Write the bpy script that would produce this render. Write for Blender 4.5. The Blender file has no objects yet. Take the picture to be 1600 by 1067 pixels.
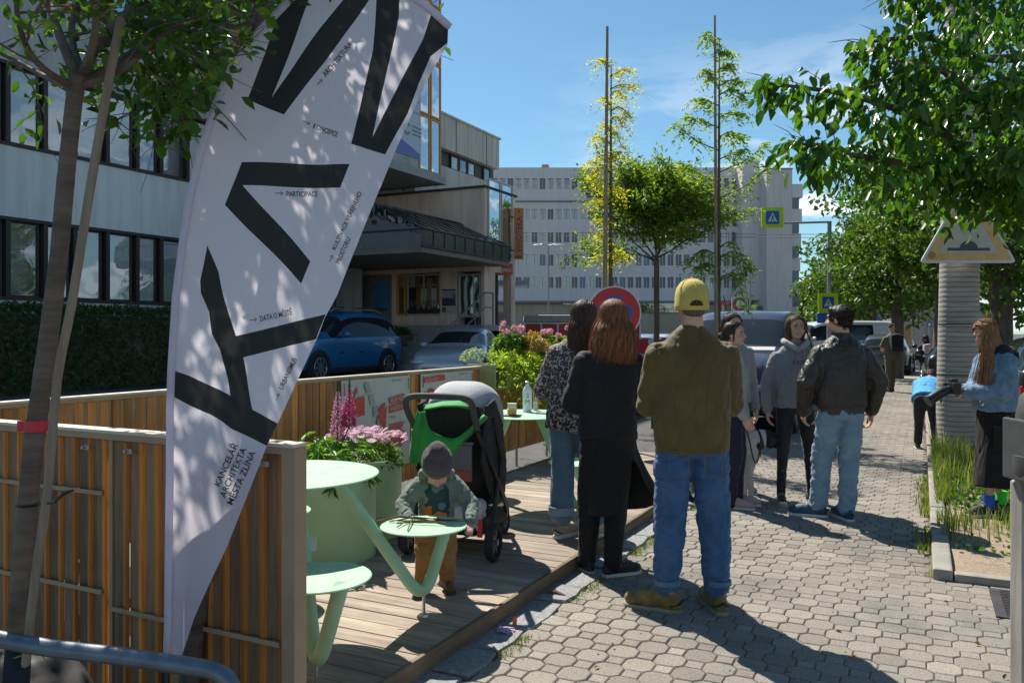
import bpy, bmesh, math, random
import numpy as np
from mathutils import Vector, Matrix, noise, Euler
from math import sin, cos, pi, radians
C = bpy.context.scene.collection
PI = pi
# ---------------------------------------------------------------- camera frame
TH = math.atan2(640, 1290); SN, CS = sin(TH), cos(TH)
FW = Vector((-SN, CS, 0)); RT = Vector((CS, SN, 0)); UP = Vector((0, 0, 1))
EYE = 1.5; FPX = 1290.0; HZ = 520.0
def cw(xc, d, z=0.0): return RT*xc + FW*d + UP*z            # camera-relative metres to world
def W(px, py, d): return cw((px-800)/FPX*d, d, EYE-(py-HZ)/FPX*d)
def G(px, py, z=0.0):
    d = (EYE-z)*FPX/(py-HZ); return cw((px-800)/FPX*d, d, z)
def XP(px, py, X):                                          # pixel ray onto the plane x = X
    t = (px-800)/FPX; d = X/(-SN+CS*t); return W(px, py, d)
def YP(px, py, Y):
    t = (px-800)/FPX; d = Y/(CS+SN*t); return W(px, py, d)

cam = bpy.data.cameras.new('camera'); camo = bpy.data.objects.new('camera', cam); C.objects.link(camo)
camo.location = (0, 0, EYE); camo.rotation_euler = (PI/2, 0, TH)
cam.sensor_width = 36; cam.lens = FPX/1600*36; cam.shift_y = -(533.5-HZ)/1600
cam.clip_start = .05; cam.clip_end = 3000
bpy.context.scene.camera = camo

# ---------------------------------------------------------------- materials
def new_mat(name):
    m = bpy.data.materials.new(name); m.use_nodes = True
    nt = m.node_tree; b = nt.nodes['Principled BSDF']; return m, nt, b
def ramp(nt, stops, src, interp='LINEAR'):
    r = nt.nodes.new('ShaderNodeValToRGB'); r.color_ramp.interpolation = interp
    el = r.color_ramp.elements
    while len(el) < len(stops): el.new(.5)
    for e, (p, c) in zip(el, stops): e.position = p; e.color = (c[0], c[1], c[2], 1)
    nt.links.new(src, r.inputs[0]); return r.outputs[0]
def coords(nt, scale=(1,1,1), kind='Object'):
    t = nt.nodes.new('ShaderNodeTexCoord'); mp = nt.nodes.new('ShaderNodeMapping')
    mp.inputs['Scale'].default_value = scale
    nt.links.new(t.outputs[kind], mp.inputs[0]); return mp.outputs[0]
def noise_tex(nt, vec, scale=5, detail=4, rough=.55, dist=0):
    n = nt.nodes.new('ShaderNodeTexNoise'); n.inputs['Scale'].default_value = scale
    n.inputs['Detail'].default_value = detail; n.inputs['Roughness'].default_value = rough
    n.inputs['Distortion'].default_value = dist
    nt.links.new(vec, n.inputs['Vector']); return n.outputs['Fac']
def add_bump(nt, b, h, strength=.3, dist=.01):
    bp = nt.nodes.new('ShaderNodeBump'); bp.inputs['Strength'].default_value = strength
    bp.inputs['Distance'].default_value = dist
    nt.links.new(h, bp.inputs['Height']); nt.links.new(bp.outputs[0], b.inputs['Normal'])
def mul(c, k): return tuple(min(1, max(0, x*k)) for x in c[:3])
def M(name, col, rough=.7, var=.15, scale=6, metal=0, bump=0, bscale=60, stretch=(1,1,1), col2=None, spec=None, coat=0, bdist=.004):
    m, nt, b = new_mat(name)
    b.inputs['Roughness'].default_value = rough; b.inputs['Metallic'].default_value = metal
    if spec is not None: b.inputs['Specular IOR Level'].default_value = spec
    if coat: b.inputs['Coat Weight'].default_value = coat; b.inputs['Coat Roughness'].default_value = .05
    v = coords(nt, stretch)
    if var or col2:
        f = noise_tex(nt, v, scale, 5)
        a = col2 if col2 else mul(col, 1+var); c0 = col if col2 else mul(col, 1-var)
        o = ramp(nt, [(.3, c0), (.7, a)], f); nt.links.new(o, b.inputs['Base Color'])
    else: b.inputs['Base Color'].default_value = (*col, 1)
    if bump: add_bump(nt, b, noise_tex(nt, v, bscale, 4), bump, bdist)
    return m

# ---------------------------------------------------------------- mesh building
class MB:
    def __init__(s): s.v = []; s.f = []; s.m = []
    def add(s, vs, fs, mi=0):
        o = len(s.v); s.v.extend([tuple(p) for p in vs])
        s.f.extend([tuple(i+o for i in f) for f in fs])
        s.m.extend([mi]*len(fs) if isinstance(mi, int) else mi); return s
    def box(s, c, size, rz=0, mi=0, mat=None):
        hx, hy, hz = size[0]/2, size[1]/2, size[2]/2
        R = mat if mat is not None else Matrix.Rotation(rz, 3, 'Z'); c = Vector(c)
        vs = [c + R @ Vector((x*hx, y*hy, z*hz)) for x in (-1,1) for y in (-1,1) for z in (-1,1)]
        return s.add(vs, [(0,1,3,2),(4,6,7,5),(0,4,5,1),(2,3,7,6),(0,2,6,4),(1,5,7,3)], mi)
    def box2(s, a, b, mi=0):
        return s.box([(a[i]+b[i])/2 for i in range(3)], [abs(b[i]-a[i]) for i in range(3)], 0, mi)
    def tube(s, path, radii, seg=12, cap=True, mi=0, squash=1.0, hint=None):
        path = [Vector(p) for p in path]; n = len(path)
        if not hasattr(radii, '__len__'): radii = [radii]*n
        rings = []; prev = None
        for i, p in enumerate(path):
            t = (path[min(i+1, n-1)] - path[max(i-1, 0)])
            if t.length < 1e-9: t = Vector((0,0,1))
            t.normalize()
            if prev is None:
                a = Vector(hint) if hint else (Vector((0,0,1)) if abs(t.z) < .9 else Vector((1,0,0)))
            else: a = prev
            a = (a - t*a.dot(t))
            if a.length < 1e-6: a = t.orthogonal()
            a.normalize(); prev = a; b = t.cross(a)
            rings.append([p + a*cos(2*PI*k/seg)*radii[i]*squash + b*sin(2*PI*k/seg)*radii[i] for k in range(seg)])
        vs = [q for r in rings for q in r]
        fs = [(i*seg+k, i*seg+(k+1)%seg, (i+1)*seg+(k+1)%seg, (i+1)*seg+k) for i in range(n-1) for k in range(seg)]
        if cap: fs += [tuple(range(seg))[::-1], tuple((n-1)*seg+k for k in range(seg))]
        return s.add(vs, fs, mi)
    def lathe(s, prof, c=(0,0,0), seg=32, mi=0, a0=0, a1=2*PI):
        full = abs(a1-a0-2*PI) < 1e-6; n = seg if full else seg+1; c = Vector(c)
        vs = [c + Vector((r*cos(a0+(a1-a0)*k/seg), r*sin(a0+(a1-a0)*k/seg), z)) for r, z in prof for k in range(n)]
        fs = []
        for i in range(len(prof)-1):
            for k in range(seg): fs.append((i*n+k, i*n+(k+1)%n, (i+1)*n+(k+1)%n, (i+1)*n+k))
        return s.add(vs, fs, mi)
    def ell(s, c, r, R=None, seg=16, mi=0):
        c = Vector(c); R = R if R is not None else Matrix.Identity(3); n = seg//2; vs = []; fs = []
        for i in range(1, n):
            for k in range(seg):
                a, b = PI*i/n, 2*PI*k/seg
                vs.append(c + R @ Vector((r[0]*sin(a)*cos(b), r[1]*sin(a)*sin(b), r[2]*cos(a))))
        top = len(vs); vs.append(c + R @ Vector((0,0,r[2]))); vs.append(c + R @ Vector((0,0,-r[2])))
        for i in range(n-2):
            for k in range(seg): fs.append((i*seg+k, (i+1)*seg+k, (i+1)*seg+(k+1)%seg, i*seg+(k+1)%seg))
        for k in range(seg):
            fs.append((top, k, (k+1)%seg)); fs.append((top+1, (n-2)*seg+(k+1)%seg, (n-2)*seg+k))
        return s.add(vs, fs, mi)
    def prism(s, pts, h, frame=None, mi=0):                 # polygon in local xy, thickness along local z
        Fm = frame if frame is not None else Matrix.Identity(4); n = len(pts)
        vs = [Fm @ Vector((x, y, 0)) for x, y in pts] + [Fm @ Vector((x, y, h)) for x, y in pts]
        fs = [tuple(range(n))[::-1], tuple(range(n, 2*n))] + [(i, (i+1)%n, n+(i+1)%n, n+i) for i in range(n)]
        return s.add(vs, fs, mi)
    def mesh(s, name='mesh'):
        me = bpy.data.meshes.new(name); me.from_pydata(s.v, [], s.f); 
        if any(s.m): me.polygons.foreach_set('material_index', s.m)
        me.update(); return me
    def build(s, name, mats, parent=None, smooth=None, bevel=0, loc=None):
        me = s.mesh(name); o = bpy.data.objects.new(name, me); C.objects.link(o)
        for m in (mats if isinstance(mats, (list, tuple)) else [mats]): me.materials.append(m)
        if smooth is not None: shade(me, smooth)
        if bevel:
            b = o.modifiers.new('bevel', 'BEVEL'); b.width = bevel; b.segments = 2; b.limit_method = 'ANGLE'; b.angle_limit = radians(40)
        if parent: o.parent = parent
        if loc is not None: o.location = loc
        return o
def shade(me, ang=40):
    me.polygons.foreach_set('use_smooth', [True]*len(me.polygons))
    if ang < 180:
        try: me.set_sharp_from_angle(angle=radians(ang))
        except Exception: pass
    me.update()
def fast_mesh(name, V, F, mi=None):                         # numpy verts (n,3), faces (m,k)
    me = bpy.data.meshes.new(name); V = np.asarray(V, dtype=np.float32); F = np.asarray(F, dtype=np.int32)
    me.vertices.add(len(V)); me.vertices.foreach_set('co', V.ravel())
    k = F.shape[1]; me.loops.add(F.size); me.loops.foreach_set('vertex_index', F.ravel())
    me.polygons.add(len(F)); me.polygons.foreach_set('loop_start', np.arange(0, F.size, k, dtype=np.int32))
    me.polygons.foreach_set('loop_total', np.full(len(F), k, dtype=np.int32))
    if mi is not None: me.polygons.foreach_set('material_index', np.asarray(mi, dtype=np.int32))
    me.update(calc_edges=True); me.validate(); return me
def link(me, name, mats, parent=None, loc=None):
    o = bpy.data.objects.new(name, me); C.objects.link(o)
    for m in (mats if isinstance(mats, (list, tuple)) else [mats]): me.materials.append(m)
    if parent: o.parent = parent
    if loc is not None: o.location = loc
    return o
def thing(name, label, cat, loc=(0,0,0), rz=0, group=None):
    o = bpy.data.objects.new(name, None); C.objects.link(o); o.location = loc; o.rotation_euler = (0,0,rz)
    o.empty_display_size = .1
    return tag(o, label, cat, group)
def tag(o, label, cat, group=None):
    o['label'] = label; o['category'] = cat
    if group: o['group'] = group
    return o
def struct(o, label=None):
    o['kind'] = 'structure'
    if label: o['label'] = label
    return o
def copy_tree(o, parent=None):
    c = o.copy(); C.objects.link(c); c.parent = parent
    for ch in list(o.children): copy_tree(ch, c)
    return c
def eval_mesh(o):
    dg = bpy.context.evaluated_depsgraph_get()
    return bpy.data.meshes.new_from_object(o.evaluated_get(dg))
def remesh(me, voxel, smooth=3):
    o = bpy.data.objects.new('tmp', me); C.objects.link(o)
    r = o.modifiers.new('r', 'REMESH'); r.mode = 'VOXEL'; r.voxel_size = voxel; r.adaptivity = 0
    if smooth:
        s = o.modifiers.new('s', 'SMOOTH'); s.factor = .5; s.iterations = smooth
    out = eval_mesh(o); bpy.data.objects.remove(o); return out
def displace(me, fn):
    n = len(me.vertices); co = np.empty(n*3, dtype=np.float32); me.vertices.foreach_get('co', co)
    no = np.empty(n*3, dtype=np.float32); me.vertex_normals.foreach_get('vector', no)
    co = co.reshape(-1,3); no = no.reshape(-1,3); d = np.zeros(n, dtype=np.float32)
    for i in range(n): d[i] = fn(Vector(co[i].tolist()))
    me.vertices.foreach_set('co', (co + no*d[:,None]).ravel()); me.update()
def smoothstep(a, b, x):
    t = min(1, max(0, (x-a)/(b-a))); return t*t*(3-2*t)
def text_mesh(s, size=1.0, align='LEFT', xs=1.0, bold=0.0):
    cu = bpy.data.curves.new('t', 'FONT'); cu.body = s; cu.size = size; cu.align_x = align; cu.offset = bold
    cu.resolution_u = 3; cu.fill_mode = 'FRONT'
    o = bpy.data.objects.new('t', cu); C.objects.link(o); me = eval_mesh(o); bpy.data.objects.remove(o); bpy.data.curves.remove(cu)
    vs = [(v.co.x*xs, v.co.y) for v in me.vertices]; fs = [tuple(p.vertices) for p in me.polygons]
    bpy.data.meshes.remove(me); return vs, fs
def add_text(mb, s, size, frame, align='LEFT', xs=1.0, mi=0, bold=0.0, off=0.0):
    vs, fs = text_mesh(s, size, align, xs, bold)
    mb.add([frame @ Vector((x, y, off)) for x, y in vs], fs, mi)
def frame(o, x, y, z=None):
    x = Vector(x).normalized(); y = Vector(y).normalized(); z = x.cross(y) if z is None else Vector(z)
    m = Matrix((x, y, z)).transposed().to_4x4(); m.translation = Vector(o); return m

# ---------------------------------------------------------------- world, sun
AZ_R = Vector((-.427, .904)); d3 = RT*AZ_R.x + FW*AZ_R.y
ELEV = radians(53); SUNDIR = (d3.normalized()*cos(ELEV) + UP*sin(ELEV)).normalized()
w = bpy.data.worlds.new("World"); bpy.context.scene.world = w; w.use_nodes = True
nt = w.node_tree; bg = nt.nodes['Background']
sky = nt.nodes.new('ShaderNodeTexSky'); sky.sky_type = 'NISHITA'; sky.sun_disc = False
sky.sun_elevation = ELEV; sky.sun_rotation = math.atan2(SUNDIR.x, SUNDIR.y); sky.altitude = 250
sky.air_density = 1.0; sky.dust_density = .4; sky.ozone_density = 2.6
tc = nt.nodes.new('ShaderNodeTexCoord')
mp = nt.nodes.new('ShaderNodeMapping'); mp.inputs['Scale'].default_value = (1.0, 1.0, 3.6); mp.inputs['Location'].default_value = (3.15, .9, .35)
nt.links.new(tc.outputs['Generated'], mp.inputs[0])
cn = noise_tex(nt, mp.outputs[0], 9.0, 7, .55, .2)
sep = nt.nodes.new('ShaderNodeSeparateXYZ'); nt.links.new(tc.outputs['Generated'], sep.inputs[0])
# clouds thin out away from a low band over the street
cr = ramp(nt, [(.475, (0,0,0)), (.60, (1,1,1))], cn)
band = ramp(nt, [(.0, (.9,.9,.9)), (.15, (1,1,1)), (.22, (.55,.55,.55)), (.34, (0,0,0))], sep.outputs['Z'])
sx = nt.nodes.new('ShaderNodeMapRange'); sx.inputs['From Min'].default_value = -.42; sx.inputs['From Max'].default_value = -.1
nt.links.new(sep.outputs['X'], sx.inputs['Value'])
m1 = nt.nodes.new('ShaderNodeMath'); m1.operation = 'MULTIPLY'; nt.links.new(cr, m1.inputs[0]); nt.links.new(band, m1.inputs[1])
m2 = nt.nodes.new('ShaderNodeMath'); m2.operation = 'MULTIPLY'; nt.links.new(m1.outputs[0], m2.inputs[0]); nt.links.new(sx.outputs[0], m2.inputs[1])
mx = nt.nodes.new('ShaderNodeMix'); mx.data_type = 'RGBA'; mx.inputs['B'].default_value = (8.2, 8.5, 9.0, 1)
tn_ = nt.nodes.new('ShaderNodeMix'); tn_.data_type = 'RGBA'; tn_.blend_type = 'MULTIPLY'; tn_.inputs['Factor'].default_value = 1; tn_.inputs['B'].default_value = (.62,.83,.83,1); nt.links.new(sky.outputs[0], tn_.inputs['A'])
nt.links.new(m2.outputs[0], mx.inputs['Factor']); nt.links.new(tn_.outputs['Result'], mx.inputs['A'])
nt.links.new(mx.outputs['Result'], bg.inputs['Color']); bg.inputs['Strength'].default_value = .080
sl = bpy.data.lights.new('sun', 'SUN'); sl.energy = 4.2; sl.angle = radians(.53); sl.color = (1, .93, .82)
so = bpy.data.objects.new('sun', sl); C.objects.link(so); so.rotation_euler = (-SUNDIR).to_track_quat('-Z', 'Y').to_euler()
sc = bpy.context.scene
sc.view_settings.view_transform = 'Standard'; sc.view_settings.look = 'None'; sc.view_settings.exposure = 0.88; sc.view_settings.gamma = 1
sc.cycles.max_bounces = 6; sc.cycles.transparent_max_bounces = 8
try: sc.cycles.use_denoising = True
except Exception: pass
# ================================================================ GROUND
random.seed(3)
def ground_z(X, Y): return -.004 + .27*smoothstep(-8.5, -13, X)
xs = [-400,-200,-100,-60,-40,-30,-24,-20]+[-18+.5*i for i in range(34)]+[0,2,5,10,20,40,80,150,300,500]
ys = [-40,-20,-10,0,10,20,30,50,80,120,200,400,700,1100]
gb = MB(); gb.add([(x,y,ground_z(x,y)) for y in ys for x in xs], [(j*len(xs)+i, j*len(xs)+i+1, (j+1)*len(xs)+i+1, (j+1)*len(xs)+i) for j in range(len(ys)-1) for i in range(len(xs)-1)])
asph = M('asphalt', (.075,.075,.08), .9, .25, 3, bump=.5, bscale=250, bdist=.003)
struct(gb.build('ground', asph, smooth=180), 'grey asphalt ground under the whole street')

# pavers: octagons and little squares, each with its own tone, as a real jointed surface
m_pav, nt, b = new_mat('concrete_paver')
at = nt.nodes.new('ShaderNodeAttribute'); at.attribute_name = 'tone'
v = coords(nt); f1 = noise_tex(nt, v, .9, 6, .7); f2 = noise_tex(nt, v, 90, 3)
o1 = ramp(nt, [(.0, (.178,.163,.141)), (1, (.292,.268,.236))], at.outputs['Fac'])
o2 = ramp(nt, [(.32, (.66,.65,.64)), (.48,(.98,.97,.96)), (.7, (1.12,1.10,1.06))], f1)
o3 = ramp(nt, [(.35, (.74,.74,.74)), (.65, (1.15,1.15,1.15))], f2)
def mulc(nt, a, b_):
    k = nt.nodes.new('ShaderNodeMix'); k.data_type = 'RGBA'; k.blend_type = 'MULTIPLY'; k.inputs['Factor'].default_value = 1
    nt.links.new(a, k.inputs['A']); nt.links.new(b_, k.inputs['B']); return k.outputs['Result']
nt.links.new(mulc(nt, mulc(nt, o1, o2), o3), b.inputs['Base Color']); b.inputs['Roughness'].default_value = .88
add_bump(nt, b, f2, .5, .003)
c_ = .112; V = []; F4 = []; tones = []
def inset(poly, k): 
    cx = sum(p[0] for p in poly)/len(poly); cy = sum(p[1] for p in poly)/len(poly); out = []
    for x, y in poly:
        dx, dy = x-cx, y-cy; L = math.hypot(dx, dy); out.append((x-dx/L*k, y-dy/L*k))
    return out
OCT = [(.0715,.0405),(.0405,.0715),(-.0405,.0715),(-.0715,.0405),(-.0715,-.0405),(-.0405,-.0715),(.0405,-.0715),(.0715,-.0405)]
SQ = [(.0405,.0405),(-.0405,.0405),(-.0405,-.0405),(.0405,-.0405)]
pb = MB(); PX0, PX1, VERGE_X, VERGE_Y = -1.70, 3.3, .06, 5.62
for j in range(-4, int(30/c_)):
    for i in range(-16, 31):
        x, y = i*c_ - .02, j*c_
        if x < PX0-.03 or (x > VERGE_X-.02 and y > VERGE_Y-.02): continue
        wob = .010*noise.noise(Vector((x*.8, y*.8, 0)))
        poly = OCT if (i+j) % 2 == 0 else SQ
        hz = random.uniform(-.0015,.0015); tx, ty = random.uniform(-.012,.012), random.uniform(-.012,.012)
        gap = .0028
        ring0 = inset(poly, gap); ring1 = inset(poly, gap+.006); n = len(poly)
        jx, jy = random.uniform(-.001,.001), random.uniform(-.001,.001)
        vs = [(x+a+jx, y+b2+jy, -.002) for a, b2 in ring0] + [(x+a+jx, y+b2+jy, .006+wob+hz) for a, b2 in ring0] + [(x+a+jx, y+b2+jy, .011+wob+hz+a*tx+b2*ty) for a, b2 in ring1]
        fs = [(k, (k+1)%n, n+(k+1)%n, n+k) for k in range(n)] + [(n+k, n+(k+1)%n, 2*n+(k+1)%n, 2*n+k) for k in range(n)] + [tuple(range(2*n, 3*n))]
        pb.add(vs, fs); t = min(1, max(0, random.gauss(.5, .2))); tones += [t]*len(fs)
pv = pb.build('pavement', m_pav)
at_ = pv.data.attributes.new('tone', 'FLOAT', 'FACE'); at_.data.foreach_set('value', tones)
struct(pv, 'grey interlocking octagon pavers of the footpath')
m_joint = M('joint_sand', (.15,.13,.10), .95, .35, 12, bump=.6, bscale=200)
jb = MB(); jb.add([(-1.76,-1,.0015),(3.4,-1,.0015),(3.4,VERGE_Y,.0015),(-1.76,VERGE_Y,.0015),(VERGE_X,VERGE_Y,.0015),(VERGE_X,27,.0015),(-1.76,27,.0015)], [(0,1,2,4,3),(3,4,5,6)])
struct(jb.build('pavement_bed', m_joint))
# far footpath (pavers too small to see)
fb = MB(); fb.add([(-1.7,26.9,.008),(VERGE_X,26.9,.008),(VERGE_X,90,.008),(-1.7,90,.008)], [(0,1,2,3)])
fb.add([(-9,34,.006),(9,34,.006),(9,40,.006),(-9,40,.006)], [(0,1,2,3)])
struct(fb.build('far_footpath', M('far_paving', (.27,.25,.22), .9, .2, 2)))
# granite kerb stones beside the deck
m_gran = M('granite', (.22,.225,.23), .75, .35, 40, bump=.5, bscale=60)
kb = MB(); y = 1.2
while y < 26:
    L = random.uniform(.28,.48); w0 = random.uniform(-.012,.012); z1 = .022+random.uniform(-.006,.006)
    pts = [(-1.935,y+.008),(-1.765+w0,y+.012+random.uniform(0,.02)),(-1.75+w0,y+L*.5),(-1.77+w0,y+L-.012),(-1.935,y+L-.008)]
    vs = [(a,b2,-.003) for a,b2 in pts]+[(a,b2,z1-.006) for a,b2 in pts]+[(a*.97+-1.85*.03, b2*.96+(y+L/2)*.04, z1+random.uniform(0,.004)) for a,b2 in pts]
    kb.add(vs, [(k,(k+1)%5,5+(k+1)%5,5+k) for k in range(5)]+[(5+k,5+(k+1)%5,10+(k+1)%5,10+k) for k in range(5)]+[(10,11,12,13,14)]); y += L
struct(kb.build('kerb', m_gran), 'flat granite kerb stones beside the deck')
# right kerb round the planted verge
m_kc = M('kerb_concrete', (.27,.25,.22), .9, .2, 8, bump=.5, bscale=120)
kb = MB(); y = VERGE_Y
while y < 26: kb.box2((VERGE_X,y+.004,-.003),(VERGE_X+.11,y+.996,.075+random.uniform(-.006,.006))); y += 1.0
x = VERGE_X+.114
while x < 3.4: kb.box2((x+.003,VERGE_Y,-.003),(x+.99,VERGE_Y+.09,.055)); x += 1.0
struct(kb.build('verge_kerb', m_kc, bevel=.012), 'low concrete kerb round the planted strip')
# soil of the verge
m_soil = M('dry_soil', (.24,.185,.13), .95, .3, 9, bump=.8, bscale=40, bdist=.02, col2=(.33,.26,.19))
vb = MB(); nx, ny = 40, 200
vv = [(VERGE_X+.11+ i*.09, VERGE_Y+.09+j*.12, .03+.02*noise.noise(Vector((i*.3,j*.3,0)))) for j in range(ny) for i in range(nx)]
vb.add(vv, [(j*nx+i, j*nx+i+1, (j+1)*nx+i+1, (j+1)*nx+i) for j in range(ny-1) for i in range(nx-1)])
struct(vb.build('verge_soil', m_soil, smooth=180), 'bare dry soil of the planted strip')
# ---------------------------------------------------------------- leaves
def leaf_mat(name, c1, c2, trans=.45, rough=.45, c3=None, tint=(1.25,1.35,.5)):
    m, nt, b = new_mat(name); b.inputs['Roughness'].default_value = rough
    at = nt.nodes.new('ShaderNodeAttribute'); at.attribute_name = 'tone'
    st = [(0, c1), (1, c2)] if c3 is None else [(0, c1), (.75, c2), (1, c3)]
    o = ramp(nt, st, at.outputs['Fac']); nt.links.new(o, b.inputs['Base Color'])
    tr = nt.nodes.new('ShaderNodeBsdfTranslucent'); g = nt.nodes.new('ShaderNodeMix'); g.data_type = 'RGBA'; g.blend_type = 'MULTIPLY'
    g.inputs['Factor'].default_value = 1; g.inputs['B'].default_value = (*tint, 1); nt.links.new(o, g.inputs['A'])
    nt.links.new(g.outputs['Result'], tr.inputs['Color'])
    mxs = nt.nodes.new('ShaderNodeMixShader'); mxs.inputs[0].default_value = trans
    nt.links.new(b.outputs[0], mxs.inputs[1]); nt.links.new(tr.outputs[0], mxs.inputs[2])
    nt.links.new(mxs.outputs[0], nt.nodes['Material Output'].inputs[0]); return m
rng = np.random.default_rng(7)
def leaves_mesh(name, pos, size, droop=.3, width=.45, dirs=None, fold=.25, jitter=.9, rgen=None):
    """pos (n,3). pointed leaves: 6 verts, 2 quads folded on the midrib."""
    r = rgen or rng; n = len(pos); size = np.asarray(size)*np.ones(n)
    d = r.normal(size=(n,3)) * jitter
    if dirs is not None: d = d + np.asarray(dirs)
    d[:,2] -= droop*1.6; d /= np.linalg.norm(d, axis=1)[:,None]+1e-9
    u = r.normal(size=(n,3)); u[:,2] += 1.2; s = np.cross(d, u); s /= np.linalg.norm(s, axis=1)[:,None]+1e-9
    up = np.cross(s, d); L = size[:,None]; wv = L*width/2
    b0 = pos; t = pos + d*L - up*L*.12
    m1_ = pos + d*L*.32 + s*wv + up*L*fold*width*.5; m2_ = pos + d*L*.68 + s*wv*.75 + up*L*fold*width*.3
    n1_ = pos + d*L*.32 - s*wv + up*L*fold*width*.5; n2_ = pos + d*L*.68 - s*wv*.75 + up*L*fold*width*.3
    V = np.stack([b0, m1_, m2_, t, n2_, n1_], axis=1).reshape(-1,3)
    base = (np.arange(n)*6)[:,None]
    F = np.concatenate([base+np.array([[0,1,2,3]]), base+np.array([[0,3,4,5]])], axis=1).reshape(-1,4)
    me = fast_mesh(name, V, F); a = me.attributes.new('tone','FLOAT','FACE')
    tn = np.clip(r.normal(.5,.25,size=n),0,1); a.data.foreach_set('value', np.repeat(tn,2).astype(np.float32))
    return me
def blades_mesh(name, pos, h, w=.006, bend=.4, rgen=None):
    r = rgen or rng; n = len(pos); h = np.asarray(h)*np.ones(n); a = r.uniform(0, 2*PI, n)
    s = np.stack([np.cos(a), np.sin(a), np.zeros(n)], 1)*w/2; q = np.stack([-np.sin(a), np.cos(a), np.zeros(n)], 1)
    bd = (r.uniform(.2,1,n)*bend*h)[:,None]; z = np.array([[0,0,1.]])
    V = np.stack([pos-s, pos+s, pos+s*.8+q*bd*.3+z*h[:,None]*.55, pos-s*.8+q*bd*.3+z*h[:,None]*.55, pos+s*.1+q*bd+z*h[:,None]*.95, pos-s*.1+q*bd+z*h[:,None]*.95], 1).reshape(-1,3)
    base = (np.arange(n)*6)[:,None]; F = np.concatenate([base+np.array([[0,1,2,3]]), base+np.array([[3,2,4,5]])],1).reshape(-1,4)
    me = fast_mesh(name, V, F); t = me.attributes.new('tone','FLOAT','FACE'); t.data.foreach_set('value', np.repeat(np.clip(r.normal(.5,.25,n),0,1),2).astype(np.float32)); return me
m_grass = leaf_mat('grass_blades', (.09,.13,.03), (.20,.26,.06), .4, .6, (.44,.38,.18))
m_cover = leaf_mat('groundcover_leaf', (.04,.10,.02), (.11,.22,.035), .4, .55)
FOOT = cw((1554-800)/FPX*6.68, 6.68, 0)
# tall grass at kerb and round the concrete post
P = []; H = []
for k in range(9000):
    y = 5.9 + abs(random.gauss(0,1))*3.2; x = VERGE_X + .05 + abs(random.gauss(0,.42))
    if y > 16 or x > 3: continue
    if y < 7.0 and random.random() < .8 and x > VERGE_X+.02: continue
    if noise.noise(Vector((x*2.2,y*1.2,4))) < -.12: continue
    if y < 9.0 and x > VERGE_X+.16 and random.random() < .78: continue
    if (x-FOOT.x)**2+(y-FOOT.y)**2 < .10 or (.2 < x < 1.1 and 5.4 < y < 6.6+.0): continue
    P.append((x,y,.02)); H.append(random.uniform(.06,.22) + (.18 if y > 8.8 and x < .5 else 0)*random.random())
for k in range(700):                                              # along the kerb outside
    y = random.uniform(5.7, 9.5); x = VERGE_X - abs(random.gauss(0,.05))
    if noise.noise(Vector((3,y*1.6,4))) < -.1 : continue
    P.append((x,y,.0)); H.append(random.uniform(.03,.10))
g = link(blades_mesh('tall_grass', np.array(P), np.array(H), .009), 'grass', m_grass); g['kind'] = 'stuff'; g['label'] = 'tall uneven grass on the planted strip by the column'
# short growth in the paver seam by the deck stones
P = []; H = []
for k in range(5200):
    y = random.uniform(1.5, 9); x = -1.72 + random.gauss(0,.022)
    if noise.noise(Vector((1,y*1.9,4))) < .02: continue
    P.append((x,y,.0)); H.append(random.uniform(.012,.045))
for k in range(420):
    jx, jy = random.randint(-14,0), random.randint(15,70)
    if noise.noise(Vector((jx*.35,jy*.35,9))) < .18: continue
    x, y = jx*c_-.02+c_/2, jy*c_+random.uniform(-.05,.05); P.append((x+random.gauss(0,.006),y,.0)); H.append(random.uniform(.012,.03))
g = link(blades_mesh('seam_grass', np.array(P), np.array(H), .005, .7), 'grass', m_grass); g['kind'] = 'stuff'; g['label'] = 'short grass and moss in the paver seams'
P = []
for k in range(15000):
    x, y = random.uniform(VERGE_X+.15, 3.2), random.uniform(6.0, 12)
    if y < 6.9 and x < 1.0 and random.random() < .80: continue
    if noise.noise(Vector((x*1.6,y*1.6,1))) < -.12 - (x-.3)*.3: continue
    P.append((x,y,random.uniform(.03,.10)))
g = link(leaves_mesh('cover', np.array(P), rng.uniform(.03,.06,len(P)), .0, .7), 'ground_cover', m_cover); g['kind'] = 'stuff'; g['label'] = 'low leafy ground cover around the feet of the photographer'
# fallen bits on the pavement
m_bark = M('dead_bark', (.10,.06,.04), .9, .3, 30)
db = MB(); p0 = G(868,936); db.tube([p0+Vector((-.05,0,.03)), p0+Vector((0,.01,.03)), p0+Vector((.055,0,.025))],[.012,.02,.012],8); 
tag(db.build('bark_piece', m_bark), 'dark curled piece of bark lying on the kerb stones by the deck', 'debris')
P = []
for k in range(420): P.append((random.uniform(-1.7,2.2), 2.5+random.random()**1.3*14, .016))
P = [p for p in P if not (p[0] > VERGE_X and p[1] > VERGE_Y)]
g = link(leaves_mesh('litter', np.array(P), rng.uniform(.012,.035,len(P)), .0, .5, np.tile([[0,0,.0]],(len(P),1)), jitter=.5), 'fallen_leaves', leaf_mat('dry_leaf', (.12,.07,.03), (.26,.20,.08), .2, .7)); g['kind'] = 'stuff'; g['label'] = 'scattered dry leaf bits and grit on the pavers'
m_rib = M('orange_ribbon', (.75,.12,.05), .5, .05); m_prp = M('purple_wrapper', (.45,.28,.50), .4, .2, 30)
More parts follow.
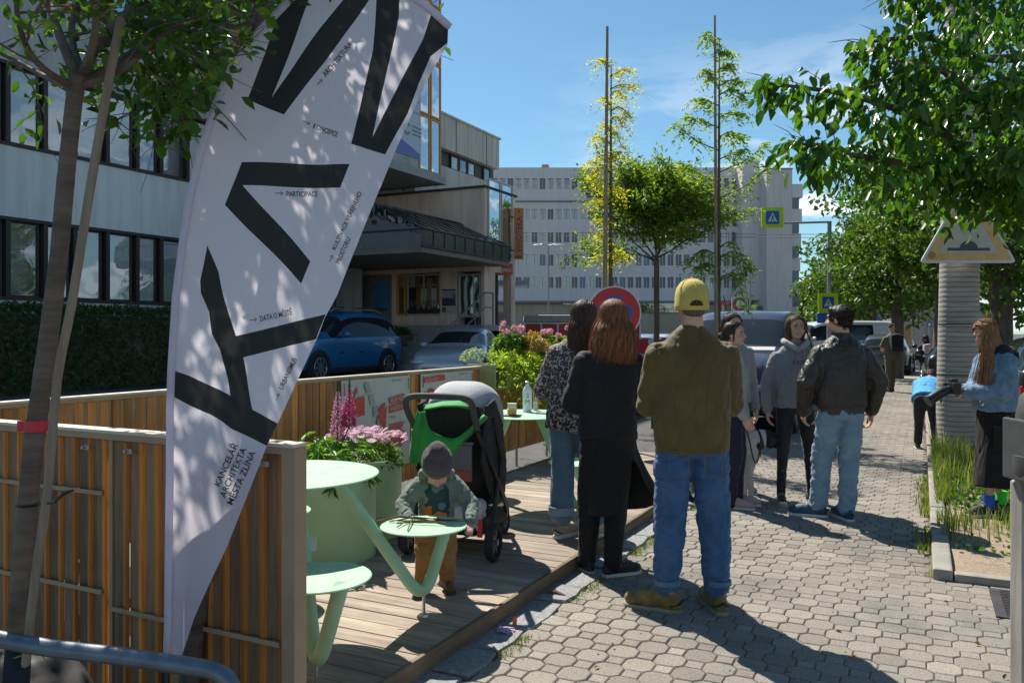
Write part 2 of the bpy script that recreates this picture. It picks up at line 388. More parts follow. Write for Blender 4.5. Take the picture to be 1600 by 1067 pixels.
rb = MB(); p0 = G(800,982); rb.add([p0+Vector((0,0,.0)), p0+RT*.022, p0+RT*.026+Vector((0,0,.05)), p0+RT*.004+Vector((0,0,.055))],[(0,1,2,3)]); rb.add([p0+Vector((0,0,.055)), p0+RT*.024+Vector((0,0,.05)), p0+RT*.035-FW*.01+Vector((0,0,.075))],[(0,1,2)]); tag(rb.build('ribbon', m_rib), 'scrap of orange ribbon sticking up by the deck edge', 'ribbon')
rb = MB(); p0 = G(790,992)
for k in range(7): a = k*.9; rb.add([p0+Vector((.0,0,.035)), p0+Vector((.05*cos(a),.05*sin(a),.03+.008*sin(k*3))), p0+Vector((.05*cos(a+.8),.05*sin(a+.8),.026))],[(0,1,2)])
tag(rb.build('wrapper', m_prp), 'crumpled purple wrapper lying by the orange ribbon', 'litter')
# drain grate
m_iron = M('cast_iron', (.05,.05,.055), .6, .3, 20, metal=.3, bump=.3, bscale=80)
gr = MB(); c0 = G(1557,945); gx, gy = c0.x, c0.y
gr.box2((gx-.02,gy-.27,.004),(gx+.03,gy+.27,.020)); gr.box2((gx+.42,gy-.27,.004),(gx+.47,gy+.27,.020)); gr.box2((gx+.03,gy-.27,.004),(gx+.42,gy-.24,.0195)); gr.box2((gx+.03,gy+.24,.004),(gx+.42,gy+.27,.0195)); gr.box2((gx+.03,gy-.24,.003),(gx+.42,gy+.24,.0125))
for k in range(15): gr.box2((gx+.031,gy-.225+k*.031,.0125),(gx+.419,gy-.208+k*.031,.019))
tag(gr.build('drain_grate', m_iron), 'square cast iron drain grate set into the pavers by the verge', 'drain grate')
# ================================================================ DECK, FENCES, TABLES
random.seed(11)
def wood_mat(name, c1, c2, rough=.75, axis='Y', gr=1.0, trans=0):
    """long grain along the given axis; tone attribute per board"""
    m, nt, b = new_mat(name); st = {'X':(1.2,22,22),'Y':(22,1.2,22),'Z':(22,22,1.2)}[axis]
    v = coords(nt, st); f = noise_tex(nt, v, 3.2*gr, 6, .6, 1.0); v2 = coords(nt, tuple(s*.12 for s in st)); f2 = noise_tex(nt, v2, 4, 3)
    v3 = coords(nt, (1,1,1)); f3 = noise_tex(nt, v3, 2.2, 3)
    o = ramp(nt, [(.28, c1), (.72, c2)], f)
    k = ramp(nt, [(.3, (.62,.62,.64)), (.7, (1.1,1.08,1.05))], f2)
    k2 = ramp(nt, [(.3, (.75,.74,.73)), (.7, (1.1,1.1,1.1))], f3)
    at = nt.nodes.new('ShaderNodeAttribute'); at.attribute_name = 'tone'
    t = ramp(nt, [(0, (.72,.70,.68)), (1, (1.15,1.12,1.08))], at.outputs['Fac'])
    nt.links.new(mulc(nt, mulc(nt, mulc(nt, o, k), k2), t), b.inputs['Base Color']); b.inputs['Roughness'].default_value = rough
    add_bump(nt, b, f, .35, .004); return m
def set_tones(o, per):       # per-face tone values
    a = o.data.attributes.new('tone','FLOAT','FACE'); a.data.foreach_set('value', per)
m_deck = wood_mat('weathered_deck_board', (.25,.208,.168), (.47,.405,.335), .8, 'X')
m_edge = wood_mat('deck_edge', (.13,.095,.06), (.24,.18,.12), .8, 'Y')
m_glow_orange = wood_mat('glow_orange_larch', (.55,.165,.022), (.92,.36,.06), .6, 'Z')  # warm glow through the gaps painted as saturated orange on every second board
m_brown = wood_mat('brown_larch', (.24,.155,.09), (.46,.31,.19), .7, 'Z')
m_orange_lit = wood_mat('orange_larch_lit', (.50,.20,.05), (.85,.42,.13), .6, 'Z'); m_brown_lit = wood_mat('brown_larch_lit', (.36,.23,.13), (.66,.46,.30), .7, 'Z')  # brighter copies for the back fence; bounced light is in their colour
DX0, DX1, DY0, DY1, DZ = -3.70, -1.955, 2.04, 9.3, .10
deck = thing('wooden_deck', 'low weathered timber deck between the slatted fence and the footpath', 'deck', (0,0,0))
db = MB(); tn = []; y = DY0
while y < DY1:
    wv = .118; e = random.uniform(-.004,.004); z = DZ+random.uniform(-.0015,.0015)
    db.box2((DX0+e, y, DZ-.024), (DX1+random.uniform(-.003,.0), y+wv, z)); tn += [min(1,max(0,random.gauss(.5,.28)))]*6
    y += wv+.007
o = db.build('deck_boards', m_deck, deck, bevel=.003); set_tones(o, tn)
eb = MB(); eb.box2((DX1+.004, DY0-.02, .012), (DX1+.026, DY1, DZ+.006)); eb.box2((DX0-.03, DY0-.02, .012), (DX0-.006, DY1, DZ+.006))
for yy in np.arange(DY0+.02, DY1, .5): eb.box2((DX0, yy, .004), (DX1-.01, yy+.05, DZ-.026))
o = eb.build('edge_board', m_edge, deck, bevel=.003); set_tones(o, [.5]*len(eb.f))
# ---------------------------------------------------------------- slatted panels
m_tan = M('tan_coated_steel', (.38,.27,.165), .55, .08, 8)
m_cream = M('cream_top_rail', (.62,.55,.44), .5, .06, 8)
m_bolt = M('galvanised_bolt', (.45,.45,.45), .4, 0, 1, metal=.8)
def slat_panel(parent, L, z0, z1, rails, mats=None, off=0):
    """zig-zag louvre boards along local x from 0..L at y=0"""
    s = MB(); tn = []; per = .039; n = int((L-.01)/per)
    for i in range(n):
        x = .006 + (i+.5)*(L-.012)/n; a = radians(-26 if i % 2 else 14)
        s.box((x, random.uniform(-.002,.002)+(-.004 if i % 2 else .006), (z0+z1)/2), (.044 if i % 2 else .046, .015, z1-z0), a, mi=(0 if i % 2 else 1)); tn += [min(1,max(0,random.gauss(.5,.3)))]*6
    o = s.build('slats', mats or [m_glow_orange, m_brown], parent, bevel=.0025); set_tones(o, tn); o.location.x = off
    r = MB()
    for zz in rails: r.box2((.015, -.030, zz-.006), (L-.015, -.024, zz+.010)); r.box2((.015, -.024, zz-.003), (L-.015, .012, zz+.001))
    o = r.build('cross_rail', m_tan, parent, bevel=.0015); o.location.x = off
def fence_frame(parent, L, ztop, joints, thick=.055, legs=()):
    f = MB()
    f.box2((0, -thick/2, ztop-.026), (L, -thick/2+.004, ztop-.004)); f.box2((0, thick/2-.004, ztop-.026), (L, thick/2, ztop-.004))
    f.build('frame', m_tan, parent)
    t = MB(); t.box2((-.006, -thick/2-.006, ztop-.004), (L+.006, thick/2+.006, ztop+.008)); t.build('top_rail', m_cream, parent, bevel=.002)
    for j, (x, z0) in enumerate(joints):
        p = MB(); hw_ = .026 if j in (0, len(joints)-1) else .009; yy_ = thick/2+.001 if hw_ > .02 else .012; p.box2((x-hw_, -yy_, z0), (x+hw_, yy_, ztop-.0045)); p.build('post', m_tan, parent, bevel=.002)
ZT = 1.15
# front barrier (perpendicular to the footpath)
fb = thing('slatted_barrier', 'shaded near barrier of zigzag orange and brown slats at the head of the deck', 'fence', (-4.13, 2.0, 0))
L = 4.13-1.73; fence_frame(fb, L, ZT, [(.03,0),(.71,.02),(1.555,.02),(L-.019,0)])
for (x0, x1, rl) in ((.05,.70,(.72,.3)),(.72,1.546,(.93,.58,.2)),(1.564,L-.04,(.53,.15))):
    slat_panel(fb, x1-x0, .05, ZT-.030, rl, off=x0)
for x in (.15,.6,.85,1.44,1.66,2.28):
    bb = MB(); bb.tube([(x,-.040,ZT-.06),(x,-.02,ZT-.06)],.006,8); bb.box((x+.012,-.028,ZT-.060),(.028,.005,.016)); bb.build('bracket', m_bolt, fb)
# long back fence along the road side
bf = thing('slatted_fence', 'long slatted timber fence with cream top rail between deck and road', 'fence', (-4.1, 2.03, 0), PI/2)
YE = XP(748, 566, -4.1).y; LB = YE-2.03
npan = 7; js = [LB*i/npan for i in range(npan+1)]
fence_frame(bf, LB, ZT, [(x, 0) for x in js])
for i in range(npan): slat_panel(bf, js[i+1]-js[i]-.024, .19, ZT-.028, (.45,.8) if i % 2 else (.6,), [m_orange_lit, m_brown_lit], off=js[i]+.012)
for o in bf.children:
    if 'rail' in o.name and 'cross' in o.name: o.scale.y = -1     # rails sit on the road side
lf = thing('low_slatted_fence', 'lower stretch of slatted fence that carries the planter boxes', 'fence', (-4.1, YE+.03, 0), PI/2)
LL = 3.4; fence_frame(lf, LL, .90, [(x,0) for x in (.02,.86,1.7,2.54,3.38)])
for i in range(4): slat_panel(lf, .80, .19, .872, (.5,), [m_orange_lit, m_brown_lit], off=.84*i+.04)
# ---------------------------------------------------------------- posters tied to the fence
m_paper = M('poster_paper', (.50,.52,.50), .5, .05, 3); m_pred = M('poster_red', (.55,.07,.045), .5, .05, 9)
m_pblue = M('poster_blue', (.05,.09,.28), .5, 0); m_porange = M('poster_orange', (.6,.25,.05), .5, 0); m_pgrey = M('poster_grey', (.33,.35,.35), .5, .1, 5); m_pdark = M('poster_ink', (.06,.07,.08), .5, 0)
def poster(px0, px1, label, art, zt=1.125, zb=.36):
    a, b_ = XP(px0, 600, -4.06), XP(px1, 600, -4.06); wv = b_.y-a.y
    t = thing('poster', label, 'poster', (-4.055, a.y, zb)); h = zt-zb
    s = MB(); n = 12
    vs = [(0.004+.006*sin(i*1.3)*cos(j), wv*i/n, h*j/6) for j in range(7) for i in range(n+1)]; vs2 = [(x-.004, y, z) for x, y, z in vs]
    fs = [(j*(n+1)+i, j*(n+1)+i+1, (j+1)*(n+1)+i+1, (j+1)*(n+1)+i) for j in range(6) for i in range(n)]; k = len(vs)
    s.add(vs, fs); s.add(vs2, [f[::-1] for f in fs]); s.build('sheet', m_paper, t, smooth=180)
    p = MB(); F = Matrix(((0,0,1,.0135),(1,0,0,0),(0,1,0,0),(0,0,0,1)))
    art(p, F, wv, h); p.build('print', [m_pred, m_pblue, m_porange, m_pgrey, m_pdark, m_paper], t)
    tb = MB()
    for yy in (.03, wv-.03): tb.tube([(.012,yy,h-.02),(.02,yy-.01,h-.06),(.012,yy+.004,h-.12)],.003,6)
    tb.build('tie', m_pdark, t); return t
def art1(p, F, wv, h):
    q = lambda pts, mi, e=0.0: p.prism([(x*wv, y*h) for x, y in pts], .0012+e, F, mi)
    q([(.06,.50),(.06,.74),(.12,.80),(.14,.72),(.13,.62),(.30,.62),(.30,.82),(.14,.80),(.20,.90),(.16,.83),(.10,.80),(.03,.62)],0)
    q([(.06,.60),(.30,.62),(.30,.82),(.06,.78)],0,.0002); q([(.14,.85),(.20,.93),(.20,.86)],0)
    q([(.50,.66),(.60,.73),(.58,.60),(.62,.70),(.60,.40),(.56,.50),(.55,.48),(.50,.50)],0)
    q([(.28,.30),(.46,.45),(.46,.47),(.27,.33)],0); q([(.40,.24),(.62,.27),(.62,.35),(.40,.32)],3)
    for i in range(5): q([(.30+.06*i,.95-.13*i),(.36+.06*i,.96-.13*i),(.40+.05*i,.86-.13*i),(.33+.05*i,.84-.13*i)],3,-.0004)
    q([(.66,.70),(.90,.72),(.90,.80),(.66,.77)],0); q([(.66,.60),(.98,.63),(.98,.715),(.66,.685)],0)
    add_text(p, 'HALEK HŘIŠTĚ', .055*h/.77, F @ Matrix.Translation((.67*wv,.715*h,0)) @ Matrix.Rotation(.05,4,'Z'), 'LEFT', .62, 5, off=.003)
    add_text(p, 'NA JIŽNÍCH SVAZÍCH', .055*h/.77, F @ Matrix.Translation((.67*wv,.625*h,0)) @ Matrix.Rotation(.05,4,'Z'), 'LEFT', .52, 5, off=.003)
    add_text(p, 'ZAHÁJENÍ', .03, F @ Matrix.Translation((.66*wv,.54*h,0)), 'LEFT', .7, 0, off=.002)
    for i in range(9): q([(.66,.20+.032*i),(.86+.05*((i*7)%3)/3,.205+.032*i),(.86+.05*((i*7)%3)/3,.226+.032*i),(.66,.221+.032*i)],0)
    add_text(p, 'JUŽNÍ SVAHY 1', .028, F @ Matrix.Translation((.70*wv,.945*h,0)), 'LEFT', .8, 4, off=.002)
def art2(p, F, wv, h):
    q = lambda pts, mi, e=0.0: p.prism([(x*wv, y*h) for x, y in pts], .0012+e, F, mi)
    q([(.04,.90),(.42,.91),(.42,.975),(.04,.965)],0)
    add_text(p, 'SOUTĚŽNÍ NÁVRHY', .045, F @ Matrix.Translation((.055*wv,.91*h,0)) @ Matrix.Rotation(.02,4,'Z'), 'LEFT', .6, 5, off=.003)
    add_text(p, 'JIŽNÍ SVAHY 1    1–23', .026, F @ Matrix.Translation((.70*wv,.955*h,0)), 'LEFT', .7, 4, off=.002)
    for cx, cy, r, mi in ((.17,.70,.085,0),(.42,.71,.085,1),(.76,.76,.085,2),(.16,.45,.085,0),(.42,.44,.085,2),(.76,.48,.085,1)):
        arc = [(cx*wv+r*1.0*math.cos(a), cy*h+r*1.25*math.sin(a)) for a in np.linspace(-.6,PI+.6,22)]
        arc2 = [(cx*wv+r*.68*math.cos(a), cy*h+r*.9*math.sin(a)) for a in np.linspace(PI+.6,-.6,22)]
        p.prism(arc+arc2, .0012, F, mi)
        p.prism([(cx*wv+.03*math.cos(a), cy*h-.02+.05*math.sin(a)) for a in np.linspace(0,2*PI,12,endpoint=False)], .0012, F, 2 if mi != 2 else 0)
        p.prism([(cx*wv-.10+.012*math.cos(a), cy*h+.07+.012*math.sin(a)) for a in np.linspace(0,2*PI,12,endpoint=False)], .0012, F, 0)
poster(532, 639, 'white poster with red angular arrow shapes and a red block of text', art1)
poster(656, 738, 'white poster with coloured arches in rows behind the pushchair', art2, 1.125, .33)
# ---------------------------------------------------------------- mint green tables
m_mint = M('mint_powder_coat', (.35,.58,.39), .45, .09, 9, bump=.08, bscale=300, spec=.4)
m_steel = M('brushed_steel', (.5,.5,.5), .3, .05, 40, metal=.9)
mnt = m_mint.node_tree; sc_n = noise_tex(mnt, coords(mnt,(1,9,1)), 14, 6, .7); mnt.links.new(ramp(mnt,[(.35,(.33,.33,.33)),(.62,(.62,.62,.62))],sc_n), mnt.nodes['Principled BSDF'].inputs['Roughness'])
def disc(r, t=.008, seg=64):
    return [(0,-t),(r-.003,-t),(r,-t+.003),(r,-.003),(r-.003,0),(0,0)]
def mint_table(cx, cy, rot, label, dist=.65, R=.41, r=.215):
    t = thing('picnic_table', label, 'table', (cx, cy, DZ), rot, 'mint green round tables with joined stools')
    MB().lathe(disc(R), (0,0,.75), 72).build('tabletop', m_mint, t, smooth=35)
    for k in range(4):
        a = k*PI/2; d = Vector((cos(a), sin(a), 0)); pd = Vector((-sin(a), cos(a), 0))
        MB().lathe(disc(r), tuple(d*dist+Vector((0,0,.45))), 48).build('stool_seat', m_mint, t, smooth=35)
        base = d*(dist+.0)+Vector((0,0,.065)); p0 = d*.20+Vector((0,0,.735)); p2 = d*dist+(d*cos(.4)+pd*sin(.4))*.165+Vector((0,0,.447))
        path = []; da = (p0-base).normalized(); dc = (p2-base).normalized(); q = .14
        path.append(p0); A = base+da*q; Cc = base+dc*q; path.append(p0.lerp(A,.5))
        for i in range(9):
            s_ = i/8; path.append(A*(1-s_)**2+base*2*s_*(1-s_)+Cc*s_**2)
        path.append(p2)
        MB().tube(path, .030, 18, hint=pd).build('leg', m_mint, t, smooth=40)
        zb = min(p.z for p in path)-.03
        MB().lathe([(0,zb+.005),(.008,zb+.005),(.008,.018),(.022,.012),(.026,.0),(0,0)], tuple(Vector((d*dist).to_tuple())+Vector((d.x*.0,d.y*.0,0))), 16).build('foot', m_steel, t, smooth=40)
    return t
tc1 = cw(-1.03, 3.82, 0); s1 = cw(-.437, 4.085, 0); ang = math.atan2(s1.y-tc1.y, s1.x-tc1.x)
mint_table(tc1.x, tc1.y, ang, 'mint green round table with stools beside the near barrier')
tc2 = cw(.10, 6.62, 0); mint_table(tc2.x, tc2.y, ang+radians(12), 'mint green round table carrying a bottle, behind the pushchair')
# twigs on the stool
tw = MB(); rt = random.Random(5); sc_ = W(662,820,4.085)
for k in range(8):
    a = rt.uniform(-.5,.5)+(.0 if k < 6 else 1.4); c = Vector((sc_.x, sc_.y, DZ+.458)) + RT*rt.uniform(-.12,.05) + FW*rt.uniform(.0,.08); L_ = rt.uniform(.09,.19)
    dv = RT*cos(a)+FW*sin(a); tw.tube([c-dv*L_, c-dv*L_*.3+Vector((0,0,rt.uniform(.0,.02)))+FW*rt.uniform(-.02,.02), c+dv*L_*.5+Vector((0,0,rt.uniform(0,.012))), c+dv*L_+Vector((0,0,.001))], [.003,.0035,.003,.0015], 6)
tag(tw.build('twigs', m_bark, smooth=60), 'small heap of dry twigs on the stool in front of the toddler', 'twigs')
pw = MB(); p_ = G(474,862,DZ+.46); pw.add([p_, p_+RT*.05+FW*.02, p_+RT*.04+FW*.08+UP*.05, p_-RT*.01+FW*.06+UP*.045],[(0,1,2,3)]); tag(pw.build('paper', M('paper_white',(.65,.66,.68),.6,.03)), 'folded white paper standing on the stool by the near barrier', 'paper')
# bottle, cup and tray on the far table
def at2(px, py, z=DZ+.752): p = G(px, py, z); return Vector((p.x, p.y, z))
m_white = M('white_enamel', (.72,.74,.76), .3, .02, 3); m_glass, nt, b = new_mat('clear_glass'); b.inputs['Transmission Weight'].default_value = .9; b.inputs['Roughness'].default_value = .05; b.inputs['Base Color'].default_value = (.9,.95,.93,1)
p = at2(824,643); bt = thing('water_bottle', 'white metal bottle with dark numerals on the far mint table', 'bottle', p)
MB().lathe([(0,0),(.036,0),(.038,.006),(.038,.17),(.030,.195),(.018,.212),(.018,.222),(0,.222)], (0,0,0), 24).build('body', m_white, bt, smooth=40)
MB().lathe([(0,.222),(.020,.222),(.020,.247),(.016,.250),(0,.250)], (0,0,0), 20).build('cap', m_steel, bt, smooth=40)
tb = MB(); Fm = frame(-FW*.0385+Vector((0,0,.10)), RT, UP)
vs, fs = text_mesh('3', .055, 'CENTER'); tb.add([Vector((0,0,.115+y)) + RT*(.0388*sin(x/.0388)) - FW*(.0388*cos(x/.0388)) for x, y in vs], fs)
vs, fs = text_mesh('M', .055, 'CENTER'); tb.add([Vector((0,0,.065+y)) + RT*(.0388*sin(x/.0388)) - FW*(.0388*cos(x/.0388)) for x, y in vs], fs)
tb.build('lettering', m_pdark, bt)
p = at2(837,641); gl = thing('straw_glass', 'small glass with pale wooden sticks beside the white bottle', 'glass', p)
MB().lathe([(0,0),(.022,0),(.027,.075),(.025,.075),(.020,.006),(0,.006)], (0,0,0), 18).build('glass_body', m_glass, gl, smooth=40)
sm = MB(); m_stick = M('pale_stick', (.6,.48,.3), .7, .05)
for k in range(4): a = k*1.7; sm.tube([(.006*cos(a),.006*sin(a),.008),(.024*cos(a),.022*sin(a),.15+.01*k)],.003,6)
sm.build('stick', m_stick, gl)
p = at2(800,650); tr = thing('snack_tray', 'dark little tray with stacked pale tubs on the far mint table', 'tray', p)
MB().box2((-.062,-.05,0),(.062,.05,.012)).build('tray_base', m_pdark, tr, bevel=.004)
m_tub = M('translucent_tub', (.65,.60,.42), .35, .05); m_food = M('orange_food', (.65,.24,.04), .6, .2, 60)
MB().lathe([(0,.013),(.034,.013),(.038,.05),(0,.05)],(0,0,0),20).build('food_tub', m_food, tr, smooth=40)
MB().lathe([(0,.052),(.038,.052),(.040,.056),(.036,.058),(.033,.09),(.038,.094),(.038,.10),(0,.10)],(0,0,0),20).build('pale_tub', m_tub, tr, smooth=40)
p = at2(848,646); MBx = MB(); MBx.box2((-.05,-.035,.001),(.05,.035,.010)); o = MBx.build('sunglasses_case', M('grey_case',(.2,.22,.25),.4,0), bevel=.004); o.location = p; tag(o, 'flat grey case lying near the bottle on the far table', 'case')
# ---------------------------------------------------------------- tubs with flowers
m_tubg = M('green_tub_steel', (.42,.64,.36), .5, .05, 4)
m_lfb = leaf_mat('lupin_leaf', (.05,.13,.02), (.15,.33,.04), .4, .45, (.30,.46,.06))
m_pink = leaf_mat('pink_petal', (.62,.22,.38), (.82,.48,.62), .3, .6, (.9,.72,.78), (1,1,1))
m_magenta = leaf_mat('magenta_petal', (.50,.05,.22), (.72,.14,.36), .3, .6, (.8,.40,.5), (1,1,1))
m_palep = leaf_mat('pale_pink_petal', (.68,.24,.32), (.85,.50,.56), .3, .6, (.9,.78,.78), (1,1,1))
def tub(px, d, r, label):
    c = cw((px-800)/FPX*d, d, 0); t = thing('planter_tub', label, 'planter', (c.x, c.y, DZ), 0, 'green steel planter tubs')
    MB().lathe([(r,0),(r,.53),(r-.006,.535),(r-.012,.53),(r-.012,.47),(0,.48)],(0,0,0),64).build('tub_wall', m_tubg, t, smooth=35)
    s = MB(); s.box((-.04,-r-.0008,.265),(.004,.003,.525)); s.build('seam', m_pdark, t); t.children[-1].rotation_euler = (0,0,radians(30))
    MB().lathe([(0,.500),(r*.6,.496),(r-.014,.485)],(0,0,0),24).build('soil', m_soil, t); return Vector((c.x,c.y,DZ))
t1 = tub(560, 5.78, .30, 'farther green tub, with pink daisies, by the fence'); t2 = tub(512, 5.22, .30, 'nearer green tub, with tall lupins, behind the round table')
def foliage_ball(c, r, n, size, seed, squash=.6, **k):
    r_ = np.random.default_rng(seed); d = r_.normal(size=(n,3)); d /= np.linalg.norm(d,axis=1)[:,None]; d[:,2] = np.abs(d[:,2])*1.0-.15
    rr = r_.uniform(.35,1,n)[:,None]**.6; p = np.array(c)+d*rr*np.array([r,r,r*squash])
    nz = np.array([noise.noise(Vector((q*6).tolist())) for q in p]); keep = nz > -.25
    return leaves_mesh('f', p[keep], r_.uniform(.6,1.2,keep.sum())*size, dirs=d[keep]*1.1, rgen=r_, **k)
# lupin plant
lp = thing('lupin_plant', 'lupins with two tall flower spikes, pink and magenta, in the nearer tub', 'plant', (0,0,0))
cpos = t2+Vector((0,0,.50)); P = []; D = []; S = []; rl = random.Random(4); st = MB()
for k in range(95):                                               # palmate leaves: radiating leaflets
    a = rl.uniform(0,2*PI); e = rl.uniform(-.35,1.2); rr = rl.uniform(.12,.36); hub = cpos + Vector((cos(a)*rr*cos(e)*1.0, sin(a)*rr*cos(e), rr*sin(e)*.75+.02)); st.tube([cpos+Vector((cos(a)*.05,sin(a)*.05,0)), cpos.lerp(hub,.6)+Vector((0,0,.04)), hub],.003,5)
    nrm = Vector((cos(a)*.6, sin(a)*.6, .8)).normalized(); u = nrm.orthogonal().normalized(); v_ = nrm.cross(u)
    for j in range(9):
        b2 = 2*PI*j/9; P.append(hub); D.append((u*cos(b2)+v_*sin(b2)+nrm*-.1)*3); S.append(rl.uniform(.06,.095))
link(leaves_mesh('lupin_leaves', np.array([p[:] for p in P]), np.array(S), .1, .28, np.array([d[:] for d in D]), jitter=.25, rgen=np.random.default_rng(2)), 'foliage', m_lfb, lp)
for px, y0, y1, mm, nm in ((527,690,610,m_pink,'pale pink flower spike'),(545,668,605,m_magenta,'magenta flower spike')):
    d = 5.25; a, b_ = W(px, y0, d), W(px+1, y1, d); n = 900; u = np.random.default_rng(px).uniform(0,1,n); th = np.random.default_rng(px+1).uniform(0,2*PI,n)
    rad = .036*(1-u**2.2)*(.75+.25*np.sin(u*90))+.003; p = np.array(a[:])+u[:,None]*(np.array(b_[:])-np.array(a[:])) + np.stack([np.cos(th)*rad, np.sin(th)*rad, np.zeros(n)],1)
    fo = link(leaves_mesh('spike', p, .018*(1.15-u*.8), -.1, .8, np.stack([np.cos(th),np.sin(th),np.full(n,.3)],1)*1.5, rgen=np.random.default_rng(9)), 'flower_spike', mm, lp); fo['label'] = nm
    st.tube([cpos+Vector((0,0,0)), a, b_],.005,6)
    tp = b_; st.tube([b_, b_+Vector((0,0,.06))],[.010,.002],6)
st.build('stems', m_lfb, lp)
# daisies
dp = thing('daisy_plant', 'bushy plant with a flat head of pink daisies in the farther tub', 'plant', (0,0,0)); c1 = t1+Vector((.02,-.02,.50))
link(foliage_ball((c1+RT*.06+Vector((0,0,.02)))[:], .25, 2600, .04, 5, .75, width=.3), 'foliage', leaf_mat('daisy_leaf',(.06,.13,.03),(.16,.30,.07),.4,.5), dp)
fl = MB(); rf = random.Random(8); tn = []
for k in range(95):
    a = rf.uniform(0,2*PI); rr = .27*math.sqrt(rf.random()); c = c1 + RT*(.05+cos(a)*rr) + FW*(sin(a)*rr*.8) + Vector((0,0,.215-.7*rr*rr+rf.uniform(-.02,.03)))
    nrm = Vector((rf.gauss(0,.4),rf.gauss(0,.4)-.3,1)).normalized(); u = nrm.orthogonal().normalized(); v_ = nrm.cross(u); R_ = rf.uniform(.020,.028)
    for j in range(11):
        b0, b1 = 2*PI*j/11-.2, 2*PI*j/11+.2; fl.add([c, c+(u*cos(b0)+v_*sin(b0))*R_, c+(u*cos((b0+b1)/2)+v_*sin((b0+b1)/2))*R_*1.15+nrm*.002, c+(u*cos(b1)+v_*sin(b1))*R_], [(0,1,2,3)]); tn.append(min(1,max(0,rf.gauss(.55,.3))))
o = fl.build('flower_heads', m_pink, dp); set_tones(o, tn)
# ---------------------------------------------------------------- planter boxes on the low fence
m_olive = M('olive_box', (.36,.38,.17), .5, .06, 5); m_blackp = M('black_plastic', (.018,.018,.02), .45, .1, 20)
bx = thing('planter_box', 'olive green open planter box with a black pot on the low fence', 'planter box', (-4.1, YE+.05, .912))
for a, b_, nm in (((-.17,0,0),(.17,.46,.014),'floor_board'),((-.17,0,.0145),(.17,.014,.26),'side_board'),((-.17,.446,.0145),(.17,.46,.26),'side_board'),((-.17,.015,.0145),(-.156,.445,.26),'back_board'),((.156,.28,.0145),(.17,.445,.26),'front_board')):
    MB().box2(a,b_).build(nm, m_olive, bx, bevel=.002)
MB().lathe([(0,.016),(.105,.016),(.118,.20),(.124,.20),(.124,.222),(.110,.222),(.104,.2),(0,.2)],(.01,.145,0),28).build('pot', m_blackp, bx, smooth=40)
bx2 = thing('planter_box', 'long olive planter box almost hidden by the feathery green plant', 'planter box', (-4.1, YE+.60, .912))
for a, b_, nm in (((-.17,0,0),(.17,2.2,.014),'floor_board'),((-.17,0,.0145),(.17,.014,.26),'side_board'),((-.17,2.186,.0145),(.17,2.2,.26),'side_board'),((-.17,.015,.0145),(-.156,2.185,.26),'back_board'),((.156,.015,.0145),(.17,2.185,.26),'front_board')):
    MB().box2(a,b_).build(nm, m_olive, bx2, bevel=.002)
m_feather = leaf_mat('feathery_leaf', (.24,.34,.04), (.48,.62,.09), .55, .5, (.70,.72,.18)); m_geran = leaf_mat('geranium_leaf', (.08,.18,.03), (.24,.38,.07), .45, .5)
fp = thing('feathery_plant', 'large feathery yellow green plant spilling over the planter box', 'plant', (0,0,0)); P = []; Dd = []; rr = random.Random(12); stm = MB()
for k in range(560):
    y0 = YE+.42+rr.random()*2.4; base = Vector((-4.05+rr.random()*.12, y0, 1.15)); a = rr.uniform(0,2*PI); L_ = rr.uniform(.18,.46); out = Vector((cos(a)*.8+.45, sin(a)*.7, rr.uniform(.1,1.1))).normalized()
    pts = [base+out*L_*s_+Vector((0,0,-.75*L_*(s_**2.4))) for s_ in np.linspace(0,1.5,9)]; stm.tube(pts,.0018,4,cap=False)
    for i, q in enumerate(pts[2:]):
        for j in range(9): P.append((q+Vector((rr.gauss(0,.02),rr.gauss(0,.02),rr.gauss(0,.02))))[:])
link(leaves_mesh('feathers', np.array(P), np.random.default_rng(4).uniform(.026,.060,len(P)), .2, .22, jitter=1.0), 'foliage', m_feather, fp); stm.build('stems', m_feather, fp)
def geranium(px, py, d, r, seed, label, n=1400):
    g_ = thing('geranium_plant', label, 'plant', (0,0,0), 0, 'flowering plants in the planter boxes'); c = W(px, py, d)
    link(foliage_ball(c[:], r, n, .05, seed, .9, width=.8), 'foliage', m_geran, g_)
    r_ = np.random.default_rng(seed+1)
    for k in range(6):
        h = c+RT*float(r_.uniform(-r*.8,r*.8))+FW*float(r_.uniform(-.15,.1))+UP*float(r*.75+r_.uniform(.0,.10)); dd = r_.normal(size=(70,3)); dd /= np.linalg.norm(dd,axis=1)[:,None]; link(leaves_mesh('petals', np.array(h[:])+dd*.028, .022, 0, .9, jitter=1), 'flower_head', m_palep, g_)
geranium(797, 541, 9.2, .20, 21, 'geranium with pink flower heads at the left end of the planter box'); geranium(868, 548, 9.5, .22, 23, 'geranium with pink flower heads beside the leopard print shirt')
rp = thing('copper_shrub', 'low copper and orange leaved shrub between the two geraniums', 'plant'); link(foliage_ball(W(832,545,9.3)[:], .22, 1500, .04, 31, 1.0, width=.5), 'foliage', leaf_mat('copper_leaf',(.28,.17,.05),(.5,.30,.10),.4,.5,(.35,.42,.12)), rp)
pp = thing('silver_plant', 'pale silvery trailing plant at the near end of the planter box', 'plant'); link(foliage_ball(W(742,560,8.9)[:], .16, 900, .03, 41, .8, width=.5), 'foliage', leaf_mat('silver_leaf',(.28,.36,.26),(.5,.58,.46),.3,.5), pp)
gp = thing('green_shrub', 'fresh green leafy plant rising behind the olive box', 'plant'); link(foliage_ball(W(792,556,9.35)[:], .20, 1300, .05, 43, .9, width=.6), 'foliage', leaf_mat('fresh_leaf',(.14,.25,.04),(.30,.46,.08),.45,.5,(.55,.6,.3)), gp)
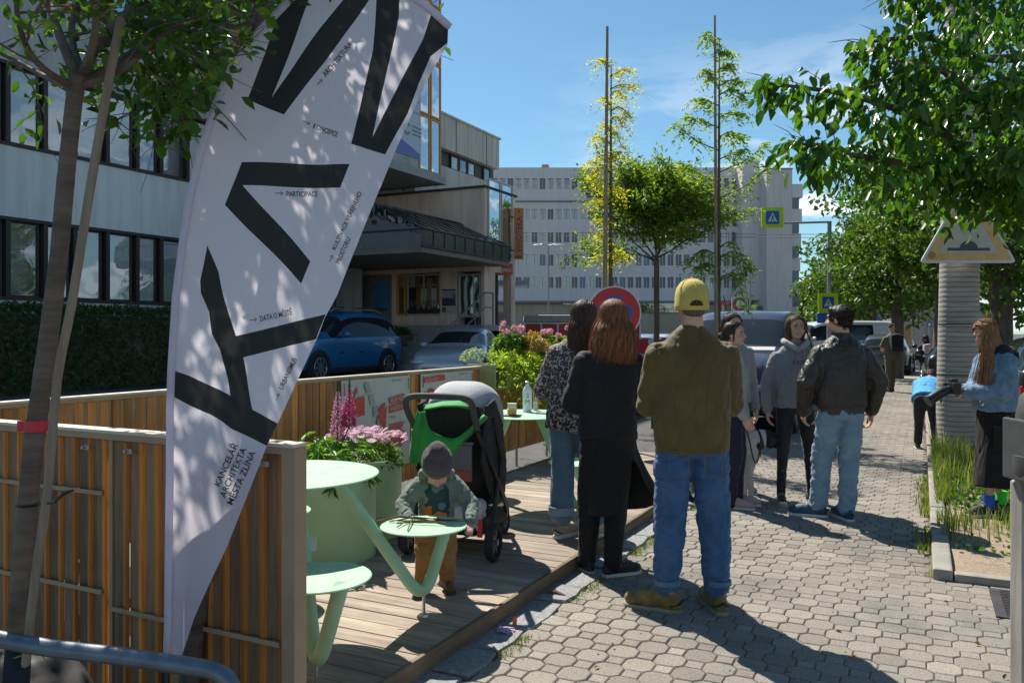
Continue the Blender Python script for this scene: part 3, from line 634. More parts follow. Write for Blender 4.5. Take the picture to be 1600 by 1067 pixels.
# ================================================================ FEATHER FLAG
FD = 2.5
OUT = [(254,1046),(256,980),(258,880),(261,760),(263,640),(267,577),(273,465),(286,367),(299,300),(313,240),(337,168),(361,114),(391,69),(430,28),(462,-2),(505,-24),(550,-34),(592,-26),(628,-8),(664,12),(701,46),(700,73),(664,135),(622,231),(589,307),(527,461),(508,495),(494,532),(434,660),(416,697),(352,856),(300,968),(276,1036)]
PR = [[(475,-20),(436,24),(418,72),(385,154),(442,178),(503,99),(550,36),(595,-26),(555,-34),(539,0),(500,46),(422,150),(458,66),(485,0),(497,-24)],
 [(589,-26),(588,0),(581,75),(547,223),(602,242),(637,180),(655,132),(673,90),(700,70),(701,46),(674,25),(661,60),(628,120),(581,214),(593,156),(610,81),(623,27),(626,-10)],
 [(374,251),(545,255),(530,292),(376,288),(483.5,408),(468.5,443),(348,319)],
 [(321,383),(338,424),(344,457),(362,525),(508.5,491),(493.6,530),(372,559),(390.5,641),(433,661.6),(417,697),(355,671),(265,616.6),(267,576.5),(295,588),(351,620),(348,596),(338,547),(327,521),(323,487),(310,457),(309,438.6),(315.6,408.7)]]
def inpoly(x, y, P):
    c = False; n = len(P)
    for i in range(n):
        x1, y1 = P[i]; x2, y2 = P[(i+1) % n]
        if (y1 > y) != (y2 > y) and x < (x2-x1)*(y-y1)/(y2-y1)+x1: c = not c
    return c
def edge_dist(x, y):
    m = 1e9
    for i in range(len(OUT)):
        x1, y1 = OUT[i]; x2, y2 = OUT[(i+1) % len(OUT)]; dx, dy = x2-x1, y2-y1
        t = max(0, min(1, ((x-x1)*dx+(y-y1)*dy)/(dx*dx+dy*dy))); m = min(m, math.hypot(x-x1-t*dx, y-y1-t*dy))
    return m
def flag_disp(x, y):
    e = edge_dist(x, y); b = .045*(1-math.exp(-e/70)); s = (x-250)/450
    f = .010*sin(x*.045+y*.018)*min(1, e/60) + .006*noise.noise(Vector((x*.02, y*.008, 1)))*1.5
    f += .020*math.exp(-((x-.0-(640-(y-60)*.42))/26)**2)*(1 if y > 20 else .3)*max(0, 1-y/330)   # fold down the leading edge
    f += .004*sin((x*.9+y*.44)*.10)*smoothstep(.0,1,1-abs(y-640)/120)
    return b+f
def flagpt(x, y, off=0): 
    p = W(x, y, FD); return p + FW*(flag_disp(x, y)+.02*(y-500)/500-off)
bm = bmesh.new(); vs = [bm.verts.new((x, -y, 0)) for x, y in OUT]; bm.faces.new(vs); bmesh.ops.triangulate(bm, faces=bm.faces[:])
def cut(co, no):
    bmesh.ops.bisect_plane(bm, geom=bm.verts[:]+bm.edges[:]+bm.faces[:], plane_co=co, plane_no=no, dist=.02)
for P in PR:
    for i in range(len(P)):
        (x1, y1), (x2, y2) = P[i], P[(i+1) % len(P)]
        dx, dy = x2-x1, -(y2-y1); n = Vector((dy, -dx, 0)).normalized()
        # cut only faces near the segment
        mid = Vector(((x1+x2)/2, -(y1+y2)/2, 0)); L = math.hypot(dx, dy)/2+3; T = Vector((dx, dy, 0)).normalized()
        fs = [f for f in bm.faces if any(True for _ in [0]) and min(abs((v.co-mid).dot(T)) for v in f.verts) < L or True]
        ge = set(); 
        for f in fs:
            lo = min((v.co-mid).dot(T) for v in f.verts); hi = max((v.co-mid).dot(T) for v in f.verts)
            if hi > -L and lo < L: ge.add(f); ge.update(f.edges); ge.update(f.verts)
        if ge: bmesh.ops.bisect_plane(bm, geom=list(ge), plane_co=mid, plane_no=n, dist=.02)
for x in range(252, 705, 14): cut((x,0,0),(1,0,0))
for y in range(-40, 1050, 18): cut((0,-y,0),(0,1,0))
bmesh.ops.triangulate(bm, faces=bm.faces[:]); bmesh.ops.remove_doubles(bm, verts=bm.verts[:], dist=.05)
for f in bm.faces:
    c = f.calc_center_median(); f.material_index = 1 if any(inpoly(c.x, -c.y, P) for P in PR) else 0
for v in bm.verts: v.co = flagpt(v.co.x, -v.co.y)
me = bpy.data.meshes.new('fabric'); bm.to_mesh(me); bm.free()
def fabric_mat(name, col, tcol, tr, bump=.15):
    m, nt, b = new_mat(name); b.inputs['Base Color'].default_value = (*col,1); b.inputs['Roughness'].default_value = .6
    t = nt.nodes.new('ShaderNodeBsdfTranslucent'); t.inputs['Color'].default_value = (*tcol,1)
    x = nt.nodes.new('ShaderNodeMixShader'); x.inputs[0].default_value = tr
    v = coords(nt); f = noise_tex(nt, v, 500, 2); f2 = noise_tex(nt, coords(nt,(1,1,.4)), 16, 3)
    ad = nt.nodes.new('ShaderNodeMath'); ad.operation = 'MULTIPLY_ADD'; ad.inputs[1].default_value = 4; nt.links.new(f2, ad.inputs[0]); nt.links.new(f, ad.inputs[2])
    add_bump(nt, b, ad.outputs[0], bump, .003)
    nt.links.new(b.outputs[0], x.inputs[1]); nt.links.new(t.outputs[0], x.inputs[2]); nt.links.new(x.outputs[0], nt.nodes['Material Output'].inputs[0]); return m
m_fl = fabric_mat('white_polyester', (.74,.72,.84), (.82,.77,.84), .42); m_fb = fabric_mat('black_print', (.022,.024,.026), (.035,.035,.035), .35)
flag = thing('feather_flag', 'tall white feather flag with bold black shapes and small lettering', 'flag', tuple(W(258,1060,FD).to_2d())+(0,))
fo = link(me, 'fabric', [m_fl, m_fb]); shade(me, 180)
def adopt(o, parent): 
    o.parent = parent; o.matrix_parent_inverse = Matrix.Translation(parent.location).inverted()
adopt(fo, flag)
# sleeve with pole along the left and top edge
idx = OUT[:21]; path = [flagpt(x, y)+Vector((0,0,0)) for x, y in idx]
sl_ = MB(); sl_.tube([p+RT*.004-FW*.002 for p in path], .0115, 10); o = sl_.build('sleeve', m_fl, smooth=180); adopt(o, flag)
pl = MB(); b0 = W(258,1060,FD); g0 = Vector((b0.x, b0.y, 0)); top = path[0]+UP*.03
pl.tube([g0+UP*.06, b0+UP*-.3, top], .011, 12); pl.tube([g0+UP*.0, g0+UP*.22], .02, 12)
for a in range(4): pl.tube([g0+UP*.05, g0+Vector((cos(a*PI/2+.6)*.34, sin(a*PI/2+.6)*.34, .015))], .010, 8)
o = pl.build('pole', M('black_pole', (.03,.032,.035), .4, 0), smooth=40); adopt(o, flag)
m_ink = M('flag_ink', (.02,.02,.03), .6, 0)
def flag_text(s, x, y, ang, cap, length, off=.0025):
    vs, fs = text_mesh(s, 1.0, 'LEFT', 1.0, .012)
    w_ = max(v[0] for v in vs); kx = length/w_; ky = cap/.73; ca, sa = cos(radians(ang)), sin(radians(ang))
    out = []
    for a, b2 in vs:
        a *= kx; b2 *= ky; out.append(flagpt(x+a*ca-b2*sa, y-(a*sa+b2*ca), off))
    lt = MB(); lt.add(out, fs); adopt(lt.build('lettering', m_ink), flag)
def flag_arrow(x, y, ang, L=11):
    ca, sa = cos(radians(ang)), sin(radians(ang)); P = lambda a, b2: flagpt(x+a*ca-b2*sa, y-(a*sa+b2*ca), .0025)
    lt = MB(); lt.add([P(0,-.5),P(L,-.5),P(L,.5),P(0,.5)],[(0,1,2,3)])
    for s in (1,-1): lt.add([P(L-3.5,s*3.2-.4),P(L+.3,-.4),P(L+.3,.5),P(L-3.5,s*3.2+.6)],[(0,1,2,3)])
    adopt(lt.build('arrow', m_ink), flag)
flag_arrow(494,131,50); flag_text('ARCHITEKTURA', 507, 118, 50, 8, 66)
flag_arrow(471,187,-22); flag_text('KONCEPCE', 485, 197, -20, 8.5, 41)
flag_arrow(427,300,0); flag_text('PARTICIPACE', 443, 304.5, 0, 8.5, 49)
flag_arrow(514,409,66); flag_text('KULTIVACE VEŘEJNÉHO', 523, 391, 65, 7, 99); flag_text('PROSTORU', 530, 413, 66, 8, 44)
flag_arrow(383,500,6); flag_text('DATA O MĚSTĚ', 400, 502, 11, 9, 56)
flag_arrow(430,626,70); flag_text('URBANISMUS', 440, 610, 64, 8.5, 54)
flag_text('KANCELÁŘ', 338, 764, 66, 11, 73); flag_text('ARCHITEKTA', 348, 780, 66, 11, 84); flag_text('MĚSTA ZLÍNA', 360, 792, 66, 11, 92)
# ================================================================ TREES
m_bk = M('smooth_bark', (.085,.062,.048), .85, .3, 5, bump=.6, bscale=18, stretch=(1,1,7), col2=(.19,.145,.11), bdist=.009)
m_bkd = M('dark_bark', (.07,.055,.04), .9, .3, 10, bump=.5, bscale=30, stretch=(1,1,.3), col2=(.14,.11,.08))
m_cherry = leaf_mat('cherry_leaf', (.028,.075,.012), (.085,.20,.02), .42, .38, (.22,.30,.03))
m_bigleaf = leaf_mat('big_cherry_leaf', (.024,.078,.010), (.092,.215,.022), .48, .32, (.22,.35,.032))
def px_path(pts): return [W(x, y, d) for x, y, d in pts]
def smooth_path(pts, n=4):
    out = []
    for i in range(len(pts)-1):
        p0 = pts[max(i-1,0)]; p1 = pts[i]; p2 = pts[i+1]; p3 = pts[min(i+2,len(pts)-1)]
        for k in range(n):
            t = k/n; out.append(.5*((2*p1)+(p2-p0)*t+(2*p0-5*p1+4*p2-p3)*t*t+(3*p1-p0-3*p2+p3)*t**3))
    out.append(pts[-1]); return out
def grow(mb, p, d, L, r, depth, rn, tips, spread=.6, up=.15, seg=6):
    pts = [p]; q = p.copy(); dd = d.copy(); n = 5
    for i in range(n):
        dd = (dd + Vector((rn.gauss(0,.12), rn.gauss(0,.12), rn.gauss(0,.10)+up*.3))).normalized(); q = q + dd*(L/n); pts.append(q.copy())
    mb.tube(pts, [r*(1-.55*i/n) for i in range(n+1)], seg, cap=False)
    if depth <= 1:
        for a, b_ in zip(pts, pts[1:]):
            for k in range(3): tips.append((a.lerp(b_, rn.random()), dd.copy()))
    if depth > 0:
        for k in range(3 if depth > 1 else 4):
            i = rn.randint(2, n); b0 = pts[i]; nd = (dd + Vector((rn.gauss(0,spread), rn.gauss(0,spread), rn.gauss(0,spread*.6)))).normalized()
            grow(mb, b0, nd, L*rn.uniform(.55,.8), r*.5, depth-1, rn, tips, spread, up, max(4, seg-1))
def tips_leaves(tips, per, size, rn, spread=.05, **k):
    P = []; D = []
    for p, d in tips:
        for j in range(per):
            P.append((p.x+rn.gauss(0,spread), p.y+rn.gauss(0,spread), p.z+rn.gauss(0,spread*.8))); D.append((d*1.0)[:])
    g_ = np.random.default_rng(rn.randint(0,9999)); P = np.array(P)
    return leaves_mesh('leaves', P, g_.uniform(.65,1.15,len(P))*size, dirs=np.array(D), rgen=g_, **k)
def proj(p):
    d = p.dot(FW); return 800+FPX*p.dot(RT)/d, HZ-(p.z-EYE)*FPX/d, d
def thin(tips, rn, drop):
    out = []
    for p, dd in tips:
        x, y, d = proj(p)
        if y > -12:
            if d < 2.66 and inpoly(x, y, OUT): continue
            if y > 205 or (y > 150 and x < 240 and rn.random() < .8) or rn.random() < drop: continue
        out.append((p, dd))
    return out
# ---- near young tree on the left
rn = random.Random(21)
t = thing('street_tree', 'young tree with smooth banded trunk at the left edge, tied with red tape', 'tree', (0,0,0)); TD = 2.32
tp = px_path([(6,1190,2.2),(22,1062,TD),(32,920,TD),(47,750,TD),(60,640,TD),(77,520,TD),(92,400,TD),(101,300,TD),(110,210,TD),(117,150,TD),(124,118,TD)])
tp[0].z = max(tp[0].z, .02); base = Vector((tp[0].x-.02, tp[0].y, 0)); tp = [base]+tp[1:]
mb = MB(); sp = smooth_path(tp, 6); n = len(sp)
rad = [.029-.007*min(1,i/(n*.8))+.0022*noise.noise(Vector((0,i*.9,0))) for i in range(n)]; rad[-1] = .026; rad[-2] = .028; rad[-3] = .028
mb.tube(sp, rad, 18)
tips = []; fk = sp[-1]
for pts, r0 in (([(122,125,TD),(95,60,TD),(75,0,TD+.1),(60,-90,TD+.1)],.016),([(118,140,TD),(60,100,TD-.1),(30,40,TD-.2),(22,-60,TD-.2)],.011),([(128,118,TD),(112,40,TD+.2),(150,-60,TD+.3)],.014),([(126,122,TD),(160,60,TD),(215,0,TD+.1),(260,-80,TD+.1)],.015),([(130,128,TD),(190,95,TD+.1),(255,45,TD+.3),(340,-10,TD+.4),(400,-70,TD+.5)],.014),([(128,135,TD),(190,110,TD-.05),(250,60,TD),(300,35,TD),(370,60,TD+.2)],.010),([(115,140,TD),(60,115,TD+.2),(-10,80,TD+.3),(-80,70,TD+.3)],.010),([(135,110,TD),(150,30,TD-.2),(140,-90,TD-.3)],.012)):
    sp2 = smooth_path(px_path(pts), 5); m_ = len(sp2); mb.tube(sp2, [r0*(1-.65*i/m_) for i in range(m_)], 8, cap=False)
    for i in range(5, m_, 3):
        d = (sp2[i]-sp2[i-1]).normalized(); grow(mb, sp2[i], (d*.7+Vector((rn.gauss(0,.6),rn.gauss(0,.6),rn.gauss(0,.45)))).normalized(), .30, r0*.35, 1, rn, tips, .7, 0, 5)
mb.build('trunk', m_bk, t, smooth=60)
T2 = thin(tips, rn, .30)
link(tips_leaves(T2, 1, .050, rn, .035, droop=.15, width=.5), 'crown', m_cherry, t)
tpmb = MB(); p = W(56,665,TD); tpmb.lathe([(.0305,-.016),(.0315,-.012),(.0315,.012),(.0305,.016)], p, 24); tpmb.box(p+RT*-.030-FW*.01, (.03,.004,.03), .6)
tag(tpmb.build('marking_tape', M('red_tape', (.55,.03,.04), .4, .05)), 'red tape wound round the near banded trunk', 'tape')
stk = MB(); sk = smooth_path(px_path([(34,1150,2.24),(38,1064,2.24),(56,896,2.24),(74,770,2.24),(90,589,2.24),(112,476,2.24),(140,300,2.24),(168,138,2.24),(189,30,2.26)]), 3); sk[0].z = 0
stk.tube([Vector((sk[0].x,sk[0].y,.0))]+sk[1:], .0118, 8); m_stake = M('split_wood_stake', (.20,.15,.105), .85, .3, 9, bump=.5, bscale=40, stretch=(4,4,.4), col2=(.33,.26,.19))
tag(stk.build('tree_stake', m_stake, smooth=50), 'slim pale wooden stake leaning on the near banded trunk', 'stake')
tie = MB()
tie.lathe([(.028,-.004),(.034,0),(.028,.004)], W(45,788,TD), 20)
tie.tube([W(62,788,2.28), W(85,785,2.2), W(100,770,2.2), W(116,765,2.2)],[.003,.003,.006,.002],6); tag(tie.build('tree_tie', m_blackp), 'black strap binding the near trunk to its stake', 'strap')
tie = MB(); tie.tube([W(22,1028,2.2), W(42,1020,2.18), W(58,1018,2.18), W(72,1030,2.2)], .002, 5); tag(tie.build('garden_twine', M('green_twine', (.15,.25,.04), .7, 0)), 'thin green twine tied low round the near trunk', 'twine')
# ---- second young tree behind the flag
t = thing('street_tree', 'slim tree almost hidden behind the white feather flag', 'tree', (0,0,0)); mb = MB(); D2 = 2.72
sp = smooth_path(px_path([(292,1110,D2),(303,1000,D2),(318,900,D2),(350,640,D2+.1),(375,400,D2+.15),(395,150,D2+.2),(408,0,D2+.2),(415,-120,D2+.25),(418,-220,D2+.3)]), 4); sp[0] = Vector((sp[0].x, sp[0].y, 0)); n = len(sp)
mb.tube(sp, [.034-.012*i/n for i in range(n)], 14); tips = []
for k in range(30):
    i = rn.randint(int(n*.72), n-1); tgt = cw(-1.25+rn.uniform(-1,1)*.85, 3.55+rn.uniform(-1,1)*.75, 3.45+rn.uniform(-1,1)*.45); dv = tgt-sp[i]; grow(mb, sp[i], dv.normalized(), dv.length*rn.uniform(.7,1.0), .012, 2, rn, tips, .6, .03, 6)
for pts in ([(402,90,D2+.2),(330,40,D2),(280,60,D2-.1),(215,80,D2-.1)],[(408,40,D2+.2),(300,-5,D2),(230,10,D2)],[(398,150,D2+.2),(350,130,D2+.1),(300,145,D2),(265,150,D2)],[(405,60,D2+.2),(440,20,D2+.4),(470,10,D2+.5)]):
    sp2 = smooth_path(px_path(pts), 5); m_ = len(sp2); mb.tube(sp2, [.010*(1-.7*i/m_) for i in range(m_)], 6, cap=False)
    for i in range(4, m_, 2):
        d = (sp2[i]-sp2[i-1]).normalized(); grow(mb, sp2[i], (d*.7+Vector((rn.gauss(0,.5),rn.gauss(0,.5),rn.gauss(-.1,.35)))).normalized(), .22, .0035, 1, rn, tips, .7, -.1, 5)
mb.build('trunk', m_bk, t, smooth=60)
tips = thin(tips, rn, .55); link(tips_leaves(tips, 1, .062, rn, .05, droop=.25, width=.5), 'crown', m_cherry, t)
tag(MB().tube([W(268,1120,2.66), W(283,1000,2.64), W(300,870,2.66)], [.009,.009,.008], 8).build('tree_stake', M('bamboo', (.40,.28,.14), .6, .1)), 'thin yellow bamboo cane behind the foot of the flag', 'stake')
# ---- big tree on the right, trunk outside the frame
t = thing('street_tree', 'large broad leaved tree reaching in from the right over the column', 'tree', (0,0,0)); mb = MB(); rn = random.Random(5)
bt_ = cw(6.2, 7.4, 0); mb.tube([bt_, bt_+Vector((.03,0,1.2)), bt_+Vector((0,.05,2.3)), bt_+Vector((-.1,0,4.5)), bt_+Vector((-.1,.1,6))], [.20,.17,.16,.10,.05], 16)
P = []; Dn = []; Sz = []
BR = [[(2000,120,7.2),(1600,260,6.2),(1450,190,5.7),(1330,150,5.4),(1195,130,5.2)],[(2000,200,7.2),(1600,280,6.2),(1430,258,5.7),(1320,240,5.4),(1243,222,5.3)],[(2000,0,7.2),(1600,90,6.2),(1450,60,5.8),(1345,68,5.6)],[(2000,60,7.2),(1620,180,6.0),(1470,110,5.6),(1370,98,5.5)],
 [(2000,-120,7.2),(1650,-40,6),(1500,-20,5.6),(1405,-8,5.5)],[(2000,260,7.2),(1650,285,6),(1520,270,5.8),(1450,255,5.6)],[(2000,150,7.4),(1700,220,7.0),(1560,240,6.8),(1440,240,6.6)],[(2000,250,7.4),(1750,330,6.4),(1640,310,6.2),(1590,290,6.1)],
 [(2000,100,7.4),(1750,60,6.6),(1620,30,6.4),(1500,20,6.3)],[(2050,200,7.4),(1800,180,6),(1650,140,5.4),(1560,120,5.2)],[(2000,200,7.4),(1750,290,5.8),(1640,260,5.4),(1560,230,5.3)],[(2000,-200,7.2),(1700,-180,6.4),(1560,-150,6.2),(1480,-120,6)],[(1900,-350,7),(1750,-300,6.8),(1600,-260,6.7)]]
for j, pts in enumerate(BR):
    sp = smooth_path(px_path(pts), 14); n = len(sp); mb.tube(sp, [.045*(1-.9*i/n)+.003 for i in range(n)], 8, cap=False)
    for i in range(int(n*.22), n):
        u = i/n; R_ = (.40*(1-u)+.10)
        for k in range(int(7+ (1-u)*27)):
            q = sp[i]+Vector((rn.gauss(0,R_*.55), rn.gauss(0,R_*.55), rn.gauss(-.04,R_*.42)))
            P.append(q[:]); dr = Vector((rn.gauss(0,1), rn.gauss(0,1), -.7)); dd_ = (sp[i]-sp[i-1]).normalized(); Dn.append((dr*.9+dd_*.8)[:]); Sz.append(rn.uniform(.05,.14))
    for i in range(6, n, 3):                                   # side twigs
        a = (sp[i]-sp[i-1]).normalized(); q = (a+Vector((rn.gauss(0,.6),rn.gauss(0,.6),rn.gauss(0,.3)))).normalized(); mb.tube([sp[i], sp[i]+q*.12+Vector((0,0,.02)), sp[i]+q*.26],[.004,.003,.001],4,cap=False)
mb.build('trunk', m_bkd, t, smooth=60)
print('right tree leaves', len(P))
link(leaves_mesh('crown', np.array(P), np.array(Sz), .7, .46, np.array(Dn), jitter=.5, fold=.35, rgen=np.random.default_rng(77)), 'crown', m_bigleaf, t)
# ---- three young trees in the parking strip
def young_trunk(px, d, r0, ztop, lean=0, y_base=0):
    c = cw((px-800)/FPX*d, d, 0); return c
def stake(px, ytop, d, r, label, lean=0.0):
    a = cw((px-lean-800)/FPX*d, d, 0); b_ = W(px+lean*.5, ytop, d); o = MB().tube([a, a.lerp(b_,.5), b_], [r,r*.7,r*.42], 10).build('tree_stake', m_stake, smooth=50); return tag(o, label, 'stake', 'tall stakes beside the young trees')
stake(947, 42, 10.9, .042, 'tall bare stake beside the yellow leaved tree', 4); stake(1118, 25, 12.0, .036, 'tall thin stake beside the feathery green tree', -2)
t = thing('street_tree', 'round headed young tree between the two staked trees', 'tree'); mb = MB(); rn = random.Random(31); d = 13.0
b0 = cw((1022-800)/FPX*d, d, 0); b1 = W(1026, 405, d); mb.tube([b0, b0.lerp(b1,.5)+Vector((.02,0,0)), b1],[.055,.048,.042],12); tips = []
for k in range(30):
    a = 2*PI*k/30*3.7; e = rn.uniform(.35,1.4); grow(mb, b1+Vector((0,0,rn.uniform(-.05,.5))), Vector((cos(a)*cos(e), sin(a)*cos(e), sin(e))).normalized(), rn.uniform(.56,.84), .016, 2, rn, tips, .5, .12, 5)
tips = [(p,dd) for p,dd in tips if 1 or ((p-(b1+Vector((0,0,.95)))).x**2+(p-(b1+Vector((0,0,.95)))).y**2)/1.15+(p.z-b1.z-.95)**2/1.05 < 1.05]
mb.build('trunk', m_bkd, t, smooth=60); print('round tree tips', len(tips))
link(tips_leaves(tips, 3, .075, rn, .06, droop=.15, width=.42), 'crown', leaf_mat('round_tree_leaf',(.075,.14,.025),(.22,.33,.05),.5,.45,(.40,.40,.09)), t)
def whorl_tree(px, d, ytop, label, mat, branches, n_per, size, seed):
    t = thing('street_tree', label, 'tree'); rn = random.Random(seed); mb = MB(); b0 = cw((px-800)/FPX*d, d, 0); b1 = W(px+2, ytop, d)
    mb.tube([b0, b0.lerp(b1,.4), b0.lerp(b1,.75), b1],[.038,.030,.018,.006],10); P = []; D = []
    for pts in branches:
        sp = smooth_path([W(x,y,d+dz) for x,y,dz in pts], 6); n = len(sp); mb.tube(sp,[.011*(1-.8*i/n) for i in range(n)],6,cap=False)
        for i in range(max(1,int(n*.30)),n):
            for k in range(int(n_per*(.6+1.5*(i/n)**1.5)+rn.random())):
                q = sp[i]; a = rn.uniform(0,2*PI); dv = Vector((cos(a), sin(a), rn.uniform(-.7,.5))).normalized()
                L_ = rn.uniform(.10,.24)
                for j in range(7): P.append((q+dv*L_*j/6+Vector((0,0,-.12*(j/6)**2)))[:]); sdv = dv.cross(Vector((0,0,1)))*(1 if j%2 else -1); D.append((dv*.6+sdv*1.3)[:])
    mb.build('trunk', m_bkd, t, smooth=60)
    link(leaves_mesh('crown', np.array(P), np.random.default_rng(seed).uniform(.7,1.2,len(P))*size, .25, .36, np.array(D), jitter=.35), 'crown', mat, t)
m_yel = leaf_mat('yellow_locust_leaf', (.38,.36,.02), (.62,.58,.04), .5, .5, (.75,.66,.08)); m_lime = leaf_mat('lime_locust_leaf', (.13,.22,.03), (.27,.40,.06), .5, .5, (.48,.55,.10))
Y = [[(953,y0,0),(953+dx*.5,y0-8,0),(953+dx,y0-12+ab,dz)] for y0,dx,ab,dz in ((105,-16,0,.1),(120,28,0,0),(140,38,8,0),(150,22,14,.2),(165,-12,0,0),(175,30,20,0),(190,20,20,0),(205,-8,0,.1),(215,18,26,0),(225,-22,0,.1),(250,-20,10,.2),(265,-30,0,0),(270,-30,20,0),(290,-22,10,0),(300,14,10,0),(320,-25,6,.1),(250,18,0,-.2),(380,-18,-4,0),(400,14,4,0),(410,-20,0,0),(412,18,-2,0),(350,-14,5,0))]
whorl_tree(953, 11.0, 95, 'slender tree with yellow leaflets tied to the tall left stake', m_yel, Y, 2, .050, 51)
Z = [[(1122,y0,0),(1122+dx*.55,y0-abs(dx)*.25,dz*.5),(1122+dx,y0-abs(dx)*.35+ab,dz)] for y0,dx,ab,dz in ((70,-18,-12,0),(85,14,0,0),(110,20,-4,0),(125,-20,-10,0),(135,36,6,.1),(150,40,18,0),(165,-35,2,.1),(185,34,6,0),(200,-50,0,.2),(215,36,14,0),(235,-68,-18,.3),(250,40,-2,0),(270,78,-20,.1),(300,-45,0,.2),(310,80,-25,0),(330,-60,-10,.4),(345,50,0,.2),(390,40,60,0),(400,-40,20,.1),(405,48,30,-.1),(420,-34,10,0),(440,45,60,0),(310,-80,10,.3),(285,-60,-10,-.2))]
whorl_tree(1122, 12.1, 60, 'tall thin tree with feathery lime leaves on the tall right stake', m_lime, Z, 2, .074, 52)
# ---- bigger trees along the street and beyond
m_far1 = leaf_mat('avenue_leaf', (.03,.075,.013), (.10,.19,.022), .4, .5, (.20,.29,.04)); m_far2 = leaf_mat('distant_leaf', (.035,.075,.018), (.10,.17,.03), .35, .6, (.16,.24,.05))
def big_tree(px, d, zc, rx, rz, n, size, label, mat, seed, trunk_z=2.0, group='avenue trees on the right of the footpath'):
    t = thing('avenue_tree', label, 'tree', (0,0,0), 0, group); c = cw((px-800)/FPX*d, d, zc); rn = random.Random(seed); g_ = np.random.default_rng(seed)
    mb = MB(); b0 = Vector((c.x, c.y, 0)); mb.tube([b0, b0+Vector((.05,0,trunk_z)), c+Vector((0,0,-rz*.2)), c+Vector((.1,0,rz*.6))],[.24,.18,.12,.03],10)
    cl = []
    for k in range(46):
        dv = Vector((rn.gauss(0,1), rn.gauss(0,1), rn.gauss(0,1))).normalized(); f = rn.uniform(.45,.95); q = c+Vector((dv.x*rx*f, dv.y*rx*f, dv.z*rz*f)); cl.append((q, rn.uniform(.20,.36)*rx)); 
        if k % 3 == 0: mb.tube([b0+Vector((0,0,trunk_z)), c.lerp(q,.4), q],[.07,.04,.01],5,cap=False)
    P = []
    for q, r in cl:
        m_ = int(n/len(cl)); dd = g_.normal(size=(m_,3)); dd /= np.linalg.norm(dd,axis=1)[:,None]; P.append(np.array(q[:])+dd*(g_.uniform(.5,1.05,m_)[:,None])*np.array([r,r,r*.62]))
    P = np.concatenate(P); mb.build('trunk', m_bkd, t, smooth=60)
    link(leaves_mesh('crown', P, g_.uniform(.6,1.25,len(P))*size, .35, .6, jitter=1, rgen=g_), 'crown', mat, t)
AV = [(1470,19,4.3,1.9,2.3,9000,.14,'dense avenue tree directly behind the concrete column'),(1400,27,4.9,2.7,2.9,9000,.18,'second avenue tree, over the walking man'),(1560,15,4.4,2.2,2.4,9000,.14,'dark tree behind the woman with the camera'),(1362,38,4.3,3.2,3.0,8000,.22,'third avenue tree, above the white van'),(1490,30,5.6,3.2,3.4,8000,.20,'tall tree filling the gap above the column'),(1345,60,4.6,4.6,3.6,7000,.30,'farthest big avenue tree by the crossing sign'),(1640,19,4.8,3.0,3.2,7000,.18,'dark tree at the right edge above the bin'),(1425,48,8.0,4.0,4.0,7000,.26,'tallest avenue tree standing behind the others'),(1330,85,5.0,5,3.2,5000,.4,'small distant tree right of the signal pole')]
for i, a in enumerate(AV): big_tree(*a, m_far1, 100+i)
for i, (px, d, zc, rx, rz) in enumerate(((1247,120,4.5,4.0,5.5),(1272,140,4.0,5.5,6),(1300,150,4.5,6,6),(1255,190,8,9,7),(1320,130,4,5,5))):
    big_tree(px, d, zc, rx, rz, 4000, .6, ['dark tree at the end of the white building','pale tree left of the distant crossing sign','distant tree behind the crossing sign','hazy tree farthest away over the road','distant low tree behind the white van'][i], m_far2, 200+i, 1.5, 'distant trees at the end of the street')
# ---- hedges by the left building
def hedge(name, label, a, b_, h, z0, n, size, mat, seed, round_end=False):
    g_ = np.random.default_rng(seed); t = thing(name, label, 'hedge'); (x0,y0),(x1,y1) = a, b_; core = MB(); core.box2((x0+.15,y0+.15,z0),(x1-.15,y1-.15,z0+h-.18)); core.build('branches', m_bkd, t)
    P = []; per = n//6
    def add(u, v, ax):
        nz = np.array([noise.noise(Vector((q[0]*1.6,q[1]*1.6,q[2]*2))) for q in np.stack([u,v,ax],1)]); return nz
    X = g_.uniform(x0,x1,n); Y_ = g_.uniform(y0,y1,n); Zz = z0+g_.uniform(0,h,n); side = g_.integers(0,4,n)
    X = np.where(side==0, x1-g_.exponential(.06,n), X); X = np.where(side==1, x1-g_.exponential(.06,n), X); Y_ = np.where(side==2, y0+g_.exponential(.06,n), Y_); Zz = np.where(side==3, z0+h-g_.exponential(.06,n), Zz)
    P = np.stack([X,Y_,Zz],1); b2 = add(X,Y_,Zz)*.13; P[:,0] += b2; P[:,2] += b2*(Zz-z0)/h
    if round_end:
        k = np.clip((Zz-z0)/h,0,1)**2.5; P[:,1] = (P[:,1]-(y0+y1)/2)*(1-.35*k)+(y0+y1)/2; P[:,0] = x1+(P[:,0]-x1)*(1-.0*k)-.4*k
    link(leaves_mesh('foliage', P, g_.uniform(.6,1.2,n)*size, .1, .5, jitter=1, rgen=g_), 'foliage', mat, t)
m_hedge = leaf_mat('hedge_leaf', (.030,.075,.022), (.075,.16,.035), .3, .6)
hedge('hedge', 'long dark evergreen hedge along the foot of the office block', (-17.2,6),(-15.9,18.6), 1.80, .26, 26000, .10, m_hedge, 61)
hedge('hedge', 'short rounded dark hedge between the blue and the grey car', (-16.6,20.2),(-13.9,23.6), 1.35, .26, 16000, .09, m_hedge, 62, True)
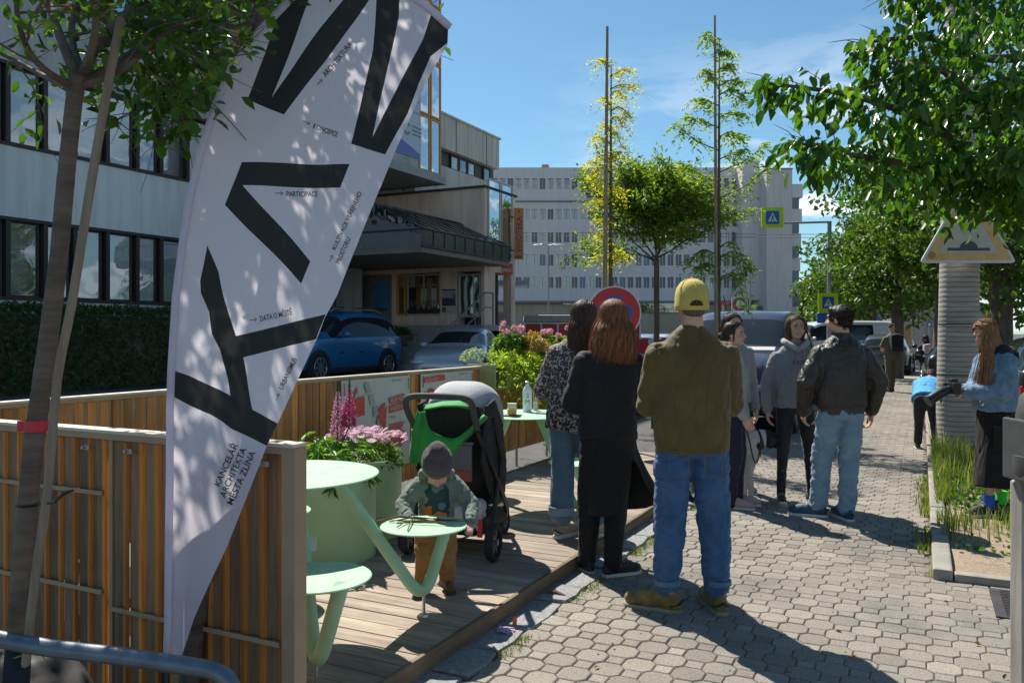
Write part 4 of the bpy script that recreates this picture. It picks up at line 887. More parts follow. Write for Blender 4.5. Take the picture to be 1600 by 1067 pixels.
# ================================================================ BUILDINGS
random.seed(17)
def facade_mat(name, col, var=.08, rough=.85, sc=.6, stain=.12):
    m, nt, b = new_mat(name); v = coords(nt, (1,1,.45)); f = noise_tex(nt, v, sc, 6, .6); f2 = noise_tex(nt, coords(nt,(3,3,.25)), 1.4, 5)
    o = ramp(nt, [(.3, mul(col,1-var)), (.7, mul(col,1+var))], f); k = ramp(nt, [(.35,(1-stain,)*3),(.6,(1.03,)*3)], f2)
    nt.links.new(mulc(nt, o, k), b.inputs['Base Color']); b.inputs['Roughness'].default_value = rough
    add_bump(nt, b, noise_tex(nt, coords(nt), 40, 3), .15, .01); return m
def glass_mat(name, col, rough=.03, wob=.02, spec=1.0):
    m, nt, b = new_mat(name); b.inputs['Base Color'].default_value = (*col,1); b.inputs['Roughness'].default_value = rough; b.inputs['IOR'].default_value = 1.9; b.inputs['Specular IOR Level'].default_value = spec
    add_bump(nt, b, noise_tex(nt, coords(nt,(1,1,1)), 1.3, 2), wob*6, .12); return m
m_off = facade_mat('pale_render', (.66,.68,.67)); m_offd = facade_mat('concrete_band', (.40,.41,.41), stain=.2)
m_fr = M('dark_brown_frame', (.030,.024,.022), .5, .1, 8); m_of = M('orange_timber_frame', (.55,.24,.03), .5, .1, 8)
m_curt = [M('curtain_%s' % c, k, .8, .06, 3, stretch=(1,8,1)) for c, k in (('grey',(.62,.66,.66)),('white',(.8,.82,.8)),('blue',(.40,.46,.52)),('cream',(.6,.56,.48)))]
m_gl = glass_mat('window_glass', (.02,.025,.03))
# window glazing that both mirrors the street and lets blinds behind show
def pane_mat(name, k=.14, rough=.02, tint=(.9,.95,1)):
    m, nt, b = new_mat(name); tr = nt.nodes.new('ShaderNodeBsdfTransparent'); tr.inputs[0].default_value = (.93,.95,.96,1); gl = nt.nodes.new('ShaderNodeBsdfGlossy'); gl.inputs['Color'].default_value = (*tint,1); gl.inputs['Roughness'].default_value = rough
    bp = nt.nodes.new('ShaderNodeBump'); bp.inputs['Strength'].default_value = .25; bp.inputs['Distance'].default_value = .05; nt.links.new(noise_tex(nt, coords(nt), .9, 1.5), bp.inputs['Height']); nt.links.new(bp.outputs[0], gl.inputs['Normal'])
    fr = nt.nodes.new('ShaderNodeFresnel'); fr.inputs[0].default_value = 1.5; ad = nt.nodes.new('ShaderNodeMath'); ad.operation='ADD'; ad.inputs[1].default_value = k; ad.use_clamp = True; nt.links.new(fr.outputs[0], ad.inputs[0])
    x = nt.nodes.new('ShaderNodeMixShader'); nt.links.new(ad.outputs[0], x.inputs[0]); nt.links.new(tr.outputs[0], x.inputs[1]); nt.links.new(gl.outputs[0], x.inputs[2]); nt.links.new(x.outputs[0], nt.nodes['Material Output'].inputs[0]); return m
m_pane = pane_mat('street_window_pane'); m_pane_sky = pane_mat('mirror_pane', .6)
def win(parent, org, u, wv, h, depth=.10, frame_m=None, pane_m=None, curt=None, fw=.07, nrm=None, panes=1, sill=False, name='window'):
    """window: org lower-left corner, u along the facade, nrm outward. frame, blind and pane as parts"""
    u = Vector(u).normalized(); nrm = Vector(nrm); Fm = Matrix((u, UP, nrm)).transposed().to_4x4(); Fm.translation = Vector(org)
    f = MB(); P = lambda x0,y0,x1,y1,z0,z1: f.add([Fm @ Vector(q) for q in [(x,y,z) for x in (x0,x1) for y in (y0,y1) for z in (z0,z1)]], [(0,1,3,2),(4,6,7,5),(0,4,5,1),(2,3,7,6),(0,2,6,4),(1,5,7,3)])
    P(0,0,wv,fw,.0,.05); P(0,h-fw,wv,h,.0,.05); P(0,fw,fw,h-fw,.0,.05); P(wv-fw,fw,wv,h-fw,.0,.05)
    for k in range(1,panes): P(wv*k/panes-fw*.4,fw,wv*k/panes+fw*.4,h-fw,.0,.045)
    o = f.build(name, frame_m or m_fr, parent)
    g_ = MB(); g_.add([Fm @ Vector((fw-.01,fw-.01,.022)), Fm @ Vector((wv-fw+.01,fw-.01,.022)), Fm @ Vector((wv-fw+.01,h-fw+.01,.022)), Fm @ Vector((fw-.01,h-fw+.01,.022))],[(0,1,2,3)])
    q = random.uniform(-.004,.004); g_.v = [tuple(Vector(v)+nrm*(q if i in (0,3) else -q)) for i, v in enumerate(g_.v)]
    g_.build('pane', pane_m or m_pane, o)
    if curt is not None:
        c = MB(); n = 8; c.add([Fm @ Vector((fw-.02+(wv-2*fw+.04)*i/n, fw-.02+j*(h-2*fw+.04), .006+.003*(i%2))) for j in (0,1) for i in range(n+1)], [(i,i+1,n+1+i+1,n+1+i) for i in range(n)]); c.build('blind', curt, o)
    return o
def adoptall(t): pass
# ---- left office block, wall plane x = -17.4
ofb = thing('office_block', 'long grey office block with dark ribbon windows behind the hedge', 'building'); XF = -17.4
rows = [(2.20,3.97),(5.48,7.27)]
zb = [(0,2.20),(3.97,5.48),(7.27,8.95)]; w_ = MB(); y0, y1 = 2.0, 27.6
for k, (a, b_) in enumerate(zb): w_.box2((XF-.3,y0,a),(XF,y1,b_), 1 if k == 2 else 0)
w_.box2((XF-12,y0,-.05),(XF-.31,y1,14.4),1); w_.box2((XF-.3,y0,10.8),(XF,y1,12.3),0); w_.box2((XF-.3,y0,13.7),(XF+.1,y1,14.5),1)
w_.build('wall', [m_off, m_offd], ofb)
cn_ = MB(); cn_.box2((XF-.3,y0,0.1),(XF+.03,y1,.9)); 
cn_.build('plinth', M('pinkish_plinth_tile', (.30,.24,.21), .8, .15, 8), ofb)
for (za, zc) in rows:
    y = y0+.2; k = 0
    while y < 22.5:
        wv = .80 if k % 3 else .68
        win(ofb, (XF-.12, y, za+.06), (0,1,0), wv-.06, zc-za-.12, nrm=(1,0,0), curt=random.choice(m_curt[:2]+[m_curt[0],m_curt[2],None]), fw=.05); y += wv+.04; k += 1
    rb = MB(); rb.box2((XF-.14,y0,za),(XF+.03,22.6,za+.07)); rb.box2((XF-.14,y0,zc-.07),(XF+.04,22.6,zc)); y = y0+.2-.05; k = 0
    while y < 22.6:
        rb.box2((XF-.13,y,za+.071),(XF+.02,y+.10,zc-.071)); wv = .80 if k % 3 else .68; y += wv+.04; k += 1
    rb.build('window_band', m_fr, ofb)
y = y0
while y < 26:
    win(ofb, (XF-.12, y, 8.95), (0,1,0), 1.10, 1.85, nrm=(1,0,0), frame_m=m_of, pane_m=m_pane_sky, curt=m_curt[2], fw=.10); y += 1.12
rb = MB(); rb.box2((XF-.1,y0,8.86),(XF+.09,26.5,8.95)); rb.build('window_sill', m_of, ofb)
y = y0
while y < 26: win(ofb, (XF-.12, y, 12.3), (0,1,0), 1.10, 1.4, nrm=(1,0,0), frame_m=m_of, pane_m=m_pane_sky, fw=.10); y += 1.12
# ---- entrance block: glazed oriel, canopy, brown stone wing
XO = -13.9
eb = thing('entrance_tower', 'grey tower with orange framed glazed corner over the dark canopy', 'building')
c1_ = XP(690, 288, XO); ys1 = c1_.y; ys0 = XP(655, 270, XO).y; zb0 = c1_.z
w_ = MB(); w_.box2((XO-3.6, ys0-3.2, zb0+.25),(XO-.02, ys0, 16.5)); w_.box2((XO-3.6, ys0, zb0+.25),(XO-.5, ys1-.1, 16.5)); w_.box2((XO-3.6, ys0-3.3, zb0-.02),(XO+.12, ys1+.08, zb0+.24),1); w_.box2((XO-3.3,ys0-2.6,1.7),(XO-2.6,ys0-1.9,zb0-.02)); w_.box2((XO-3.3,ys1-1.2,1.7),(XO-2.7,ys1-.6,zb0-.02))
w_.box2((XF,ys0-3,0),(XO-3.6,ys1+.5,16.5))
w_.build('wall', [m_offd, M('soffit_concrete', (.33,.33,.32), .8, .1)], eb)
zz = zb0+.25; k = 0
while zz < 16:
    for j, (a, b_) in enumerate(((ys0+.02,(ys0+ys1)/2),((ys0+ys1)/2+.02, ys1))): win(eb, (XO-.05, a, zz), (0,1,0), b_-a-.02, 1.75, nrm=(1,0,0), frame_m=m_of, pane_m=m_pane_sky, fw=.06)
    win(eb, (XO-.48, ys1-.04, zz), (1,0,0), .44, 1.75, nrm=(0,1,0), frame_m=m_of, pane_m=m_pane_sky, fw=.05); zz += 1.78
# white banner on the tower
bn = thing('banner', 'white banner with a blue foot and small green logo on the tower wall', 'banner')
a = XP(617,262,XO); b_ = XP(656,262,XO); yb0, yb1 = a.y, b_.y-.05
s = MB(); s.box2((XO+.0,yb0,zb0+.55),(XO+.03,yb1,zb0+3.6)); s.build('sheet', M('banner_vinyl',(.42,.47,.55),.4,.04), bn)
s = MB(); s.add([(XO+.036,yb0,zb0+.56),(XO+.036,yb1,zb0+.56),(XO+.036,yb1,zb0+.70),(XO+.036,yb0,zb0+1.05)],[(0,1,2,3)]); s.build('blue_foot', M('banner_blue',(.08,.12,.42),.4,0), bn)
s = MB(); F = Matrix(((0,0,1,XO+.038),(1,0,0,yb0),(0,1,0,zb0),(0,0,0,1)))
arc = [(.20*cos(t_),.20*sin(t_)) for t_ in np.linspace(.6,2*PI-.6,16)]+[(.12*cos(t_),.12*sin(t_)) for t_ in np.linspace(2*PI-.6,.6,16)]; s.prism(arc,.004,F @ Matrix.Translation(((yb1-yb0)*.45,1.35,0))); 
for j in range(3): s.prism([(0,0),(.5,0),(.5,.05),(0,.05)],.004,F @ Matrix.Translation(((yb1-yb0)*.45+.3,1.45-.12*j,0)))
s.build('logo', M('banner_green',(.10,.22,.20),.4,0), bn)
s = MB()
for j in range(3): s.prism([(0,0),(.9,0),(.9,.05),(0,.05)],.004,F @ Matrix.Translation(((yb1-yb0)*.3,2.6-.35*j,0)))
s.build('lettering', M('banner_text',(.25,.32,.45),.4,0), bn)
# concrete block behind with dark ribbon
cb = thing('concrete_block', 'bare concrete upper block with a short dark window ribbon', 'building'); XC = -15.0
yc1 = XP(780,219,XC).y; zc1 = XP(780,219,XC).z; za = XP(780,290,XC).z; zt_ = XP(780,265,XC).z
m_conc = facade_mat('board_concrete', (.55,.52,.46), stain=.22)
w_ = MB(); w_.box2((XC-9,ys1+.12,zt_),(XC,yc1,zc1)); w_.box2((XC-9,ys1+.12,3),(XC,yc1,za)); w_.box2((XC-9,ys1+.12,za),(XC-.25,yc1-.02,zt_),1); w_.box2((XC-.2,ys1,zc1),(XC+.06,yc1+.06,zc1+.07))
y = ys1+.5
while y < yc1: w_.box2((XC,y,zt_),(XC+.012,y+.03,zc1),1); y += 2.3
w_.build('wall', [m_conc, m_fr], cb); y = ys1+.3; k = 0
while y < yc1-.7:
    if k % 4 != 3: win(cb, (XC-.24,y,za+.05),(0,1,0),.58,zt_-za-.1,nrm=(1,0,0),pane_m=m_pane,curt=m_curt[k%3],fw=.05)
    y += .62; k += 1
# brown stone wing facing us
m_stone = facade_mat('travertine', (.72,.54,.43), .15, .5, 1.1, .2)
sw = thing('stone_wing', 'low brown stone shop wing with tall shop windows beside the steps', 'building'); XS = -12.3
P0 = XP(757,293,XS); YS = P0.y; zt2 = P0.z; YS2 = XP(805,307,XS).y; g0 = XP(757,503,XS).z; fx = lambda px: YP(px, 400, YS).x; fz = lambda py, px=700: YP(px, py, YS).z
xl = fx(560)
w_ = MB(); zl0, zl1 = fz(505), fz(425)
# front face with openings: pillars + lintel
w_.box2((xl,YS+.02,zl1),(XS,YS2,zt2)); 
for a, b_ in ((612,618),(688,714),(752,757)): w_.box2((fx(a),YS,g0-.1),(fx(b_),YS+.5,zl1-.002))
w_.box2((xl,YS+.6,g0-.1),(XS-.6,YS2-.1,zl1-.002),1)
w_.box2((XS-.3,YS+.5,g0-.1),(XS,YS+.72,zl1-.002)); w_.box2((XS-.3,YS2-.3,g0-.1),(XS,YS2,zl1-.002)); w_.box2((fx(618),YS+.05,g0-.1),(fx(688),YS+.3,g0+.22))
w_.box2((xl-.05,YS-.06,zt2),(XS+.06,YS2+.05,zt2+.07),1)
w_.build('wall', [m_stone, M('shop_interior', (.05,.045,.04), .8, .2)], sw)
m_alu = M('pale_aluminium', (.42,.40,.36), .4, .05, 5, metal=.3)
win(sw, (fx(634),YS+.1,g0+.22),(1,0,0),fx(687)-fx(634),fz(425)-g0-.25,nrm=(0,-1,0),frame_m=m_alu,pane_m=m_pane,fw=.06,panes=2)
win(sw, (fx(618)+.02,YS+.1,g0+.22),(1,0,0),fx(633)-fx(618)-.04,fz(425)-g0-.25,nrm=(0,-1,0),frame_m=m_of,pane_m=m_pane,fw=.07)
s = MB(); zt3 = fz(482); s.box2((fx(636),YS+.02,g0+.30),(fx(686),YS+.09,zt3)); s.build('window_panel', m_fr, sw)
s = MB(); add_text(s, 'BAZAR', .30, frame(Vector((fx(640),YS+.012,g0+.52)),(1,0,0),UP,(0,-1,0)), 'LEFT', .8, 0); add_text(s, 'EXPRES', .30, frame(Vector((fx(664),YS+.012,g0+.52)),(1,0,0),UP,(0,-1,0)), 'LEFT', .8, 0); s.build('window_lettering', M('grey_lettering',(.14,.14,.14),.5,0), sw)
win(sw, (fx(716),YS+.05,g0+.15),(1,0,0),fx(751)-fx(716),fz(427)-g0-.2,nrm=(0,-1,0),frame_m=m_alu,pane_m=pane_mat('green_mirror_pane',.5,.03,(.8,.95,.85)),fw=.05,panes=3)
# orange posts seen through the shop front
s = MB()
for px in (640,657,672,683): s.box2((fx(px),YS+.40,g0),(fx(px)+.14,YS+.5,fz(432)))
s.box2((fx(634),YS+.41,fz(445)),(fx(687),YS+.49,fz(441))); s.build('inner_frame', m_of, sw)
s = MB(); s.box2((fx(641),YS+.45,fz(478)),(fx(655),YS+.47,fz(448))); s.box2((fx(662),YS+.45,fz(478)),(fx(671),YS+.47,fz(448))); s.build('blind', m_curt[1], sw)
# upper side glazing toward the street
yy = YS+.2
for k in range(2): win(sw, (XS+.0,yy,XP(780,400,XS).z),(0,1,0),(YS2-YS-.5)/2,2.4,nrm=(1,0,0),frame_m=m_alu,pane_m=m_pane_sky,curt=m_curt[3],fw=.05); yy += (YS2-YS-.4)/2
s = MB(); s.box2((fx(562),YS+.06,g0),(fx(612),YS+.16,zl1)); s.build('side_panel', M('grey_green_panel',(.16,.17,.15),.6,.1,3), sw)
pb_ = thing('poster_board', 'upright blue night picture poster on the grey panel by the entrance', 'poster', (0,0,0))
s = MB(); s.box2((fx(583),YS-.02,fz(484)),(fx(606),YS+.05,fz(440))); s.build('board', M('night_blue',(.03,.10,.26),.3,.25,2,col2=(.08,.22,.45)), pb_); s = MB(); s.box2((fx(583),YS-.03,fz(484)),(fx(606),YS-.021,fz(479))); s.build('dark_skyline', m_pdark, pb_)
pb_ = thing('advert_poster', 'small dark advert with white portrait on the stone pillar', 'poster'); s = MB(); s.box2((fx(691),YS-.02,fz(478)),(fx(712),YS-.003,fz(452))); s.build('board', M('advert_dark',(.04,.05,.10),.4,.2,3), pb_); s = MB(); s.box2((fx(691),YS-.03,fz(466)),(fx(712),YS-.021,fz(454))); s.build('picture', M('advert_photo',(.30,.30,.34),.4,.6,4), pb_)
pb_ = thing('notice_board', 'small brown and cream notice under the advert poster', 'notice'); s = MB(); s.box2((fx(691),YS-.02,fz(488)),(fx(697),YS-.004,fz(480))); s.build('brown_notice', M('notice_brown',(.14,.08,.04),.5,.1), pb_); s = MB(); s.box2((fx(698),YS-.02,fz(490)),(fx(712),YS-.004,fz(479))); s.build('cream_notice', M('notice_cream',(.45,.43,.40),.5,.1), pb_)
# vertical sign VINOTEKA
sg = thing('blade_sign', 'vertical orange sign reading VINOTEKA on the corner of the stone wing', 'sign')
a, b_ = W(803,405,27.5), W(818,325,27.5); s = MB(); wv = abs((b_-a).dot(RT)); h = b_.z-a.z; F = frame(a, RT, UP, -FW); s.prism([(0,0),(wv,0),(wv,h),(0,h)],-.12,F); s.build('board', M('sign_orange',(.50,.17,.035),.5,.05,4), sg, bevel=.01)
s = MB(); F2 = frame(a+RT*(wv*.80)+UP*.22-FW*.006, UP, -RT, -FW); vs, fs = text_mesh('VINOTEKA',1,'LEFT',1,.015); mxx = max(v[0] for v in vs); s.add([F2 @ Vector((x/mxx*(h-.50), y/.73*wv*.62, 0)) for x,y in vs], fs)
for zz, xx in ((.08,.3),(.08,.5),(.08,.7),(h-.12,.5)): s.prism([(.035*cos(t_),.035*sin(t_)) for t_ in np.linspace(0,2*PI,10,endpoint=False)],.003,F @ Matrix.Translation((wv*xx,zz,.004)))
s.build('lettering', m_pdark, sg)
s = MB()
for zz in (.3,h-.3): s.tube([a+UP*zz+FW*.06, a+UP*zz+FW*.06-RT*.6],.02,6)
s.build('bracket', m_fr, sg)
sg = thing('fascia_sign', 'red and white web address banner at the canopy end', 'sign'); a, b_ = W(758,429,27), W(801,412,27); wv = (b_-a).dot(RT); h = b_.z-a.z; F = frame(a, RT, UP, -FW); s = MB(); s.prism([(0,0),(wv,0),(wv,h),(0,h)],-.05,F); s.build('board', M('sign_red',(.55,.10,.06),.5,.05), sg)
s = MB(); vs, fs = text_mesh('www.vinoexpres.cz',1,'LEFT',1,.02); mxx = max(v[0] for v in vs); s.add([F @ Vector((wv*.04+x/mxx*wv*.92, h*.28+y/.73*h*.42, .005)) for x,y in vs], fs); s.build('lettering', M('sign_white',(.7,.68,.66),.5,0), sg)
# canopy of dark glass
cp = thing('glass_canopy', 'long dark glass canopy sloping out over the entrance steps', 'canopy'); XK = -11.6
kr = XP(797,408,XK); kl_t = XP(797,385,XK)
y1_ = kr.y; z_b0 = kr.z; z_b1 = kl_t.z; y0_ = XP(659,365,XK).y; zt_ = z_b1+1.35; XKi = XK-1.6
m_cg = glass_mat('smoked_glass', (.012,.014,.016), .03, .03); m_cf = M('canopy_frame', (.05,.048,.045), .4, .1, 5, metal=.5)
zt_ = XP(700,345,XKi).z
s = MB(); s.add([(XK,y0_,z_b1),(XK,y1_,z_b1),(XKi,y1_-.4,zt_),(XKi,y0_-.0,zt_)],[(0,1,2,3)]); s.add([(XK,y0_,z_b0),(XK,y1_,z_b0),(XK,y1_,z_b1),(XK,y0_,z_b1)],[(0,1,2,3)],1)
s.add([(XK,y0_,z_b0),(XKi-7,y0_,z_b0),(XKi-7,y0_,zt_),(XKi,y0_,zt_),(XK,y0_,z_b1)],[(0,1,2,3,4)]); s.build('glazing', [m_cg, M('dark_fascia_glass',(.03,.035,.032),.22,.5,4,spec=.25)], cp)
s = MB(); s.box2((XKi-7,y0_+.02,z_b0-.16),(XK-.02,y1_-.02,z_b0-.01)); s.build('soffit', M('canopy_soffit',(.20,.17,.14),.7,.15,3), cp)
s = MB(); s.box2((XKi-7,y0_-.02,z_b1-.05),(XK+.02,y0_-.001,z_b1+.0)); n = 9
for i in range(n+1):
    yy = y0_+(y1_-y0_)*i/n; s.tube([(XK+.01,yy,z_b0),(XK+.01,yy,z_b1),(XKi,yy-.4*i/n,zt_+.005)],.016,6)
s.tube([(XK+.01,y0_,z_b1),(XK+.01,y1_,z_b1)],.035,6); s.tube([(XK+.01,y0_,z_b0),(XK+.01,y1_,z_b0)],.035,6); s.tube([(XKi,y0_,zt_),(XKi,y1_-.4,zt_)],.035,6); s.build('frame', m_cf, cp)
s = MB(); s.tube([W(623,292,27.5), W(700,343,27.5)],.03,6); s.build('tie_rod', m_cf, cp)
# steps and plinth
m_step = M('worn_concrete_step', (.30,.285,.26), .85, .15, 3)
st_ = thing('steps', 'broad concrete steps rising to the shop entrance', 'steps'); s = MB(); n = 9; yf = YS-3.4; x0_, x1_ = -15.9, XS+.4
for i in range(n): s.box2((x0_,yf+i*.33,.24),(x1_,YS+.5,.26+(g0-.10-.26)*(i+1)/n))
s.build('flight', m_step, st_, bevel=.01)
rl_ = thing('handrail', 'grey tubular handrail running down beside the steps', 'railing'); s = MB(); A_ = Vector((x1_-.15,YS+.1,g0-.1)); B_ = Vector((x1_-.15,yf,.27))
pts = [A_+UP*1.0, A_+UP*1.0-Vector((0,.5,0)), B_+UP*1.0, B_+UP*.05]; s.tube(pts,.03,8); s.tube([p-UP*.45 for p in pts[:3]],.02,8)
for u in (0,.33,.66): q = A_.lerp(B_,u); s.tube([q, q+UP*1.0],.025,8)
s.build('rail', M('railing_grey',(.16,.16,.17),.5,.1), rl_)
# small flat blue roof over a kiosk by the far corner
kq = thing('kiosk', 'small kiosk with flat pale blue roof beyond the stone wing', 'kiosk'); s = MB(); a = W(762,515,33); s.box((a.x-.6,a.y+.5,1.2),(1.6,1.4,2.3)); s.build('wall', M('kiosk_wall',(.14,.15,.17),.6,.1), kq); s = MB(); q = W(775,443,33); s.box((q.x-.2,q.y+.3,q.z),(2.6,1.9,.18),TH); s.build('roof', M('kiosk_roof',(.30,.36,.45),.5,.05), kq)
# ---- distant white building
m_wht = facade_mat('white_panel', (.70,.64,.62), .04, .8, .1, .06); m_wht2 = facade_mat('warm_panel', (.64,.57,.53), .04, .8, .1, .1)
db_ = thing('white_office', 'long white six storey office building closing the street', 'building', (0,0,0)); DD = 110.0
pxm = lambda px: (px-800)/FPX*DD; pz = lambda py: EYE-(py-HZ)/FPX*DD
rowsy = [(279,296),(327,343),(363,379),(398,415),(433,450)]
def lb(mb, x0, x1, z0, z1, d0, d1, mi=0):
    c = [cw(x, d, z) for x in (x0,x1) for d in (d0,d1) for z in (z0,z1)]; mb.add(c, [(0,1,3,2),(4,6,7,5),(0,4,5,1),(2,3,7,6),(0,2,6,4),(1,5,7,3)], mi)
s = MB(); x0, x1 = pxm(700), pxm(1176)
lb(s, x0, x1, pz(470), pz(262), DD+.35, DD+14)
edges = [470]+[v for r in rowsy[::-1] for v in (r[1], r[0])]+[262]
for a, b_ in zip(edges[0::2], edges[1::2]): lb(s, x0, x1, pz(a), pz(b_), DD, DD+.34)
lb(s, x0, x1, pz(316), pz(314), DD-.25, DD-.01, 1); lb(s, x0, x1, pz(470)-.3, pz(470), DD-.3, DD+.3, 1); lb(s, x0, x1, -1, pz(471)-.3, DD+.6, DD+13, 2)
win_px = []; px = 706.0
while px < 1165: win_px.append(px); px += 12.5
for (t_, b_) in rowsy:
    for px in win_px: lb(s, pxm(px+8.6), pxm(px+12.5), pz(b_), pz(t_), DD, DD+.34)
# right hand stair tower and return wing
lb(s, pxm(1176), pxm(1214), pz(495), pz(279), DD-6, DD+14, 3); lb(s, pxm(1150), pxm(1176), pz(470), pz(256), DD-3, DD+14)
lb(s, pxm(1176)-.05, pxm(1214)+.05, pz(279), pz(278)+.1, DD-6.1, DD+14.1, 1)
lb(s, pxm(1180), pxm(1196), pz(520)-.1, pz(495), DD-5.5, DD+3, 1)
for k in range(6): lb(s, pxm(1214), pxm(1214)+1.4, pz(300+36*k+20), pz(300+36*k), DD-5.8+.3*k, DD+13); 
for k in range(6): lb(s, pxm(1214), pxm(1214)+1.0, pz(300+36*k+36), pz(300+36*k+20), DD-5.6, DD+13, 4)
s.build('wall', [m_wht, M('dark_joint',(.22,.22,.23),.8,0), facade_mat('ochre_base',(.48,.38,.28),.1,.8,.2), m_wht2, M('tinted_strip',(.14,.16,.18),.3,.1)], db_)
m_wd = [glass_mat('far_glass_dark',(.03,.04,.05),.1), M('far_blind_grey',(.20,.215,.215),.6,.1), M('far_blind_beige',(.27,.23,.19),.6,.1), M('far_glass_blue',(.16,.23,.30),.3,.05)]; cnt = 0; rest = MB()
pf = MB()
for r, (t_, b_) in enumerate(rowsy):
    for i, px in enumerate(win_px):
        k = random.choices([0,1,2,3],[.42,.30,.12,.16])[0]
        if r == 0: k = random.choice([0,0,1])
        tgt = MB() if 6 <= i < 26 else rest
        lb(tgt, pxm(px), pxm(px+8.6), pz(b_), pz(t_), DD+.22, DD+.30, k); lb(tgt, pxm(px+4), pxm(px+4.6), pz(b_), pz(t_), DD+.15, DD+.219, 1 if k == 0 else 0)
        if tgt is not rest: tgt.build('window', m_wd, db_)
o = rest.build('windows', m_wd, db_); o['kind'] = 'stuff'
s = MB(); lb(s, pxm(848), pxm(859), pz(262), pz(250), DD+3, DD+4.5); lb(s, pxm(847), pxm(860), pz(255), pz(254), DD+2.8, DD+4.7); s.build('chimney', M('pink_chimney',(.34,.20,.17),.8,.1), db_)
s = MB()
for a, b_, h in ((840,846,259),(833,836,258),(911,917,258),(815,816,260),(1100,1108,257)): lb(s, pxm(a), pxm(b_), pz(262), pz(h), DD+3, DD+4)
s.build('roof_vent', m_fr, db_)
s = MB(); lb(s, pxm(880), pxm(1000), pz(476), pz(471), DD+.3, DD+.59); lb(s, pxm(1000), pxm(1090), pz(488), pz(473), DD+.3, DD+.59); s.build('base_window', m_gl, db_)
s = MB(); lb(s, pxm(1140), pxm(1166), pz(497), pz(478), 60*1.0+DD-110+48, 60+DD-110+48.3); 
# shop signs at the foot
def flat_sign(name, label, px0, px1, py0, py1, d, parts, post=True, cat='sign'):
    t = thing(name, label, cat); a, b_ = W(px0,py1,d), W(px1,py0,d); wv = (b_-a).dot(RT); h = b_.z-a.z; F = frame(a, RT, UP, -FW)
    q = MB(); q.prism([(0,0),(wv,0),(wv,h),(0,h)],-.06,F); q.build('board', parts[0], t, bevel=.004)
    if post: MB().tube([Vector((a.x,a.y,0))+RT*wv/2+FW*.08, a+RT*wv/2+FW*.08+UP*h*.5],.03,8).build('post', m_steel, t)
    return t, F, wv, h
t, F, wv, h = flat_sign('clock_sign', 'white billboard with a red ringed number 2 near the far shop', 1143, 1169, 463, 488, 50, [M('billboard_white',(.55,.50,.46),.6,.1)])
q = MB(); q.prism([(wv/2+h*.44*cos(a)*1.05,h*.5+h*.44*sin(a)) for a in np.linspace(0,2*PI,28,endpoint=False)],.01,F); q.build('red_ring', M('billboard_red',(.28,.05,.04),.5,.3,8), t)
q = MB(); q.prism([(wv/2+h*.25*cos(a),h*.5+h*.25*sin(a)) for a in np.linspace(0,2*PI,28,endpoint=False)],.02,F); q.build('white_centre', M('billboard_centre',(.6,.56,.5),.5,.05), t)
q = MB(); add_text(q,'2',h*.42,F @ Matrix.Translation((wv/2,h*.35,.026)),'CENTER',.9); q.build('lettering', m_pdark, t)
flat_sign('shop_board','small dark board with a pale disc right of the number 2 billboard',1183,1192,478,493,52,[m_pdark]); flat_sign('shop_board','narrow white board left of the dark disc board',1175,1181,478,494,52,[M('board_white',(.5,.5,.48),.6,0)]); flat_sign('shop_banner','red banner between the number 2 billboard and the young tree',1120,1140,472,476,51,[M('banner_red',(.45,.06,.07),.6,.1)]); flat_sign('shop_banner','tall narrow red banner behind the capped man',1120,1127,472,500,49,[M('banner_red2',(.5,.04,.05),.6,.1)])
# ---- market hall across the street, outside the picture, that the windows mirror
mk = thing('market_hall', 'pale market hall across the street mirrored in the office windows', 'building'); s = MB(); s.box2((17,-14,0),(30,26,4.6)); 
s.build('wall', M('hall_wall',(.55,.56,.55),.8,.06,.5), mk); s = MB()
for y in range(-12,26,4):
    s.tube([(16.9,y-1.9,3.6)]+[(16.9,y+1.9*cos(a),3.6+2.2*sin(a)) for a in np.linspace(PI,0,9)]+[(16.9,y+1.9,3.6)],.10,6); s.box2((16.85,y-1.6,.8),(16.98,y+1.6,2.6),1)
s.build('arches', [M('hall_arch',(.62,.63,.62),.6,0), m_gl], mk)
